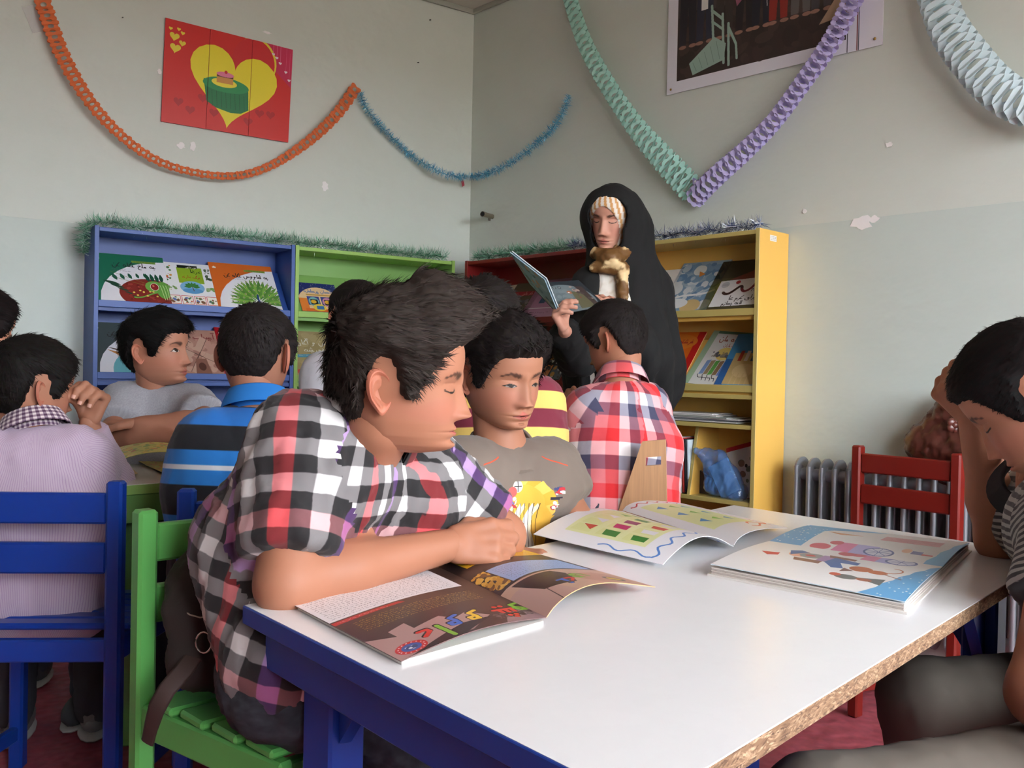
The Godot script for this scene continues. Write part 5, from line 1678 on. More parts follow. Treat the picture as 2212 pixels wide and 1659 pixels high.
# ------------------------------------------------------------ bodies: tapered capsules joined into one skin
# bone: [a, b, ra, rb, chart, flat end]
class Nets:
	var v := PackedVector3Array()
	var n := PackedVector3Array()
	var own := PackedInt32Array()
	var q := PackedInt32Array()
	static func seg(p: Vector3, a: Vector3, ab: Vector3, inv: float, ra: float, dr: float) -> float:
		var pa := p - a
		var t := clampf(pa.dot(ab) * inv, 0.0, 1.0)
		return (pa - ab * t).length() - ra - dr * t
	func build(bones: Array, cell: float, k: float, carve := []) -> void:
		var lo := Vector3(1e9, 1e9, 1e9)
		var hi := -lo
		for b in bones:
			var r := maxf(b[2], b[3]) + k
			lo = lo.min(b[0] - Vector3(r, r, r)).min(b[1] - Vector3(r, r, r))
			hi = hi.max(b[0] + Vector3(r, r, r)).max(b[1] + Vector3(r, r, r))
		lo -= Vector3.ONE * cell * 2.5
		hi += Vector3.ONE * cell * 2.5
		var nx := int((hi.x - lo.x) / cell) + 1
		var ny := int((hi.y - lo.y) / cell) + 1
		var nz := int((hi.z - lo.z) / cell) + 1
		var s := PackedFloat32Array()
		s.resize(nx * ny * nz)
		var best := PackedFloat32Array()
		best.resize(nx * ny * nz)
		var who := PackedByteArray()
		who.resize(nx * ny * nz)
		var margin := maxf(4.0 * k, 2.0 * cell)
		var ik := 1.0 / k
		for bi in bones.size():
			var b: Array = bones[bi]
			var a: Vector3 = b[0]
			var ab: Vector3 = b[1] - b[0]
			var inv := 1.0 / maxf(ab.length_squared(), 1e-9)
			var ra: float = b[2]
			var dr: float = b[3] - b[2]
			var flat: bool = b.size() > 5 and b[5]
			var dir := ab.normalized()
			var r := Vector3.ONE * (maxf(b[2], b[3]) + margin)
			var l0: Vector3 = ((a.min(b[1]) - r - lo) / cell).max(Vector3.ZERO)
			var h0: Vector3 = ((a.max(b[1]) + r - lo) / cell).min(Vector3(nx - 1, ny - 1, nz - 1))
			for z in range(int(l0.z), int(h0.z) + 1):
				for y in range(int(l0.y), int(h0.y) + 1):
					var row := (z * ny + y) * nx
					for x in range(int(l0.x), int(h0.x) + 1):
						var p := lo + Vector3(x, y, z) * cell
						var pa := p - a
						var t := clampf(pa.dot(ab) * inv, 0.0, 1.0)
						var d := (pa - ab * t).length() - ra - dr * t
						if flat: d = maxf(d, (pa - ab).dot(dir))
						if d < margin:
							var e := exp(clampf(-d * ik, -30.0, 30.0))
							s[row + x] += e
							if e > best[row + x]:
								best[row + x] = e
								who[row + x] = bi
		var big := 10.0 * cell
		for j in s.size():
			s[j] = -k * log(s[j]) if s[j] > 1e-9 else big
		for b in carve:
			var a: Vector3 = b[0]
			var ab: Vector3 = b[1] - b[0]
			var inv := 1.0 / maxf(ab.length_squared(), 1e-9)
			var r := Vector3.ONE * (maxf(b[2], b[3]) + cell * 2)
			var l0: Vector3 = ((a.min(b[1]) - r - lo) / cell).clamp(Vector3.ZERO, Vector3(nx - 1, ny - 1, nz - 1))
			var h0: Vector3 = ((a.max(b[1]) + r - lo) / cell).clamp(Vector3.ZERO, Vector3(nx - 1, ny - 1, nz - 1))
			for z in range(int(l0.z), int(h0.z) + 1):
				for y in range(int(l0.y), int(h0.y) + 1):
					for x in range(int(l0.x), int(h0.x) + 1):
						var j := (z * ny + y) * nx + x
						s[j] = maxf(s[j], -seg(lo + Vector3(x, y, z) * cell, a, ab, inv, b[2], b[3] - b[2]))
		var id := PackedInt32Array()
		id.resize(nx * ny * nz)
		id.fill(-1)
		var sx := 1
		var sy := nx
		var sz := nx * ny
		var off := [0, sx, sy, sx + sy, sz, sx + sz, sy + sz, sx + sy + sz]
		var edge := [[0, 1], [2, 3], [4, 5], [6, 7], [0, 2], [1, 3], [4, 6], [5, 7], [0, 4], [1, 5], [2, 6], [3, 7]]
		var cv := [Vector3(0, 0, 0), Vector3(1, 0, 0), Vector3(0, 1, 0), Vector3(1, 1, 0), Vector3(0, 0, 1), Vector3(1, 0, 1), Vector3(0, 1, 1), Vector3(1, 1, 1)]
		var f := PackedFloat32Array()
		f.resize(8)
		for z in nz - 1:
			for y in ny - 1:
				var row := (z * ny + y) * nx
				for x in nx - 1:
					var j := row + x
					var c := 0
					if s[j] < 0.0: c += 1
					if s[j + 1] < 0.0: c += 1
					if s[j + sy] < 0.0: c += 1
					if s[j + sy + 1] < 0.0: c += 1
					if s[j + sz] < 0.0: c += 1
					if s[j + sz + 1] < 0.0: c += 1
					if s[j + sz + sy] < 0.0: c += 1
					if s[j + sz + sy + 1] < 0.0: c += 1
					if c == 0 or c == 8: continue
					for m in 8: f[m] = s[j + off[m]]
					var sum := Vector3.ZERO
					var cnt := 0
					for e in edge:
						var fa := f[e[0]]
						var fb := f[e[1]]
						if (fa < 0.0) != (fb < 0.0):
							sum += (cv[e[0]] as Vector3).lerp(cv[e[1]], fa / (fa - fb))
							cnt += 1
					id[j] = v.size()
					v.append(lo + (Vector3(x, y, z) + sum / cnt) * cell)
					own.append(who[j])
		for z in range(1, nz - 1):
			for y in range(1, ny - 1):
				var row := (z * ny + y) * nx
				for x in range(1, nx - 1):
					var j := row + x
					var neg := s[j] < 0.0
					if neg != (s[j + sx] < 0.0): face(id[j - sy - sz], id[j - sz], id[j], id[j - sy], neg)
					if neg != (s[j + sy] < 0.0): face(id[j - sx - sz], id[j - sx], id[j], id[j - sz], neg)
					if neg != (s[j + sz] < 0.0): face(id[j - sx - sy], id[j - sy], id[j], id[j - sx], neg)
		normals()
	func face(a: int, b: int, c: int, d: int, neg: bool) -> void:
		if a < 0 or b < 0 or c < 0 or d < 0: return
		if neg:
			q.append(a); q.append(b); q.append(c); q.append(d)
		else:
			q.append(a); q.append(d); q.append(c); q.append(b)
	func normals() -> void:
		n.resize(v.size())
		n.fill(Vector3.ZERO)
		for j in range(0, q.size(), 4):
			var c := (v[q[j + 2]] - v[q[j]]).cross(v[q[j + 3]] - v[q[j + 1]])
			for m in 4: n[q[j + m]] += c
		for j in n.size(): n[j] = n[j].normalized()
	func smooth(times: int) -> void:
		for t in times:
			var sum := PackedVector3Array()
			sum.resize(v.size())
			var cnt := PackedInt32Array()
			cnt.resize(v.size())
			for j in range(0, q.size(), 4):
				for m in 4:
					sum[q[j + m]] += v[q[j + (m + 1) % 4]]
					cnt[q[j + m]] += 1
			for j in v.size():
				if cnt[j] > 0: v[j] = v[j].lerp(sum[j] / cnt[j], .5)
		normals()
	func into(mb: MB, col: Color) -> void:
		var k := mb.v.size()
		for j in v.size(): mb.cvert(v[j], n[j], col)
		for j in range(0, q.size(), 4):
			mb.tri(k + q[j], k + q[j + 1], k + q[j + 2])
			mb.tri(k + q[j], k + q[j + 2], k + q[j + 3])
	# cloth: every face is laid out round the bone that carries it. charts: [origin, axis, reference, radius]; seams: chart -> [point, normal], where a sleeve is sewn on
	func cloth(mb: MB, bones: Array, charts: Array, size: Vector2, seams := {}) -> void:
		for j in range(0, q.size(), 4):
			var ctr := (v[q[j]] + v[q[j + 2]]) * .5
			var near := PackedFloat32Array([9.0, 9.0, 9.0, 9.0, 9.0])
			for bn in bones:
				var ab: Vector3 = bn[1] - bn[0]
				near[bn[4]] = minf(near[bn[4]], seg(ctr, bn[0], ab, 1.0 / maxf(ab.length_squared(), 1e-9), bn[2], bn[3] - bn[2]))
			var pick := 0
			for c in 5:
				if near[c] < near[pick]: pick = c
			var k := 1 if near[1] < near[2] else 2
			var gap := near[0] - near[k]
			if seams.has(k) and pick <= 2 and gap < .03 and gap > -.016:
				var o: Vector3 = seams[k][0]
				var nn: Vector3 = seams[k][1]
				var a := []
				var b := []
				for m in 4:
					var p0 := v[q[j + m]]
					var p1 := v[q[j + (m + 1) % 4]]
					var n0 := n[q[j + m]]
					var n1 := n[q[j + (m + 1) % 4]]
					var s0 := (p0 - o).dot(nn)
					var s1 := (p1 - o).dot(nn)
					if s0 >= 0.0: a.append([p0, n0])
					else: b.append([p0, n0])
					if (s0 >= 0.0) != (s1 >= 0.0):
						var t := s0 / (s0 - s1)
						a.append([p0.lerp(p1, t), n0.lerp(n1, t)])
						b.append([p0.lerp(p1, t), n0.lerp(n1, t)])
				lay(mb, a, charts[k], size)
				lay(mb, b, charts[0], size)
			else:
				lay(mb, [[v[q[j]], n[q[j]]], [v[q[j + 1]], n[q[j + 1]]], [v[q[j + 2]], n[q[j + 2]]], [v[q[j + 3]], n[q[j + 3]]]], charts[pick], size)
	func lay(mb: MB, poly: Array, ch: Array, size: Vector2) -> void:
		if poly.size() < 3: return
		var ax: Vector3 = ch[1]
		var rx: Vector3 = ch[2]
		var ry := rx.cross(ax)
		var k := mb.v.size()
		var u0 := 0.0
		for m in poly.size():
			var d: Vector3 = poly[m][0] - ch[0]
			var a := atan2(d.dot(ry), d.dot(rx))
			if m == 0: u0 = a
			else:
				while a - u0 > PI: a -= TAU
				while a - u0 < -PI: a += TAU
			mb.vert(poly[m][0], poly[m][1], Vector2(a * ch[3] / size.x + .5, d.dot(ax) / size.y))
		for m in poly.size() - 2: mb.tri(k, k + m + 1, k + m + 2)

func crease(nets: Nets, amp: float, freq: float, seed_: float, long := Vector3.UP, stretch := .55) -> void:
	for j in nets.v.size():
		var p := nets.v[j] - long * nets.v[j].dot(long) * stretch
		var a := folds.get_noise_3d(p.x * freq + seed_, p.y * freq, p.z * freq)
		var b := folds.get_noise_3d(p.x * freq * 2.3, p.y * freq * 2.3 + seed_, p.z * freq * 2.3)
		nets.v[j] += nets.n[j] * (amp * (1.0 - absf(a) * 2.6) * .8 + amp * .45 * b)
	nets.normals()

# ------------------------------------------------------------ hands
# wrist, direction to the knuckles, palm normal (towards the palm side), thumb side, curls per finger [mcp, pip, dip] in degrees
func hand(mb: MB, wrist: Vector3, dir: Vector3, palm: Vector3, thumb: Vector3, s: float, curls: Array, thumb_to: Array, col: Color, forearm: Vector3, fr: float) -> Array:
	dir = dir.normalized()
	thumb = (thumb - dir * thumb.dot(dir)).normalized()
	palm = dir.cross(thumb) * signf(dir.cross(thumb).dot(palm))
	var bones := [[wrist + (forearm - wrist).normalized() * .03, wrist + dir * .01, fr, .021 * s, 0]]
	var tips := []
	var lens_ := [[.038, .024, .019], [.042, .027, .020], [.039, .026, .020], [.031, .020, .017]]
	for f in 4:
		var side := (1.5 - f) * .0185 * s
		var k := wrist + dir * (.078 - absf(f - 1) * .005) * s + thumb * side - palm * .003 * s
		bones.append([wrist + dir * .012 * s + thumb * side * .62, k, .0125 * s, .0105 * s, 0])
		var d := dir + thumb * (1.5 - f) * .05
		d = d.normalized()
		var axis := d.cross(palm).normalized()
		var p := k
		var ang := 0.0
		for j in 3:
			ang += deg_to_rad(curls[f][j])
			var e := d.rotated(axis, ang)
			var q: Vector3 = p + e * lens_[f][j] * s
			bones.append([p, q, (.0095 - j * .0009) * s, (.0088 - j * .001) * s, 0])
			if j == 2: tips.append([q, e, (-palm).rotated(axis, ang)])
			p = q
	bones.append([wrist + dir * .03 * s + thumb * .012 * s, wrist + dir * .05 * s - thumb * .014 * s, .015 * s, .013 * s, 0])
	var tb := wrist + dir * .018 * s + thumb * .018 * s + palm * .004 * s
	var t1: Vector3 = tb + (dir * thumb_to[0] + thumb * thumb_to[1] + palm * thumb_to[2]).normalized() * .036 * s
	var t2: Vector3 = t1 + (dir * thumb_to[3] + thumb * thumb_to[4] + palm * thumb_to[5]).normalized() * .028 * s
	var t3: Vector3 = t2 + (dir * thumb_to[3] + thumb * thumb_to[4] + palm * thumb_to[5]).normalized() * .02 * s
	bones.append([tb, t1, .0135 * s, .011 * s, 0])
	bones.append([t1, t2, .0108 * s, .0098 * s, 0])
	bones.append([t2, t3, .0098 * s, .008 * s, 0])
	var nets := Nets.new()
	nets.build(bones, .003 * s, .0028 * s)
	nets.smooth(1)
	nets.into(mb, col)
	for t in tips:      # nails
		var k := mb.v.size()
		var e: Vector3 = t[1]
		var u: Vector3 = t[2]
		var w := e.cross(u).normalized()
		for y in 3:
			for x in 5:
				var a := (x - 2) * .5
				mb.cvert(t[0] + e * (y - 1.0) * .0045 * s + (u * cos(a) + w * sin(a)) * (.0083 - (.0012 if y == 2 else 0.0)) * s, (u * cos(a) + w * sin(a)).normalized(), col.lerp(lin(226, 178, 164), .55))
		for y in 2:
			for x in 4: mb.quad(k + y * 5 + x, k + y * 5 + x + 1, k + y * 5 + x + 6, k + y * 5 + x + 5)
	return tips

# ------------------------------------------------------------ heads
func spline(t: Array, y: float) -> float:    # t: [[y, value] ...], smooth
	if y <= t[0][0]: return t[0][1]
	for k in t.size() - 1:
		if y <= t[k + 1][0]:
			var p0: float = t[maxi(k - 1, 0)][1]
			var p3: float = t[mini(k + 2, t.size() - 1)][1]
			return cubic_interpolate(t[k][1], t[k + 1][1], p0, p3, (y - t[k][0]) / (t[k + 1][0] - t[k][0]))
	return t[-1][1]
func bump(x: float, y: float, cx: float, cy: float, sx: float, sy: float) -> float:
	var a := (x - cx) / sx
	var b := (y - cy) / sy
	return exp(-.5 * (a * a + b * b))
const FRONT := [[-.118, .040], [-.112, .066], [-.102, .0800], [-.09, .0795], [-.076, .0805], [-.062, .081], [-.048, .0800], [-.02, .0800], [.004, .0815], [.024, .087], [.045, .0890], [.065, .0845], [.085, .070], [.102, .047], [.112, .022], [.115, .0]]
const BACK := [[-.118, .015], [-.112, -.008], [-.1, -.032], [-.08, -.056], [-.06, -.072], [-.03, -.090], [.0, -.101], [.03, -.105], [.06, -.098], [.085, -.077], [.102, -.050], [.112, -.024], [.115, .0]]
const WIDE := [[-.118, .016], [-.112, .027], [-.102, .038], [-.085, .0500], [-.06, .0595], [-.03, .0665], [.0, .0705], [.03, .0735], [.06, .0705], [.085, .056], [.102, .037], [.112, .018], [.115, .0]]
const HAIRLINE := [[0, .062], [30, .060], [48, .048], [60, .022], [68, -.004], [75, -.020], [82, -.016], [87, .020], [92, .036], [106, .034], [113, .004], [122, -.04], [140, -.068], [180, -.076]]
# look: eyes "down"/"open"/"half", nose, skin; returns the grid (positions, normals, rows of [y, angle])
func head_grid(c: Vector3, fwd: Vector3, up: Vector3, s: float, look: Dictionary, rows: int, cols: int) -> Dictionary:
	var z := fwd.normalized()
	var x := up.cross(z).normalized()
	var b := Basis(x, z.cross(x), z)
	var pos := PackedVector3Array()
	var par := PackedVector2Array()
	var col := PackedColorArray()
	var skin: Color = look.get("skin", lin(204, 144, 116))
	var lip := skin.lerp(lin(184, 92, 88), .6)
	var dark := lin(30, 22, 20)
	var brow_c := skin.lerp(dark, .88)
	var nose: float = look.get("nose", 1.0)
	var mode: String = look.get("eyes", "down")
	var fat: float = look.get("fat", 1.0)
	var young: float = look.get("young", .85)
	var bk: float = look.get("back", .96)
	for r in rows + 1:
		var f := float(r) / rows
		# rows are closer together over the face
		var y := lerpf(-.118, .115, f + .035 * sin(TAU * f)) if r > 0 and r < rows else (-.118 if r == 0 else .115)
		var zf := spline(FRONT, y)
		var zb := spline(BACK, y) * bk
		var w := spline(WIDE, y) * (1.0 + (fat - 1.0) * smoothstep(.03, -.05, y))
		var z0 := clampf(-.008, zb, zf)
		for k in cols + 1:
			var t := float(k) / cols * 2.0 - 1.0       # -1 .. 1 from the back round to the back, 0 in front
			var a := PI * (t + .16 * sin(TAU * t) * -.5)
			var ca := cos(a)
			var sa := sin(a)
			var e := .86 if ca > 0.0 else .95
			var px := w * signf(sa) * pow(absf(sa), .93)
			var pz := z0 + ((zf - z0) if ca > 0.0 else (z0 - zb)) * signf(ca) * pow(absf(ca), e)
			var cc := skin
			if ca > -.05:
				var ax := absf(px)
				var ey := absf(ax - .0315)
				var front := smoothstep(-.05, .35, ca)
				var dz := 0.0
				dz -= .0085 * bump(ax, y, .031, .006, .015, .0105)
				dz += .0062 * bump(ax, y, .0315, .000, .0105, .0068)
				dz += .0028 * bump(ax, y, .030, .021, .018, .006)
				dz += .0045 * fat * bump(ax, y, .040, -.036, .020, .022)
				dz -= .003 * bump(ax, y, .052, -.07, .012, .03)
				var ny := clampf((.022 - y) / .066, 0.0, 1.0)
				var ridge := lerpf(.0035, .0212, pow(ny, 1.2)) * smoothstep(.030, .012, y) * smoothstep(-.0600, -.0440, y)
				dz += ridge * nose * exp(-.5 * pow(px / lerpf(.0062, .0104, ny), 2.0))
				dz += .0085 * nose * bump(ax, y, .0125, -.0465, .0052, .0052)
				dz -= .004 * bump(ax, y, .0065, -.0545, .0034, .0026)
				dz += .0046 * bump(px, y, 0.0, -.0700, .0175, .0036)
				dz += .0056 * bump(px, y, 0.0, -.0802, .0145, .0042)
				dz -= .0042 * bump(px, y, 0.0, -.0746, .0200, .0014)
				dz -= .0020 * bump(px, y, 0.0, -.062, .0036, .006)
				dz -= .0036 * bump(px, y, 0.0, -.0895, .014, .004)
				dz += .0050 * bump(px, y, 0.0, -.1035, .016, .009)
				# eyelids
				var lash := -.0040 + .0040 * pow(ey / .0125, 2.0) if mode == "down" else (.0062 - .0105 * pow(ey / .0135, 2.0))
				if mode == "half": lash = .0018 - .0052 * pow(ey / .0135, 2.0)
				var inside := ey < .0135
				dz -= .0012 * exp(-.5 * pow((y - .0095) / .0012, 2.0)) * (1.0 if inside else 0.0)
				pz += dz * front
				# colours of the skin itself
				cc = cc.lerp(skin.lerp(lin(196, 104, 92), .35), .6 * bump(ax, y, .040, -.036, .02, .018))
				var lw := .0225 * (1.0 - .9 * absf(y + .0750) / .0125)
				if lw > 0.0 and ax < lw:
					cc = cc.lerp(lip, smoothstep(lw, lw - .006, ax))
				if absf(y + .0746) < .0011 and ax < .021: cc = cc.lerp(lin(92, 40, 38), .8)
				var by := .0185 + .0052 * smoothstep(.012, .038, ax) - .0070 * smoothstep(.036, .054, ax)
				var bt := lerpf(.0046, .0018, smoothstep(.018, .05, ax)) + .0011 * sin(ax * 1900.0 + y * 700.0)
				if ax > .0125 and ax < .051: cc = cc.lerp(brow_c, smoothstep(bt + .0020, bt - .0018, absf(y - by)) * smoothstep(.0100, .019, ax) * .92)
				if inside:
					if mode == "down":
						if absf(y - lash) < .0017: cc = dark
					else:
						var low := -.0052 + .0040 * pow(ey / .0135, 2.0)
						if y < lash and y > low:
							cc = lin(206, 196, 190)
							var gaze: float = look.get("gaze", 0.0)
							var sgn := signf(px)
							if Vector2(px - sgn * .0315 - gaze, y - .0005).length() < .0058: cc = lin(38, 24, 18)
							if mode == "half": cc = cc.lerp(lin(40, 28, 24), .55)
						if absf(y - lash) < .0015 and y > low - .001: cc = dark
						elif absf(y - low) < .0007: cc = cc.lerp(dark, .4)
			par.append(Vector2(y, rad_to_deg(a)))
			pos.append(c + b * (Vector3(px, y if y > 0.0 else y * young, pz) * s))
			col.append(cc)
	var w1 := cols + 1
	var nrm := PackedVector3Array()
	nrm.resize(pos.size())
	for r in rows:
		for k in cols:
			var i0 := r * w1 + k
			var nn := (pos[i0 + 1] - pos[i0]).cross(pos[i0 + w1] - pos[i0]) + (pos[i0 + w1] - pos[i0 + w1 + 1]).cross(pos[i0 + 1] - pos[i0 + w1 + 1])
			for j in [i0, i0 + 1, i0 + w1, i0 + w1 + 1]: nrm[j] += nn
	for r in rows + 1:
		var sm := nrm[r * w1] + nrm[r * w1 + cols]
		nrm[r * w1] = sm
		nrm[r * w1 + cols] = sm
	for j in nrm.size():
		nrm[j] = nrm[j].normalized()
		if nrm[j].dot(pos[j] - c - b * Vector3(0, 0, -.005) * s) < 0.0: nrm[j] = -nrm[j]
	return {"pos": pos, "n": nrm, "par": par, "col": col, "rows": rows, "cols": cols, "b": b, "c": c, "s": s}
func head_into(mb: MB, g: Dictionary) -> void:
	var k := mb.v.size()
	var w: int = g.cols + 1
	for j in g.pos.size(): mb.cvert(g.pos[j], g.n[j], g.col[j])
	for r in g.rows:
		for c in g.cols: mb.quad(k + r * w + c, k + r * w + c + 1, k + (r + 1) * w + c + 1, k + (r + 1) * w + c)
func ear_into(mb: MB, g: Dictionary, side: float, skin: Color, size := 1.0) -> void:
	var b: Basis = g.b
	var s: float = g.s
	var red := skin.lerp(lin(206, 104, 84), .35)
	var o: Vector3 = g.c + b * (Vector3(side * .0665, -.010, -.012) * s)
	# the ear's own axes: e1 backwards along the head, standing off; e2 up; e3 outwards
	var out := (b * Vector3(side * .86, 0, .50)).normalized()
	var bk := (b * Vector3(side * .50, .08, -.86)).normalized()
	var upv := (b * Vector3(0, .985, -.17)).normalized()
	var nr := 12
	var na := 36
	for face in 2:
		var k := mb.v.size()
		var p := []
		for r in nr + 1:
			for a in na + 1:
				var t := TAU * a / na
				var f := float(r) / nr
				var lx := .0185 * (1.0 + .12 * sin(t)) * (1.0 - .28 * smoothstep(.3, 1.0, -sin(t)))
				var ly := .0325 if sin(t) > 0.0 else .0290
				var q := Vector2(cos(t) * lx * f + .012, sin(t) * ly * f)
				var rim := exp(-pow((f - .88) / .10, 2.0)) * smoothstep(-1.0, .1, sin(t) + .35 * cos(t) + .3)
				var anti := exp(-pow((f - .56) / .10, 2.0)) * smoothstep(-.6, .3, cos(t)) * .8
				var concha := exp(-pow(Vector2(q.x - .008, q.y + .003).length() / .0085, 2.0))
				var hgt := (.0075 * rim + .0055 * anti - .0110 * concha + .0022 * smoothstep(.5, 1.0, -sin(t))) if face == 0 else -.0042 * sqrt(maxf(0.0, 1.0 - f * f)) - .0005
				if face == 0 and f > .94: hgt *= .4
				p.append(o + (bk * q.x + upv * q.y + out * hgt) * s * size)
		for r in nr + 1:
			for a in na + 1:
				var j := r * (na + 1) + a
				var du: Vector3 = p[r * (na + 1) + (a + 1 if a < na else 1)] - p[r * (na + 1) + (a - 1 if a > 0 else na - 1)]
				var dv: Vector3 = p[mini(r + 1, nr) * (na + 1) + a] - p[maxi(r - 1, 0) * (na + 1) + a]
				var nn := du.cross(dv).normalized() if r > 0 else out
				if nn.dot(out if face == 0 else -out) < 0.0: nn = -nn
				mb.cvert(p[j], nn, skin.lerp(red, .5 + .5 * exp(-pow((float(r) / nr - .88) / .2, 2.0))))
		for r in nr:
			for a in na:
				var j := k + r * (na + 1) + a
				mb.quad(j, j + 1, j + na + 2, j + na + 1)
# cut: thickness on top, sides, nape, quiff in front; comb direction in head axes; strands
func hair_of(g: Dictionary, cut: Dictionary) -> MB:
	var mb := MB.new()
	var w: int = g.cols + 1
	var b: Basis = g.b
	var s: float = g.s
	var top: float = cut.get("top", .016)
	var side: float = cut.get("side", .011)
	var nape: float = cut.get("nape", .005)
	var quiff: float = cut.get("quiff", 0.0)
	var rough: float = cut.get("rough", .0025)
	var dark: Color = cut.get("col", lin(30, 25, 23))
	var line_up: float = cut.get("line", 0.0)
	var pos := PackedVector3Array()
	var mask := PackedFloat32Array()
	var q0 := FastNoiseLite.new()
	q0.seed = cut.get("seed", 3)
	q0.frequency = 1.0
	for j in g.pos.size():
		var y: float = g.par[j].x
		var a: float = absf(g.par[j].y)
		var m: float = y - spline(HAIRLINE, a) - line_up * smoothstep(60.0, 20.0, a)
		var p: Vector3 = b.inverse() * (g.pos[j] - g.c) / s
		m += q0.get_noise_3d(p.x * 60, p.y * 60, p.z * 60) * .004
		var th := lerpf(nape, side, smoothstep(-.08, .0, y))
		th = lerpf(th, top, smoothstep(.025, .085, y))
		th += quiff * smoothstep(95.0, 20.0, a) * smoothstep(.035, .085, y)
		th *= smoothstep(-.001, .016, m)
		var clump := q0.get_noise_3d(p.x * 34 + 5, p.y * 34, p.z * 34)
		th += (rough * 1.6 * clump + rough * q0.get_noise_3d(p.x * 110, p.y * 110, p.z * 110)) * smoothstep(.0, .02, m)
		pos.append(g.pos[j] + g.n[j] * (th - .0025 * (1.0 - smoothstep(-.004, .006, m))) * s + b * Vector3(0, .2, .35) * quiff * s * smoothstep(70.0, 10.0, a) * smoothstep(.04, .08, y) * smoothstep(0.0, .01, m))
		mask.append(m)
	var nrm := PackedVector3Array()
	nrm.resize(pos.size())
	for r in g.rows:
		for c in g.cols:
			var i0: int = r * w + c
			var nn := (pos[i0 + 1] - pos[i0]).cross(pos[i0 + w] - pos[i0]) + (pos[i0 + w] - pos[i0 + w + 1]).cross(pos[i0 + 1] - pos[i0 + w + 1])
			for j in [i0, i0 + 1, i0 + w, i0 + w + 1]: nrm[j] += nn
	for j in nrm.size():
		nrm[j] = nrm[j].normalized()
		if nrm[j].dot(g.n[j]) < 0.0: nrm[j] = -nrm[j]
		mb.cvert(pos[j], nrm[j], dark * (1.0 + .35 * q0.get_noise_3d(pos[j].x * 200, pos[j].y * 60, pos[j].z * 200)))
	for r in g.rows:
		for c in g.cols:
			var i0: int = r * w + c
			if maxf(maxf(mask[i0], mask[i0 + 1]), maxf(mask[i0 + w], mask[i0 + w + 1])) > -.006: mb.quad(i0, i0 + 1, i0 + w + 1, i0 + w)
	# strands
	var count: int = cut.get("strands", 2500)
	var lg: float = cut.get("length", .022)
	var comb: Vector3 = cut.get("comb", Vector3(0, -.3, .8))
	var lift: float = cut.get("lift", .35)
	var r2 := RandomNumberGenerator.new()
	r2.seed = cut.get("seed", 3) + 100
	var done := 0
	var tries := 0
	var crown := Vector3(0, .085, -.055)
	while done < count and tries < count * 6:
		tries += 1
		var j := r2.randi() % pos.size()
		if mask[j] < .001: continue
		# even out: rows crowd near the crown
		if r2.randf() > cos(clampf((g.par[j].x) / .118, -1.0, 1.0) * 1.45) + .12: continue
		done += 1
		var lp: Vector3 = b.inverse() * (pos[j] - g.c) / s
		var away := (lp - crown)
		var dirl := (away.normalized() + comb * smoothstep(-.02, .08, lp.y)).normalized()
		var nj := nrm[j]
		var d := b * dirl
		d = (d - nj * d.dot(nj)).normalized()
		var l := lg * s * r2.randf_range(.5, 1.15) * lerpf(.45, 1.0, smoothstep(-.06, .05, lp.y)) * smoothstep(-.002, .02, mask[j] + .004)
		var jit := Vector3(r2.randf() - .5, r2.randf() - .5, r2.randf() - .5) * .7
		d = (d + jit * .6).normalized()
		var wdt := cut.get("width", .0011) as float * s
		var sd := d.cross(nj).normalized() * wdt
		var p0 := pos[j] - nj * .002 * s
		var p1 := p0 + (d + nj * lift).normalized() * l * .55
		var p2 := p1 + (d + nj * lift * .25 + jit * .2).normalized() * l * .45
		var tone := dark * r2.randf_range(.7, 1.5)
		var k := mb.v.size()
		mb.cvert(p0 - sd, nj, tone); mb.cvert(p0 + sd, nj, tone)
		mb.cvert(p1 - sd * .8, nj, tone); mb.cvert(p1 + sd * .8, nj, tone)
		mb.cvert(p2, nj, tone)
		mb.quad(k, k + 1, k + 3, k + 2)
		mb.tri(k + 2, k + 3, k + 4)
	return mb

# ------------------------------------------------------------ cloth patterns
func plaid(warp: Array, weft: Array, px := 16) -> Image:
	var n := warp.size() * px
	var m := weft.size() * px
	var im := Image.create(n, m, false, Image.FORMAT_RGB8)
	for y in m:
		for x in n:
			var a: Color = warp[x / px]
			var b: Color = weft[y / px]
			var c := a.lerp(b, .5)
			im.set_pixel(x, y, c)
	return im
func bands(list: Array, px := 4) -> Image:      # [[colour, height] ...] from the top
	var h := 0
	for l in list: h += int(l[1])
	var im := Image.create(8, h * px, false, Image.FORMAT_RGB8)
	var y := 0
	for l in list:
		im.fill_rect(Rect2i(0, y * px, 8, int(l[1]) * px), l[0])
		y += int(l[1])
	return im
func weave(im: Image) -> StandardMaterial3D:
	return printed(im, .85, {"rim_enabled": true, "rim": .25, "rim_tint": .6})

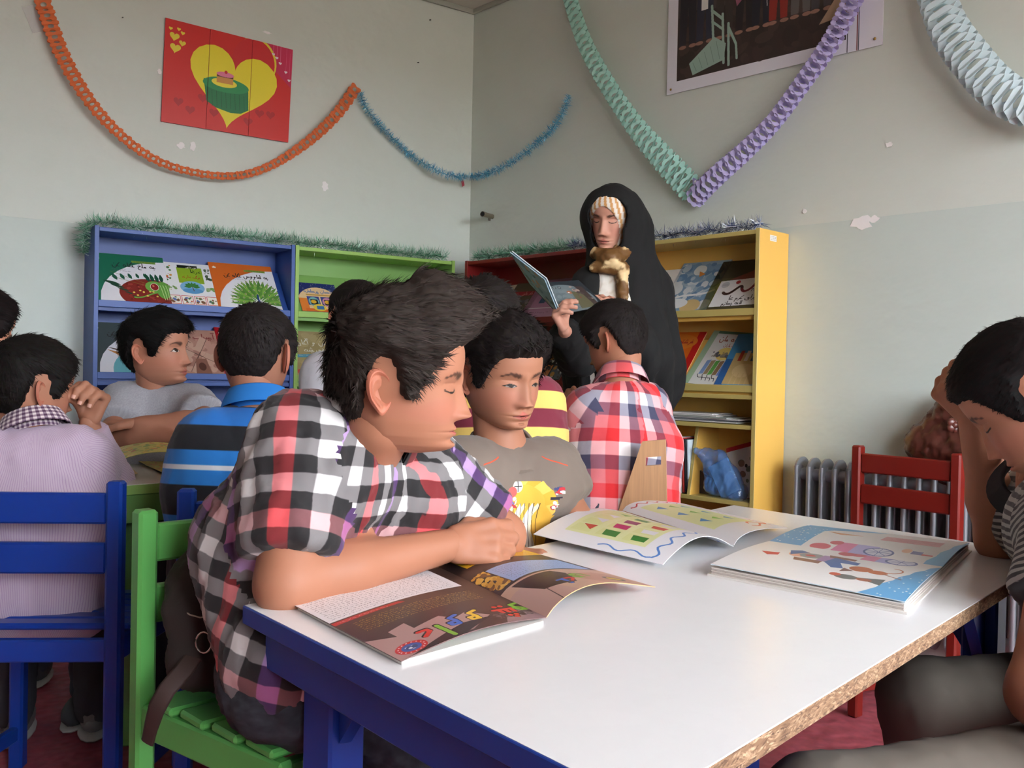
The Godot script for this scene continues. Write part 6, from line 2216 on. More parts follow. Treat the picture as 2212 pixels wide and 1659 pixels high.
# ------------------------------------------------------------ people
func limb_ref(d: Vector3) -> Vector3:
	var r := Vector3.UP.cross(d)
	return r.normalized() if r.length() > .1 else Vector3.RIGHT
func person(sp: Dictionary) -> Node3D:
	var hips: Array = sp.hip
	var sh: Array = sp.sh
	var el: Array = sp.el
	var wr: Array = sp.wr
	var nk: Vector3 = sp.neck
	var g: float = sp.get("girth", 1.0)
	var pel: Vector3 = (hips[0] + hips[1]) * .5
	var upv: Vector3 = (nk - pel).normalized()
	var lat: Vector3 = (sh[1] - sh[0]).normalized()
	var fwd := lat.cross(upv).normalized()
	var mid: Vector3 = sp.get("mid", (nk + pel) * .5 - fwd * .03)
	var hlat: Vector3 = ((hips[1] - hips[0]) as Vector3).normalized()
	var cell: float = sp.get("cell", .011)
	var skin: Color = sp.get("skin", lin(204, 144, 116))
	var t := thing("person", sp.label, "person", Vector3(pel.x, 0, pel.z), sp.get("group", ""))
	# --- body
	var hs: float = sp.head_s
	var hc: Vector3 = sp.head_c
	var hz: Vector3 = (sp.head_f as Vector3).normalized()
	var hy: Vector3 = (sp.head_u as Vector3)
	hy = (hy - hz * hy.dot(hz)).normalized()
	var mb := MB.new()
	var nr: float = sp.get("neck_r", .047) * hs
	var bones := [[nk - upv * .03, hc - hy * .055 * hs - hz * .022 * hs, nr * 1.12, nr, 0]]
	bones.append([nk - upv * .01, (sh[0] + sh[1]) * .5 - upv * .06, nr * 1.05, .06, 0])
	for k in 2:
		var a: float = sp.get("arm", 1.0)
		bones.append([nk - upv * .05, sh[k], .035, .04 * g, 0])
		bones.append([sh[k], el[k], .040 * g * a, .0345 * g * a, 0])
		bones.append([el[k], (el[k] as Vector3).lerp(wr[k], .35), .0345 * g * a, .0335 * g * a, 0])
		bones.append([(el[k] as Vector3).lerp(wr[k], .35), wr[k], .0335 * g * a, .0225 * g * a, 0])
		bones.append([nk - upv * .06, hips[k], .055, .06, 0])
	var nets := Nets.new()
	nets.build(bones, minf(cell, .009), .008)
	nets.smooth(1)
	nets.into(mb, skin)
	var look: Dictionary = sp.get("look", {})
	look["skin"] = skin
	var res: Array = sp.get("res", [110, 100])
	var grid := head_grid(hc, hz, hy, hs, look, res[0], res[1])
	head_into(mb, grid)
	if not sp.get("veiled", false):
		ear_into(mb, grid, 1.0, skin, sp.get("ear", 1.0))
		ear_into(mb, grid, -1.0, skin, sp.get("ear", 1.0))
	for h in sp.get("hands", []):
		hand(mb, wr[h.i], h.dir, h.palm, h.thumb, h.get("s", .88) * g, h.curls, h.get("thumb_to", [.6, .7, .3, .9, .25, .3]), skin, el[h.i], .0225 * g)
	part("body", mb, tinted(.55, {"metallic_specular": .4}), t)
	if sp.has("hair"): part("hair", hair_of(grid, sp.hair), tinted(.72, {"metallic_specular": .28}), t)
	if not sp.has("shirt"): return t
	# --- shirt
	var st: Dictionary = sp.shirt
	var ease_: float = st.get("ease", .010)
	var b2 := []
	var shoulder: Array = [sh[0], sh[1]]
	b2.append([sh[0], sh[1], .041 * g + ease_, .041 * g + ease_, 0])
	b2.append([nk - upv * .07 - fwd * .012, mid, .074 * g, .1 * g, 0])
	b2.append([mid, pel, .1 * g, .105 * g, 0])
	for k in 2:
		var s := -1.0 if k == 0 else 1.0
		var chest: Vector3 = (sh[k] as Vector3).lerp(nk, .36) - upv * .055 + fwd * .012
		var waist: Vector3 = mid + lat * s * .075 * g
		b2.append([chest, waist, .078 * g + ease_, .078 * g + ease_, 0])
		b2.append([waist, hips[k] - upv * st.get("hem", .02), .078 * g + ease_, .09 * g + ease_, 0])
		var sl: float = st.get("sleeve", .62)
		var w0: float = .047 * g + ease_
		if sl <= 1.0:
			b2.append([sh[k], (sh[k] as Vector3).lerp(el[k], sl), w0, st.get("cuff", .050) * g + ease_ * .6, 1 + k, true])
		else:
			b2.append([sh[k], el[k], w0, .041 * g + ease_, 1 + k])
			b2.append([el[k], (el[k] as Vector3).lerp(wr[k], sl - 1.0), .041 * g + ease_, .032 * g + ease_ * .5, 3 + k, true])
	var charts := [[nk, -upv, fwd, .155 * g]]
	for k in 2:
		var d: Vector3 = ((el[k] - sh[k]) as Vector3).normalized()
		charts.append([sh[k], d, (fwd - d * fwd.dot(d)).normalized(), .058 * g])
	for k in 2:
		var d: Vector3 = ((wr[k] - el[k]) as Vector3).normalized()
		charts.append([el[k], d, limb_ref(d), .05 * g])
	if st.get("plain_sleeves", false):      # the print is on the front only
		for k in range(1, 5): charts[k][0] += charts[k][1] * 1.5
	if st.get("one_chart", false):
		for k in range(1, 5): charts[k] = charts[0]
	nets = Nets.new()
	nets.build(b2, cell, .016)
	nets.smooth(2)
	crease(nets, st.get("folds", .0045), st.get("fold_freq", 13.0), sp.get("seed", 1.0) * 7.3, upv)
	mb = MB.new()
	var seams := {}
	for k in 2:
		var outw: Vector3 = lat * (-1.0 if k == 0 else 1.0)
		var ad: Vector3 = ((el[k] - sh[k]) as Vector3).normalized()
		seams[1 + k] = [sh[k] - outw * .012, (outw * .9 + ad * .35).normalized()]
	nets.cloth(mb, b2, charts, st.get("size", Vector2(.2, .2)), seams)
	part("shirt", mb, st.mat, t)
	# --- collar
	var col_mat: Material = st.get("collar_mat", st.mat)
	var cb := collar(nk + st.get("collar_shift", Vector3.ZERO), (hc - hy * .055 * hs - nk).normalized().lerp(upv, .4).normalized(), fwd, nr * 1.2, st.get("collar", "crew"), st.get("collar_size", st.get("size", Vector2(.2, .2))))
	part("collar", cb, col_mat, t)
	# --- trousers and shoes
	if sp.get("legs", true):
		var kn: Array = sp.get("kn", [])
		var an: Array = sp.get("an", [])
		if kn.is_empty():
			for k in 2:
				var q: Vector3 = hips[k] + Vector3(fwd.x, 0, fwd.z).normalized() * .33 + lat * (-.03 if k == 0 else .03)
				kn.append(q)
		if an.is_empty():
			for k in 2: an.append(Vector3(kn[k].x, .075, kn[k].z) - Vector3(fwd.x, 0, fwd.z).normalized() * .03)
		var b3 := [[hips[0], hips[1], .092 * g, .092 * g, 0]]
		var lg: float = sp.get("leg", 1.0) * g
		for k in 2:
			b3.append([hips[k], kn[k], .082 * lg, .060 * lg, 1 + k])
			b3.append([kn[k], an[k], .058 * lg, .044 * lg, 3 + k])
		var ch3 := [[pel, Vector3.DOWN, fwd, .12]]
		for k in 2: ch3.append([hips[k], ((kn[k] - hips[k]) as Vector3).normalized(), limb_ref(((kn[k] - hips[k]) as Vector3).normalized()), .07])
		for k in 2: ch3.append([kn[k], ((an[k] - kn[k]) as Vector3).normalized(), limb_ref(((an[k] - kn[k]) as Vector3).normalized()), .055])
		nets = Nets.new()
		nets.build(b3, maxf(cell, .012), .014)
		nets.smooth(1)
		crease(nets, sp.get("leg_folds", .005), 16.0, sp.get("seed", 1.0) * 3.1, Vector3.UP, .3)
		mb = MB.new()
		nets.cloth(mb, b3, ch3, Vector2(.3, .3))
		part("trousers", mb, sp.get("trousers", paint(rgb(62, 66, 78), .9)), t)
		for k in 2:
			var toe := Vector3(fwd.x, 0, fwd.z).normalized()
			var sb := MB.new()
			sb.ball(an[k] + toe * .055 - Vector3(0, .035, 0), Vector3(.038, .036, .10) * g, 14, Basis(Vector3.UP.cross(toe), Vector3.UP, toe))
			sb.ball(an[k] - Vector3(0, .01, 0), Vector3(.036, .05, .042) * g, 12, Basis(Vector3.UP.cross(toe), Vector3.UP, toe))
			var shoe := part("shoe", sb, sp.get("shoes", paint(rgb(72, 72, 76), .7)), t)
			sb = MB.new()
			sb.ball(an[k] + toe * .045 - Vector3(0, .064, 0), Vector3(.042, .011, .112) * g, 14, Basis(Vector3.UP.cross(toe), Vector3.UP, toe))
			part("sole", sb, paint(rgb(190, 188, 184), .7), shoe)
	return t
# a ring of cloth round the neck; style crew (ribbed band) or shirt (stand and fall with two points)
func collar(o: Vector3, ax: Vector3, fwd: Vector3, r: float, style: String, size: Vector2) -> MB:
	var mb := MB.new()
	var f := (fwd - ax * fwd.dot(ax)).normalized()
	var l := ax.cross(f)
	var prof: Array
	var gap := 0.0
	if style == "crew":
		prof = [[.026, -.012], [.010, .0], [.004, .010], [-.001, .013], [-.004, .009], [.0, -.004]]
	else:
		prof = [[.004, -.016], [.001, .008], [.001, .028], [.005, .033], [.010, .030], [.020, .008], [.026, -.010], [.0245, -.012], [.018, .006], [.007, .026]]
		gap = .30
	var n := 44
	var first := mb.v.size()
	for k in n + 1:
		var a := lerpf(gap, TAU - gap, float(k) / n)
		var back := .5 - .5 * cos(a)       # 0 in front, 1 behind
		var dirv := f * cos(a) + l * sin(a)
		for p in prof.size():
			var rr: float = r + prof[p][0]
			var h: float = prof[p][1]
			if style == "crew":
				h += lerpf(-.030, .012, smoothstep(.0, .8, back))
				rr += lerpf(.016, .0, back)
			else:
				h += lerpf(-.030, .014, smoothstep(.0, .75, back))
				rr += lerpf(.014, .0, smoothstep(0.0, .6, back))
				if p >= 5 and p <= 8: h -= .022 * smoothstep(.10, .0, back)
			mb.vert(o + ax * h + dirv * rr, dirv, Vector2(a * .06 / size.x, -h / size.y))
	var w := prof.size()
	for k in n:
		for p in w - 1:
			var a := first + k * w + p
			var nn := (mb.v[a + 1] - mb.v[a]).cross(mb.v[a + w] - mb.v[a]).normalized()
			if p == 0 and k == 0: pass
			mb.i.append(a); mb.i.append(a + 1); mb.i.append(a + w)
			mb.i.append(a + 1); mb.i.append(a + w + 1); mb.i.append(a + w)
	# normals from the faces
	var acc := PackedVector3Array()
	acc.resize(mb.v.size())
	for j in range(0, mb.i.size(), 3):
		var nn := (mb.v[mb.i[j + 2]] - mb.v[mb.i[j]]).cross(mb.v[mb.i[j + 1]] - mb.v[mb.i[j]])
		for m in 3: acc[mb.i[j + m]] += nn
	for j in acc.size(): mb.n[j] = acc[j].normalized()
	return mb
const LOOSE := [[12, 22, 14], [14, 26, 16], [16, 28, 18], [20, 30, 20]]
const FIST := [[62, 88, 50], [66, 92, 52], [68, 92, 52], [70, 90, 50]]
func build_people() -> void:
	var K := rgb(26, 22, 24)
	var W := rgb(212, 206, 204)
	var R := rgb(204, 30, 36)
	var U := rgb(122, 66, 158)
	var plaid_a := weave(plaid([K, R, K, W, K, U, K, W], [K, W, K, W, K, rgb(206, 120, 124), K, W]))
	var jeans := StandardMaterial3D.new()
	jeans.albedo_color = rgb(66, 70, 78)
	jeans.albedo_texture = noise_tex(.05, 31, Color(.55, .57, .6), Color(1, 1, 1), 256, 4)
	jeans.roughness = .9
	# ---------------- boy in the plaid shirt, in front
	person({
		"label": "boy in a red, purple and black plaid shirt leaning on the white table", "seed": 1.0, "cell": .0085, "girth": 1.06, "arm": 1.1,
		"head_c": at(864, 830, 1.345), "head_f": Vector3(.995, -.07, -.07), "head_u": Vector3(.08, .99, .05), "head_s": 1.02, "res": [190, 170], "ear": 1.05,
		"look": {"eyes": "down", "nose": 1.15, "young": .80, "back": .86}, "skin": lin(166, 111, 86),
		"hair": {"top": .030, "side": .012, "nape": .006, "quiff": .020, "rough": .0045, "strands": 14000, "length": .024, "comb": Vector3(0, .1, .9), "lift": .38, "seed": 4, "width": .0008, "col": lin(50, 42, 38)},
		"neck": at(778, 938, 1.40), "neck_r": .052,
		"sh": [at(646, 952, 1.345), at(920, 1026, 1.56)], "el": [at(618, 1262, 1.255), at(1082, 1158, 1.60)], "wr": [at(968, 1178, 1.435), at(860, 1215, 1.44)],
		"mid": at(655, 1190, 1.47), "hip": [at(630, 1452, 1.34), at(712, 1415, 1.52)], "kn": [at(930, 1590, 1.32), at(985, 1530, 1.50)], "an": [at(935, 2130, 1.36), at(990, 2030, 1.52)],
		"hands": [{"i": 0, "dir": Vector3(.93, .02, -.36), "palm": Vector3(.1, -.55, -.83), "thumb": Vector3(.1, .84, -.5), "s": .96, "curls": [[26, 40, 26], [30, 44, 28], [34, 46, 28], [38, 48, 30]], "thumb_to": [.7, .5, .4, .9, .1, .4]},
			{"i": 1, "dir": Vector3(-.8, -.1, .55), "palm": Vector3.DOWN, "thumb": Vector3(.5, .1, .8), "s": .9, "curls": LOOSE}],
		"shirt": {"mat": plaid_a, "sleeve": .80, "cuff": .056, "size": Vector2(.198, .198), "folds": .0075, "fold_freq": 15.0, "collar": "shirt", "collar_shift": Vector3(.022, .040, .008), "ease": .013, "hem": -.035},
		"trousers": jeans, "leg_folds": .008,
	})
	# ---------------- boy in the brown shirt
	person({
		"label": "boy in a grey brown printed T-shirt looking down at the open booklet", "seed": 2.0, "cell": .009, "girth": .94,
		"head_c": at(1084, 816, 1.885), "head_f": Vector3(.60, -.18, .78), "head_u": Vector3(.10, .97, .2), "head_s": .98, "res": [170, 150],
		"look": {"eyes": "half", "nose": .95, "fat": 1.08}, "skin": lin(166, 112, 88),
		"hair": {"top": .022, "side": .010, "nape": .006, "quiff": .010, "rough": .003, "strands": 5000, "length": .026, "comb": Vector3(0, .0, .9), "seed": 6, "col": lin(32, 27, 26), "line": -.006},
		"neck": at(1084, 956, 1.92),
		"sh": [at(985, 1016, 1.86), at(1190, 1012, 1.97)], "el": [at(985, 1165, 1.74), at(1246, 1128, 1.93)], "wr": [at(1090, 1195, 1.66), at(1272, 1228, 1.95)],
		"mid": at(1078, 1110, 1.95), "hip": [at(1012, 1245, 1.84), at(1140, 1225, 1.98)],
		"hands": [{"i": 0, "dir": Vector3(.9, -.1, .4), "palm": Vector3.DOWN, "thumb": Vector3(.2, .2, -.9), "curls": LOOSE}, {"i": 1, "dir": Vector3(.2, -.9, .3), "palm": Vector3(-1, 0, 0), "thumb": Vector3(0, 0, 1), "curls": LOOSE}],
		"shirt": {"mat": brown_shirt(), "plain_sleeves": true, "sleeve": .60, "cuff": .058, "size": Vector2(.98, .34), "folds": .004, "collar": "crew", "collar_mat": paint(rgb(122, 108, 98), .9), "ease": .012},
		"trousers": jeans,
	})
	# ---------------- boy on the right with his fist at his forehead
	var fine := weave(bands([[rgb(146, 146, 142), 2], [rgb(34, 36, 42), 2]], 4))
	person({
		"label": "boy at the right edge resting his forehead on his fist", "seed": 3.0, "cell": .0095, "girth": 1.04, "arm": 1.12,
		"head_c": at(2236, 866, 1.44), "head_f": Vector3(-.64, -.58, -.50), "head_u": Vector3(-.52, .80, -.28), "head_s": 1.06, "res": [170, 150], "ear": 1.12,
		"look": {"eyes": "down", "nose": .95}, "skin": lin(166, 112, 88),
		"hair": {"top": .011, "side": .006, "nape": .003, "rough": .0012, "strands": 9000, "length": .010, "comb": Vector3(0, 0, .5), "lift": .8, "seed": 9, "col": lin(22, 19, 19), "width": .0008, "line": -.012},
		"neck": at(2275, 1010, 1.50),
		"sh": [at(2255, 1075, 1.70), at(2330, 1110, 1.33)], "el": [at(2160, 1166, 1.71), at(2250, 1500, 1.20)], "wr": [at(2104, 904, 1.59), at(2400, 1580, 1.10)],
		"mid": at(2420, 1290, 1.48), "hip": [at(2440, 1500, 1.62), at(2480, 1660, 1.30)], "kn": [at(1990, 1512, 1.52), at(1770, 1762, 1.08)], "an": [at(2000, 2050, 1.52), at(1800, 2400, 1.12)],
		"hands": [{"i": 0, "dir": Vector3(-.62, .78, .0), "palm": Vector3(.7, .45, .5), "thumb": Vector3(.5, .2, .8), "s": .92, "curls": FIST, "thumb_to": [.8, .3, .5, .4, .0, .9]}, {"i": 1, "dir": Vector3(1, -.2, 0), "palm": Vector3.DOWN, "thumb": Vector3(0, 0, -1), "curls": LOOSE}],
		"shirt": {"mat": fine, "sleeve": .52, "cuff": .060, "size": Vector2(.2, .0115), "folds": .003, "collar": "crew", "collar_mat": paint(rgb(30, 30, 36), .9)},
		"trousers": paint(rgb(92, 84, 76), .9), "leg": 1.0, "leg_folds": .003,
	})
	# ---------------- boy in the light grey T-shirt
	var heather := StandardMaterial3D.new()
	heather.albedo_color = rgb(178, 178, 184)
	heather.albedo_texture = noise_tex(.16, 41, Color(.86, .86, .88), Color(1, 1, 1), 256, 3)
	heather.roughness = .9
	person({
		"label": "boy in a light grey T-shirt with folded arms looking to the right", "seed": 4.0, "cell": .011,
		"head_c": at(341, 760, 2.72), "head_f": Vector3(.985, .06, .12), "head_u": Vector3(-.06, 1, 0), "head_s": .98, "res": [130, 120],
		"look": {"eyes": "open", "nose": .95, "gaze": .002}, "skin": lin(172, 118, 95),
		"hair": {"top": .020, "side": .013, "nape": .007, "quiff": .004, "rough": .0022, "strands": 4500, "length": .030, "comb": Vector3(0, -.5, .7), "lift": .18, "seed": 12, "col": lin(20, 17, 17), "line": -.012},
		"neck": at(338, 842, 2.76),
		"sh": [at(264, 876, 2.73), at(416, 880, 2.75)], "el": [at(243, 942, 2.60), at(452, 915, 2.60)], "wr": [at(392, 950, 2.50), at(300, 916, 2.54)],
		"mid": at(342, 965, 2.78), "hip": [at(295, 1060, 2.8), at(395, 1060, 2.8)],
		"hands": [{"i": 0, "dir": Vector3(1, -.05, -.1), "palm": Vector3.DOWN, "thumb": Vector3(0, .3, -1), "curls": LOOSE}, {"i": 1, "dir": Vector3(-1, -.1, -.2), "palm": Vector3.DOWN, "thumb": Vector3(0, .3, 1), "curls": LOOSE}],
		"shirt": {"mat": heather, "sleeve": .66, "cuff": .060, "size": Vector2(.25, .25), "folds": .004, "collar": "crew", "ease": .012},
	})
	# ---------------- boy in the lilac shirt, from behind
	var lilac := weave(bands([[rgb(196, 174, 192), 3], [rgb(178, 150, 178), 1]], 4))
	lilac.uv1_scale = Vector3(1, 1, 1)
	var lil := Image.create(8, 8, false, Image.FORMAT_RGB8)
	lil.fill(rgb(196, 176, 194))
	lil.fill_rect(Rect2i(0, 0, 2, 8), rgb(174, 146, 176))
	var small_check := weave(plaid([rgb(226, 214, 214), rgb(70, 40, 72)], [rgb(226, 214, 214), rgb(86, 52, 80)], 8))
	person({
		"label": "boy in a lilac shirt seen from behind on the blue chair", "seed": 5.0, "cell": .010, "girth": 1.03,
		"head_c": at(68, 842, 2.12), "head_f": Vector3(.52, -.10, -.85), "head_u": Vector3(.05, 1, 0), "head_s": .99, "res": [110, 110],
		"skin": lin(168, 116, 93),
		"hair": {"top": .015, "side": .010, "nape": .005, "rough": .0018, "strands": 7000, "length": .022, "comb": Vector3(0, -.3, .5), "lift": .25, "seed": 14, "col": lin(27, 23, 22)},
		"neck": at(78, 940, 2.09),
		"sh": [at(172, 990, 2.10), at(-35, 995, 2.04)], "el": [at(232, 1050, 2.30), at(-110, 1120, 2.12)], "wr": [at(192, 912, 2.20), at(-60, 1080, 2.3)],
		"mid": at(78, 1120, 2.04), "hip": [at(142, 1250, 2.06), at(8, 1250, 2.03)],
		"hands": [{"i": 0, "dir": Vector3(.18, .85, -.1), "palm": Vector3(-.9, .2, .0), "thumb": Vector3(-.25, .75, -.2), "s": .92, "curls": [[72, 52, 34], [74, 56, 36], [78, 58, 36], [80, 60, 36]], "thumb_to": [.7, .2, .7, .2, .1, .9]}],
		"shirt": {"mat": weave(lil), "sleeve": 1.9, "size": Vector2(.0055, .2), "folds": .0055, "fold_freq": 10.0, "collar": "shirt", "collar_mat": small_check, "collar_size": Vector2(.011, .011), "ease": .013, "hem": .04},
		"trousers": paint(rgb(58, 56, 62), .9), "shoes": paint(rgb(120, 118, 116), .7),
	})
	# ---------------- boy in blue and black stripes, from behind
	var st := weave(bands([[rgb(30, 112, 196), 4], [rgb(16, 18, 26), 5], [rgb(32, 122, 204), 3], [rgb(214, 216, 224), 1], [rgb(32, 122, 204), 3], [rgb(16, 18, 26), 6], [rgb(36, 118, 196), 3], [rgb(204, 208, 218), 1], [rgb(32, 112, 190), 3], [rgb(16, 18, 26), 6]], 4))
	person({
		"label": "boy in a blue and black striped polo shirt seen from behind", "seed": 6.0, "cell": .010,
		"head_c": at(556, 772, 2.06), "head_f": Vector3(.08, -.22, -.97), "head_u": Vector3(.02, 1, -.2), "head_s": .97, "res": [110, 110], "ear": 1.1,
		"skin": lin(164, 112, 90),
		"hair": {"top": .012, "side": .009, "nape": .004, "rough": .0016, "strands": 7000, "length": .018, "comb": Vector3(0, 0, .5), "lift": .3, "seed": 17, "col": lin(36, 31, 30)},
		"neck": at(556, 884, 2.02),
		"sh": [at(650, 955, 2.03), at(448, 958, 1.97)], "el": [at(690, 1060, 2.12), at(408, 1065, 2.10)], "wr": [at(640, 1030, 2.28), at(450, 1020, 2.3)],
		"mid": at(535, 1060, 1.99), "hip": [at(600, 1195, 2.0), at(475, 1195, 1.98)],
		"shirt": {"mat": st, "one_chart": true, "sleeve": .7, "cuff": .058, "size": Vector2(.2, .36), "folds": .004, "collar": "shirt", "collar_mat": paint(rgb(34, 120, 200), .85), "collar_shift": Vector3(0, -.004, 0), "ease": .013, "hem": .04},
	})
	# ---------------- boy in the red checked shirt, from behind
	var N := rgb(58, 58, 84)
	var check := weave(plaid([R, rgb(232, 226, 228), N, rgb(214, 104, 112)], [R, rgb(232, 226, 228), N, rgb(206, 120, 124)], 16))
	person({
		"label": "boy in a red, white and navy checked shirt seen from behind", "seed": 7.0, "cell": .011,
		"head_c": at(1328, 738, 2.62), "head_f": Vector3(-.70, -.30, -.64), "head_u": Vector3(-.2, .95, -.1), "head_s": .96, "res": [110, 110],
		"skin": lin(168, 113, 89),
		"hair": {"top": .014, "side": .009, "nape": .004, "rough": .0014, "strands": 5500, "length": .020, "comb": Vector3(0, -.2, .7), "lift": .2, "seed": 19, "col": lin(36, 31, 30)},
		"neck": at(1340, 830, 2.57),
		"sh": [at(1392, 880, 2.60), at(1272, 892, 2.52)], "el": [at(1405, 980, 2.72), at(1228, 968, 2.56)], "wr": [at(1330, 960, 2.85), at(1246, 886, 2.74)],
		"mid": at(1348, 980, 2.52), "hip": [at(1385, 1105, 2.52), at(1285, 1105, 2.46)],
		"hands": [{"i": 1, "dir": Vector3(-.3, .5, -.8), "palm": Vector3(0, -.6, -.4), "thumb": Vector3(.7, .5, 0), "curls": LOOSE}],
		"shirt": {"mat": check, "sleeve": 1.85, "size": Vector2(.146, .146), "folds": .0045, "collar": "shirt", "ease": .012, "hem": .05},
	})
	# ---------------- boy in maroon and yellow stripes, mostly hidden
	var my := weave(bands([[rgb(120, 34, 54), 5], [rgb(232, 196, 104), 5]], 4))
	person({
		"label": "boy in a maroon and yellow striped shirt, hidden behind the boy in the brown shirt", "seed": 8.0, "cell": .013,
		"head_c": at(1046, 706, 2.36), "head_f": Vector3(.3, -.1, -.95), "head_u": Vector3.UP, "head_s": .98, "res": [90, 80],
		"skin": lin(168, 113, 89),
		"hair": {"top": .018, "side": .010, "nape": .005, "quiff": .008, "rough": .003, "strands": 3500, "length": .024, "comb": Vector3(0, .2, .6), "lift": .6, "seed": 23, "col": lin(36, 31, 29)},
		"neck": at(1070, 812, 2.32),
		"sh": [at(1162, 868, 2.32), at(985, 880, 2.28)], "el": [at(1178, 980, 2.42), at(970, 1000, 2.38)], "wr": [at(1130, 960, 2.6), at(1000, 980, 2.6)],
		"hip": [at(1130, 1100, 2.28), at(1020, 1100, 2.26)],
		"shirt": {"mat": my, "one_chart": true, "sleeve": .7, "size": Vector2(.2, .094), "folds": .003, "collar": "crew", "collar_mat": paint(rgb(120, 34, 54), .9)},
	})
	# ---------------- pupil in white, hidden behind the plaid shirt
	person({
		"label": "pupil in a white shirt, only a shoulder showing beside the green bookcase", "seed": 9.0, "cell": .014,
		"head_c": at(772, 690, 2.86), "head_f": Vector3(.6, -.1, .75), "head_u": Vector3.UP, "head_s": .95, "res": [80, 70],
		"hair": {"strands": 800, "seed": 25},
		"neck": at(762, 775, 2.88),
		"sh": [at(698, 806, 2.86), at(832, 812, 2.9)], "el": [at(690, 900, 2.8), at(850, 900, 2.8)], "wr": [at(730, 930, 2.66), at(820, 930, 2.66)],
		"hip": [at(720, 1020, 2.9), at(810, 1020, 2.92)],
		"shirt": {"mat": paint(rgb(216, 214, 222), .9), "sleeve": 1.8, "collar": "shirt"},
	})
	# ---------------- pupil at the left edge
	person({
		"label": "pupil cut off by the left edge, only dark hair showing", "seed": 10.0, "cell": .014,
		"head_c": at(-46, 715, 2.42), "head_f": Vector3(.4, -.1, -.9), "head_u": Vector3.UP, "head_s": .97, "res": [90, 80],
		"hair": {"strands": 3500, "seed": 27, "top": .014, "lift": .5, "col": lin(24, 20, 20)},
		"neck": at(-40, 812, 2.42),
		"sh": [at(50, 862, 2.44), at(-130, 862, 2.38)], "el": [at(60, 980, 2.5), at(-150, 980, 2.44)], "wr": [at(20, 985, 2.64), at(-90, 985, 2.6)],
		"hip": [at(10, 1100, 2.42), at(-90, 1100, 2.4)],
		"shirt": {"mat": paint(rgb(70, 74, 92), .9), "sleeve": .7},
	})
	build_woman()
func brown_shirt() -> StandardMaterial3D:
	var p := Pic.new(1024, 512, rgb(122, 108, 98))
	# print on the chest: a spray of yellow flame shapes over red and white blots with blue marks
	var cx := .515
	var o := Vector2(cx, .62)
	p.oval(cx + .005, .66, .075, .22, rgb(206, 196, 182))
	for k in 11:
		var a := -PI * .95 + PI * .9 * k / 10.0
		var tip := o + Vector2(cos(a) * .085, sin(a) * .30)
		p.leaf(o + Vector2(cos(a) * .01, .06), tip, .16, rgb(232, 172, 58) if k % 2 == 0 else rgb(242, 196, 92))
	p.oval(cx - .004, .52, .055, .13, rgb(236, 180, 66))
	for k in 8:
		var x := cx - .05 + k * .014
		p.leaf(Vector2(x, .50), Vector2(x + .012 * (k - 4) * .4, .80 + .03 * (k % 3)), .10, [rgb(240, 226, 196), rgb(236, 180, 66), rgb(250, 244, 232)][k % 3])
	for k in 7: p.curve(Vector2(cx - .05 + k * .015, .5), Vector2(cx - .045 + k * .014, .6), Vector2(cx - .05 + k * .016, .68), Vector2(cx - .045 + k * .014, .78), 2.0, rgb(62, 44, 34))
	p.poly([Vector2(cx - .06, .84), Vector2(cx - .01, .80), Vector2(cx + .05, .86), Vector2(cx + .07, 1.0), Vector2(cx - .07, 1.0)], rgb(170, 30, 42))
	p.blotches(cx - .06, .45, .03, .08, [rgb(190, 60, 56), rgb(226, 220, 214), rgb(90, 130, 180)], 8, .012, 3)
	p.oval(cx - .035, .40, .018, .036, rgb(228, 222, 214))
	p.line([Vector2(cx - .048, .40), Vector2(cx - .022, .40)], 3, rgb(40, 34, 34))
	p.line([Vector2(cx - .035, .37), Vector2(cx - .035, .43)], 3, rgb(40, 34, 34))
	p.oval(cx - .055, .43, .016, .03, rgb(206, 96, 92))
	p.blotches(cx + .05, .76, .05, .1, [rgb(84, 140, 196), rgb(220, 220, 224), rgb(40, 60, 110)], 16, .014, 5)
	p.blotches(cx + .062, .40, .05, .06, [rgb(196, 50, 58), rgb(220, 214, 212), rgb(60, 66, 110)], 22, .010, 7)
	p.rect(cx + .06, .465, .055, .018, rgb(40, 36, 50))
	p.blotches(cx + .06, .49, .055, .05, [rgb(190, 60, 64), rgb(222, 216, 214)], 18, .010, 9)
	# piping seams on both shoulders
	for s in [-1.0, 1.0]:
		p.curve(Vector2(cx + s * .085 - .015, .075), Vector2(cx + s * .10 - .015, .11), Vector2(cx + s * .125 - .015, .115), Vector2(cx + s * .165 - .015, .17), 4.0, rgb(214, 82, 50))
	var up := Image.create(1024, 512, false, Image.FORMAT_RGB8)
	up.fill(rgb(122, 108, 98))
	up.blit_rect(p.im, Rect2i(0, 110, 1024, 402), Vector2i(0, 30))
	up.blit_rect(p.im, Rect2i(0, 0, 1024, 110), Vector2i(0, 0))
	var wm := weave(up)
	wm.texture_repeat = false
	return wm

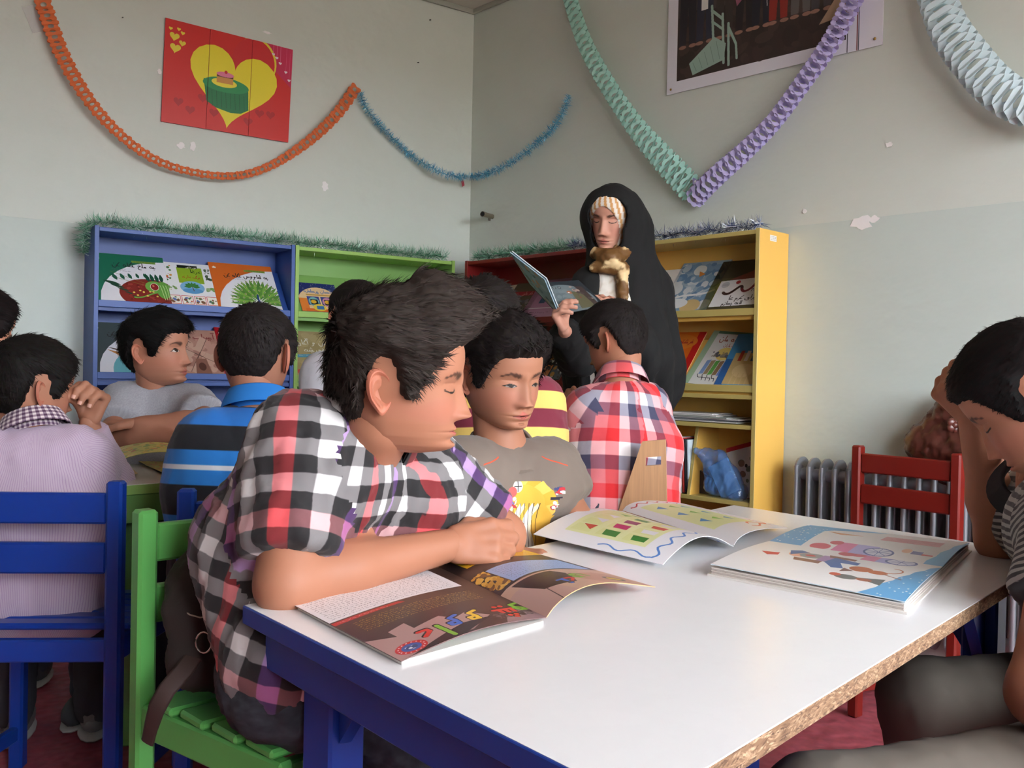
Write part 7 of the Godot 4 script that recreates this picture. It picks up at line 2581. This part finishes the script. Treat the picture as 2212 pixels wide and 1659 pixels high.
# ------------------------------------------------------------ the woman in the black chador
func build_woman() -> void:
	var hc := at(1322, 474, 3.27)
	var hz := Vector3(-.46, -.26, .85).normalized()
	var skin := lin(204, 148, 126)
	var foot := at(1335, 640, 3.34)
	var t := thing("person", "woman in a black chador standing and reading from an open book", "person", Vector3(foot.x, 0, foot.z))
	var hs := .97
	var hy := Vector3(.06, 1, .1)
	hy = (hy - hz * hy.dot(hz)).normalized()
	var nk := at(1332, 566, 3.31)
	var mb := MB.new()
	var el := [at(1240, 772, 3.14), at(1392, 772, 3.20)]
	var wr := [at(1220, 714, 2.98), at(1338, 704, 3.06)]
	var sh := [at(1272, 622, 3.25), at(1402, 628, 3.36)]
	var bones := [[nk - Vector3(0, .05, 0), hc - hy * .055 - hz * .02, .052, .048, 0], [nk - Vector3(0, .06, 0), at(1335, 900, 3.36), .08, .09, 0]]
	for k in 2:
		bones.append([nk - Vector3(0, .06, 0), sh[k], .04, .04, 0])
		bones.append([sh[k], el[k], .038, .034, 0])
		bones.append([el[k], wr[k], .034, .022, 0])
	for k in 2: bones.append([at(1325 + k * 20, 900, 3.36), Vector3(foot.x + (k - .5) * .14, .08, foot.z), .08, .045, 0])
	var nets := Nets.new()
	nets.build(bones, .010, .01)
	nets.into(mb, skin)
	var grid := head_grid(hc, hz, hy, hs, {"skin": skin, "eyes": "down", "nose": 1.12, "young": .93}, 150, 130)
	head_into(mb, grid)
	hand(mb, wr[0], Vector3(-.42, .86, .2), Vector3(.85, .45, .25), Vector3(.25, .3, -.9), .90, [[66, 30, 14], [70, 32, 16], [74, 34, 18], [78, 36, 20]], [.8, .3, .5, .9, .1, .4], skin, el[0], .022)
	hand(mb, wr[1], Vector3(-.45, .75, .35), Vector3(-.4, .2, -.8), Vector3(-.8, .2, .4), .92, [[30, 30, 16], [34, 34, 18], [36, 36, 20], [40, 40, 22]], [.7, .4, .4, .9, .1, .3], skin, el[1], .022)
	part("body", mb, tinted(.5, {"metallic_specular": .4}), t)
	# striped kerchief, showing as a band round the face
	var kb := MB.new()
	var w: int = grid.cols + 1
	var keep := PackedByteArray()
	for j in grid.pos.size():
		var y: float = grid.par[j].x
		var a: float = absf(grid.par[j].y)
		var lp: Vector3 = grid.b.inverse() * (grid.pos[j] - grid.c) / grid.s
		var on := pow(lp.x / .052, 2.0) + pow((lp.y + .026) / .082, 2.0) > 1.0 or a > 90.0
		keep.append(1 if on else 0)
		var stripe := sin((grid.par[j].y * .0165 + y * 3.0) * 26.0) > .1
		kb.cvert(grid.pos[j] + grid.n[j] * (.008 if on else .002), grid.n[j], lin(206, 152, 96) if stripe else lin(236, 226, 214))
	for r in grid.rows:
		for c in grid.cols:
			var i0: int = r * w + c
			if keep[i0] + keep[i0 + 1] + keep[i0 + w] + keep[i0 + w + 1] > 0: kb.quad(i0, i0 + 1, i0 + w + 1, i0 + w)
	part("kerchief", kb, tinted(.9), t, "white and tan striped kerchief round the face")
	# brown and gold scarf round the neck
	var sb := [[at(1288, 548, 3.21), at(1318, 558, 3.17), .020, .026, 0], [at(1318, 558, 3.17), at(1348, 546, 3.22), .026, .024, 0], [at(1284, 576, 3.19), at(1342, 580, 3.17), .017, .022, 0], [at(1344, 582, 3.17), at(1345, 700, 3.16), .018, .017, 0], [at(1304, 536, 3.25), at(1340, 530, 3.26), .018, .020, 0]]
	nets = Nets.new()
	nets.build(sb, .006, .006)
	crease(nets, .006, 24.0, 4.0, Vector3.RIGHT, .6)
	var sm := MB.new()
	nets.into(sm, Color.WHITE)
	for j in sm.c.size():
		var q := folds.get_noise_3d(sm.v[j].x * 7, sm.v[j].y * 14, sm.v[j].z * 7)
		sm.c[j] = lin(112, 76, 34).lerp(lin(226, 196, 146), smoothstep(.08, .22, q))
	part("scarf", sm, tinted(.6), t, "brown and gold satin scarf")
	# white embroidered blouse
	nets = Nets.new()
	nets.build([[at(1320, 610, 3.29), at(1316, 720, 3.27), .100, .115, 0], [at(1316, 720, 3.27), at(1322, 860, 3.3), .115, .11, 0]], .010, .012)
	crease(nets, .004, 20.0, 9.0)
	var bm := MB.new()
	nets.into(bm, Color.WHITE)
	for j in bm.c.size():
		var q := folds.get_noise_3d(bm.v[j].x * 50, bm.v[j].y * 50, bm.v[j].z * 50)
		bm.c[j] = lin(232, 224, 214).lerp(lin(206, 188, 166), smoothstep(.1, .5, q))
	part("blouse", bm, tinted(.75), t, "white blouse with faint embroidery")
	# chador
	var b := [[hc + hy * .012 - hz * .004, at(1340, 505, 3.31), .112, .108, 0], [at(1338, 505, 3.31), at(1348, 640, 3.36), .104, .155, 0], [at(1348, 640, 3.36), at(1345, 790, 3.37), .155, .200, 0], [at(1345, 790, 3.37), at(1325, 960, 3.37), .200, .175, 0],
		[at(1325, 960, 3.37), Vector3(at(1325, 960, 3.37).x, .16, -3.37), .175, .155, 0], [sh[0] + Vector3(0, .01, 0), el[0], .062, .060, 0], [el[0], wr[0] + (el[0] - wr[0]).normalized() * .02, .060, .050, 0, true], [sh[1], el[1], .075, .08, 0], [at(1425, 700, 3.36), at(1440, 830, 3.36), .06, .05, 0], [el[1], wr[1] + (el[1] - wr[1]).normalized() * .03, .07, .05, 0, true]]
	var cz := (hz * .55 + Vector3(-.06, -.06, 1)).normalized()
	var carve := [[hc + hz * .02 + hy * .010, hc + hz * .02 + cz * .4 + hy * .010, .066, .066], [hc + hz * .03 - hy * .055, hc + hz * .03 + cz * .4 - hy * .055, .056, .060], [at(1311, 545, 3.16), at(1304, 600, 3.10), .046, .050], [at(1304, 600, 3.10), at(1300, 760, 3.06), .050, .058]]
	nets = Nets.new()
	nets.build(b, .0095, .018, carve)
	nets.smooth(2)
	for j in nets.v.size():
		var p := nets.v[j]
		var ang := atan2(p.x - foot.x, p.z - foot.z)
		var low := smoothstep(1.45, .9, p.y)
		nets.v[j] += nets.n[j] * (sin(ang * 13.0 + p.y * 2.0 + folds.get_noise_3d(p.x * 3, p.y * 2, p.z * 3) * 5.0) * .011 * low + folds.get_noise_3d(p.x * 9, p.y * 3, p.z * 9) * .010)
	nets.normals()
	var cm := MB.new()
	nets.into(cm, Color.WHITE)
	cm.c.clear()
	part("chador", cm, paint(rgb(17, 17, 18), .9), t, "long black chador")
	for k in 2:
		var s2 := MB.new()
		s2.ball(Vector3(foot.x + (k - .5) * .14 - .03, .045, foot.z + .06), Vector3(.045, .045, .12), 14, Basis(Vector3.UP, -.4))
		part("shoe", s2, paint(rgb(20, 20, 22), .5), t)
	var rb := MB.new()
	var ring_c: Vector3 = wr[0] + Vector3(-.02, .07, .015)
	var loop := PackedVector3Array()
	for k in 17: loop.append(ring_c + Vector3(cos(TAU * k / 16) * .0095, sin(TAU * k / 16) * .004, sin(TAU * k / 16) * .0095))
	rb.tube(loop, PackedFloat32Array([.0013]), 6, false)
	part("ring", rb, paint(rgb(214, 206, 190), .25, {"metallic": 1.0}), t)

# ------------------------------------------------------------ bags and other small things
func build_small_things() -> void:
	# --- blue plastic bag with a picture book, in the lowest compartment of the yellow bookcase
	var yf := case_frame(3)
	var p := Pic.new(220, 300, rgb(226, 222, 220))
	p.rect(0, 0, 1, .08, rgb(186, 30, 40))
	p.blotches(.3, .25, .6, .5, [rgb(70, 60, 50), rgb(120, 130, 110), rgb(150, 120, 100)], 18, .09, 5)
	book("white book with a red top edge leaning in the yellow bookcase", yf * Transform3D(Basis(Vector3(0, 0, 1), .30) * Basis(Vector3.RIGHT, -.2), Vector3(.725, .507, .10)), .15, .205, .008, p.im, "books standing in the yellow bookcase")
	var nets := Nets.new()
	var f := func(x: float, y: float, z: float) -> Vector3: return yf * Vector3(x, y, z)
	nets.build([[f.call(.60, .545, .15), f.call(.70, .53, .15), .030, .030, 0], [f.call(.60, .60, .15), f.call(.67, .585, .15), .024, .030, 0], [f.call(.56, .655, .15), f.call(.62, .66, .15), .014, .014, 0], [f.call(.60, .55, .15), f.call(.57, .65, .15), .026, .016, 0], [f.call(.70, .53, .15), f.call(.63, .65, .15), .028, .016, 0], [f.call(.56, .655, .15), f.call(.525, .67, .165), .010, .008, 0]], .006, .010)
	crease(nets, .007, 34.0, 3.0, Vector3(.5, .8, 0).normalized(), .6)
	var m := MB.new()
	nets.into(m, Color.WHITE)
	m.c.clear()
	var bag := thing("plastic_bag", "blue translucent plastic bag in the lowest compartment of the yellow bookcase", "bag", yf * Vector3(.63, .503, .15))
	part("film", m, paint(Color(.42, .62, .88, .40), .10, {"transparency": BaseMaterial3D.TRANSPARENCY_ALPHA}), bag)
	m = MB.new()
	m.box(yf * Transform3D(Basis(Vector3(0, 0, 1), .5), Vector3(.645, .575, .148)), Vector3(.09, .13, .012), .002)
	part("folded_print", m, paint(rgb(120, 170, 226), .6), bag)
	m = MB.new()
	var fold := PackedVector2Array([Vector2(.40, .505), Vector2(.60, .505), Vector2(.58, .56), Vector2(.50, .60), Vector2(.42, .53)])
	m.prism(fold, yf * Transform3D(Basis(), Vector3(0, 0, .12)), .01)
	tag(part("folded_paper", m, paint(rgb(58, 44, 44), .7), self), "dark folded paper on the lowest board of the yellow bookcase", "paper")
	# --- brown leather handbag on the radiator
	var hb := on_right(2045, 968, .08)
	var t := thing("handbag", "brown leather handbag lying on the radiator", "handbag", hb)
	nets = Nets.new()
	var g := func(x: float, y: float, d: float) -> Vector3: return on_right(x, y, .075 + (3.1 - d) * .15)
	nets.build([[g.call(2000, 958, 3.10), g.call(2130, 985, 2.90), .06, .07, 0], [g.call(2038, 918, 3.08), g.call(2150, 930, 2.90), .052, .06, 0], [g.call(2062, 880, 3.06), g.call(2150, 890, 2.90), .042, .05, 0], [g.call(2060, 862, 3.06), g.call(2090, 872, 3.00), .022, .03, 0]], .009, .014)
	crease(nets, .010, 22.0, 5.0, Vector3.RIGHT, .5)
	m = MB.new()
	nets.into(m, Color.WHITE)
	m.c.clear()
	var leather := paint(rgb(92, 46, 36), .32, {"clearcoat_enabled": true, "clearcoat": .3})
	part("body", m, leather, t)
	m = MB.new()
	m.tube(PackedVector3Array([g.call(1984, 962, 3.10), g.call(1990, 978, 3.08), g.call(2000, 962, 3.07), g.call(2020, 925, 3.04), g.call(2040, 895, 3.02), g.call(2058, 865, 3.02)]), PackedFloat32Array([.008, .012, .012, .014, .013, .010]), 8, true, .5)
	part("handle", m, leather, t)
	m = MB.new()
	m.tube(PackedVector3Array([g.call(2024, 1015, 2.90), g.call(2030, 1040, 2.98), g.call(2060, 1055, 2.95), g.call(2120, 1052, 2.9)]), PackedFloat32Array([.005]), 6)
	part("strap", m, leather, t)
	m = MB.new()
	var loop := PackedVector3Array()
	var rc := on_right(2024, 952, .14)
	for k in 17: loop.append(rc + Vector3(cos(TAU * k / 16) * .010, sin(TAU * k / 16) * .014, 0))
	m.tube(loop, PackedFloat32Array([.0018]), 6, false)
	part("buckle", m, paint(rgb(190, 180, 160), .3, {"metallic": .9}), t)
	m = MB.new()
	for k in 5:
		var a := TAU * k / 5
		m.ball(on_right(2062, 918, .145) + Vector3(cos(a) * .014, sin(a) * .014, .004), Vector3(.014, .014, .008), 10)
	m.ball(on_right(2062, 918, .15), Vector3(.012, .012, .012), 10)
	part("leather_flower", m, leather, t)
	# --- dark shoulder bag between the plaid boy and his chair, with a hanging strap
	t = thing("shoulder_bag", "dark brown shoulder bag on the green chair behind the boy in plaid", "bag", at_height(430, 1500, .41))
	nets = Nets.new()
	nets.build([[at(425, 1260, 1.50), at(465, 1240, 1.52), .040, .04, 0], [at(420, 1330, 1.47), at(470, 1320, 1.50), .045, .045, 0], [at(425, 1430, 1.45), at(480, 1430, 1.48), .042, .045, 0], [at(440, 1205, 1.53), at(470, 1200, 1.54), .022, .025, 0]], .009, .016)
	crease(nets, .006, 20.0, 8.0)
	m = MB.new()
	nets.into(m, Color.WHITE)
	m.c.clear()
	var cloth := paint(rgb(48, 40, 38), .8)
	part("body", m, cloth, t)
	m = MB.new()
	var sp := [at(425, 1410, 1.42), at(395, 1450, 1.385), at(360, 1490, 1.37), at(338, 1530, 1.36), at(326, 1570, 1.40), at(318, 1605, 1.42)]
	var sv := PackedVector3Array(sp)
	m.tube(sv, PackedFloat32Array([.014, .015, .014, .014, .0125, .011]), 8, true, .18, Vector3(0, .3, 1))
	part("strap", m, paint(rgb(66, 48, 44), .7), t)
	m = MB.new()
	loop = PackedVector3Array()
	rc = at(440, 1388, 1.41)
	for k in 17: loop.append(rc + Vector3(cos(TAU * k / 16) * .012, sin(TAU * k / 16) * .016, 0))
	m.tube(loop, PackedFloat32Array([.0018]), 6, false)
	part("buckle", m, paint(rgb(200, 196, 186), .25, {"metallic": .9}), t)
	m = MB.new()
	m.tube(PackedVector3Array([at(388, 1312, 1.435), at(410, 1328, 1.42), at(432, 1334, 1.42), at(450, 1332, 1.43)]), PackedFloat32Array([.0012]), 5)
	part("stitching", m, paint(rgb(190, 180, 160), .8), t)
	# --- schoolbooks on the pale wooden table
	for k in 3:
		m = MB.new()
		m.box(Transform3D(Basis(Vector3.UP, .5 + k * .1), Vector3(.14, .665 + k * .010, -2.84)), Vector3(.17, .009, .22), .001)
		tag(part("schoolbook", m, paint([rgb(70, 70, 76), rgb(206, 204, 200), rgb(46, 50, 60)][k], .6), self), ["lowest schoolbook of the pile on the pale wooden table", "pale schoolbook in the middle of the pile on the wooden table", "dark schoolbook on top of the pile on the wooden table"][k], "book", "schoolbooks on the pale wooden table")
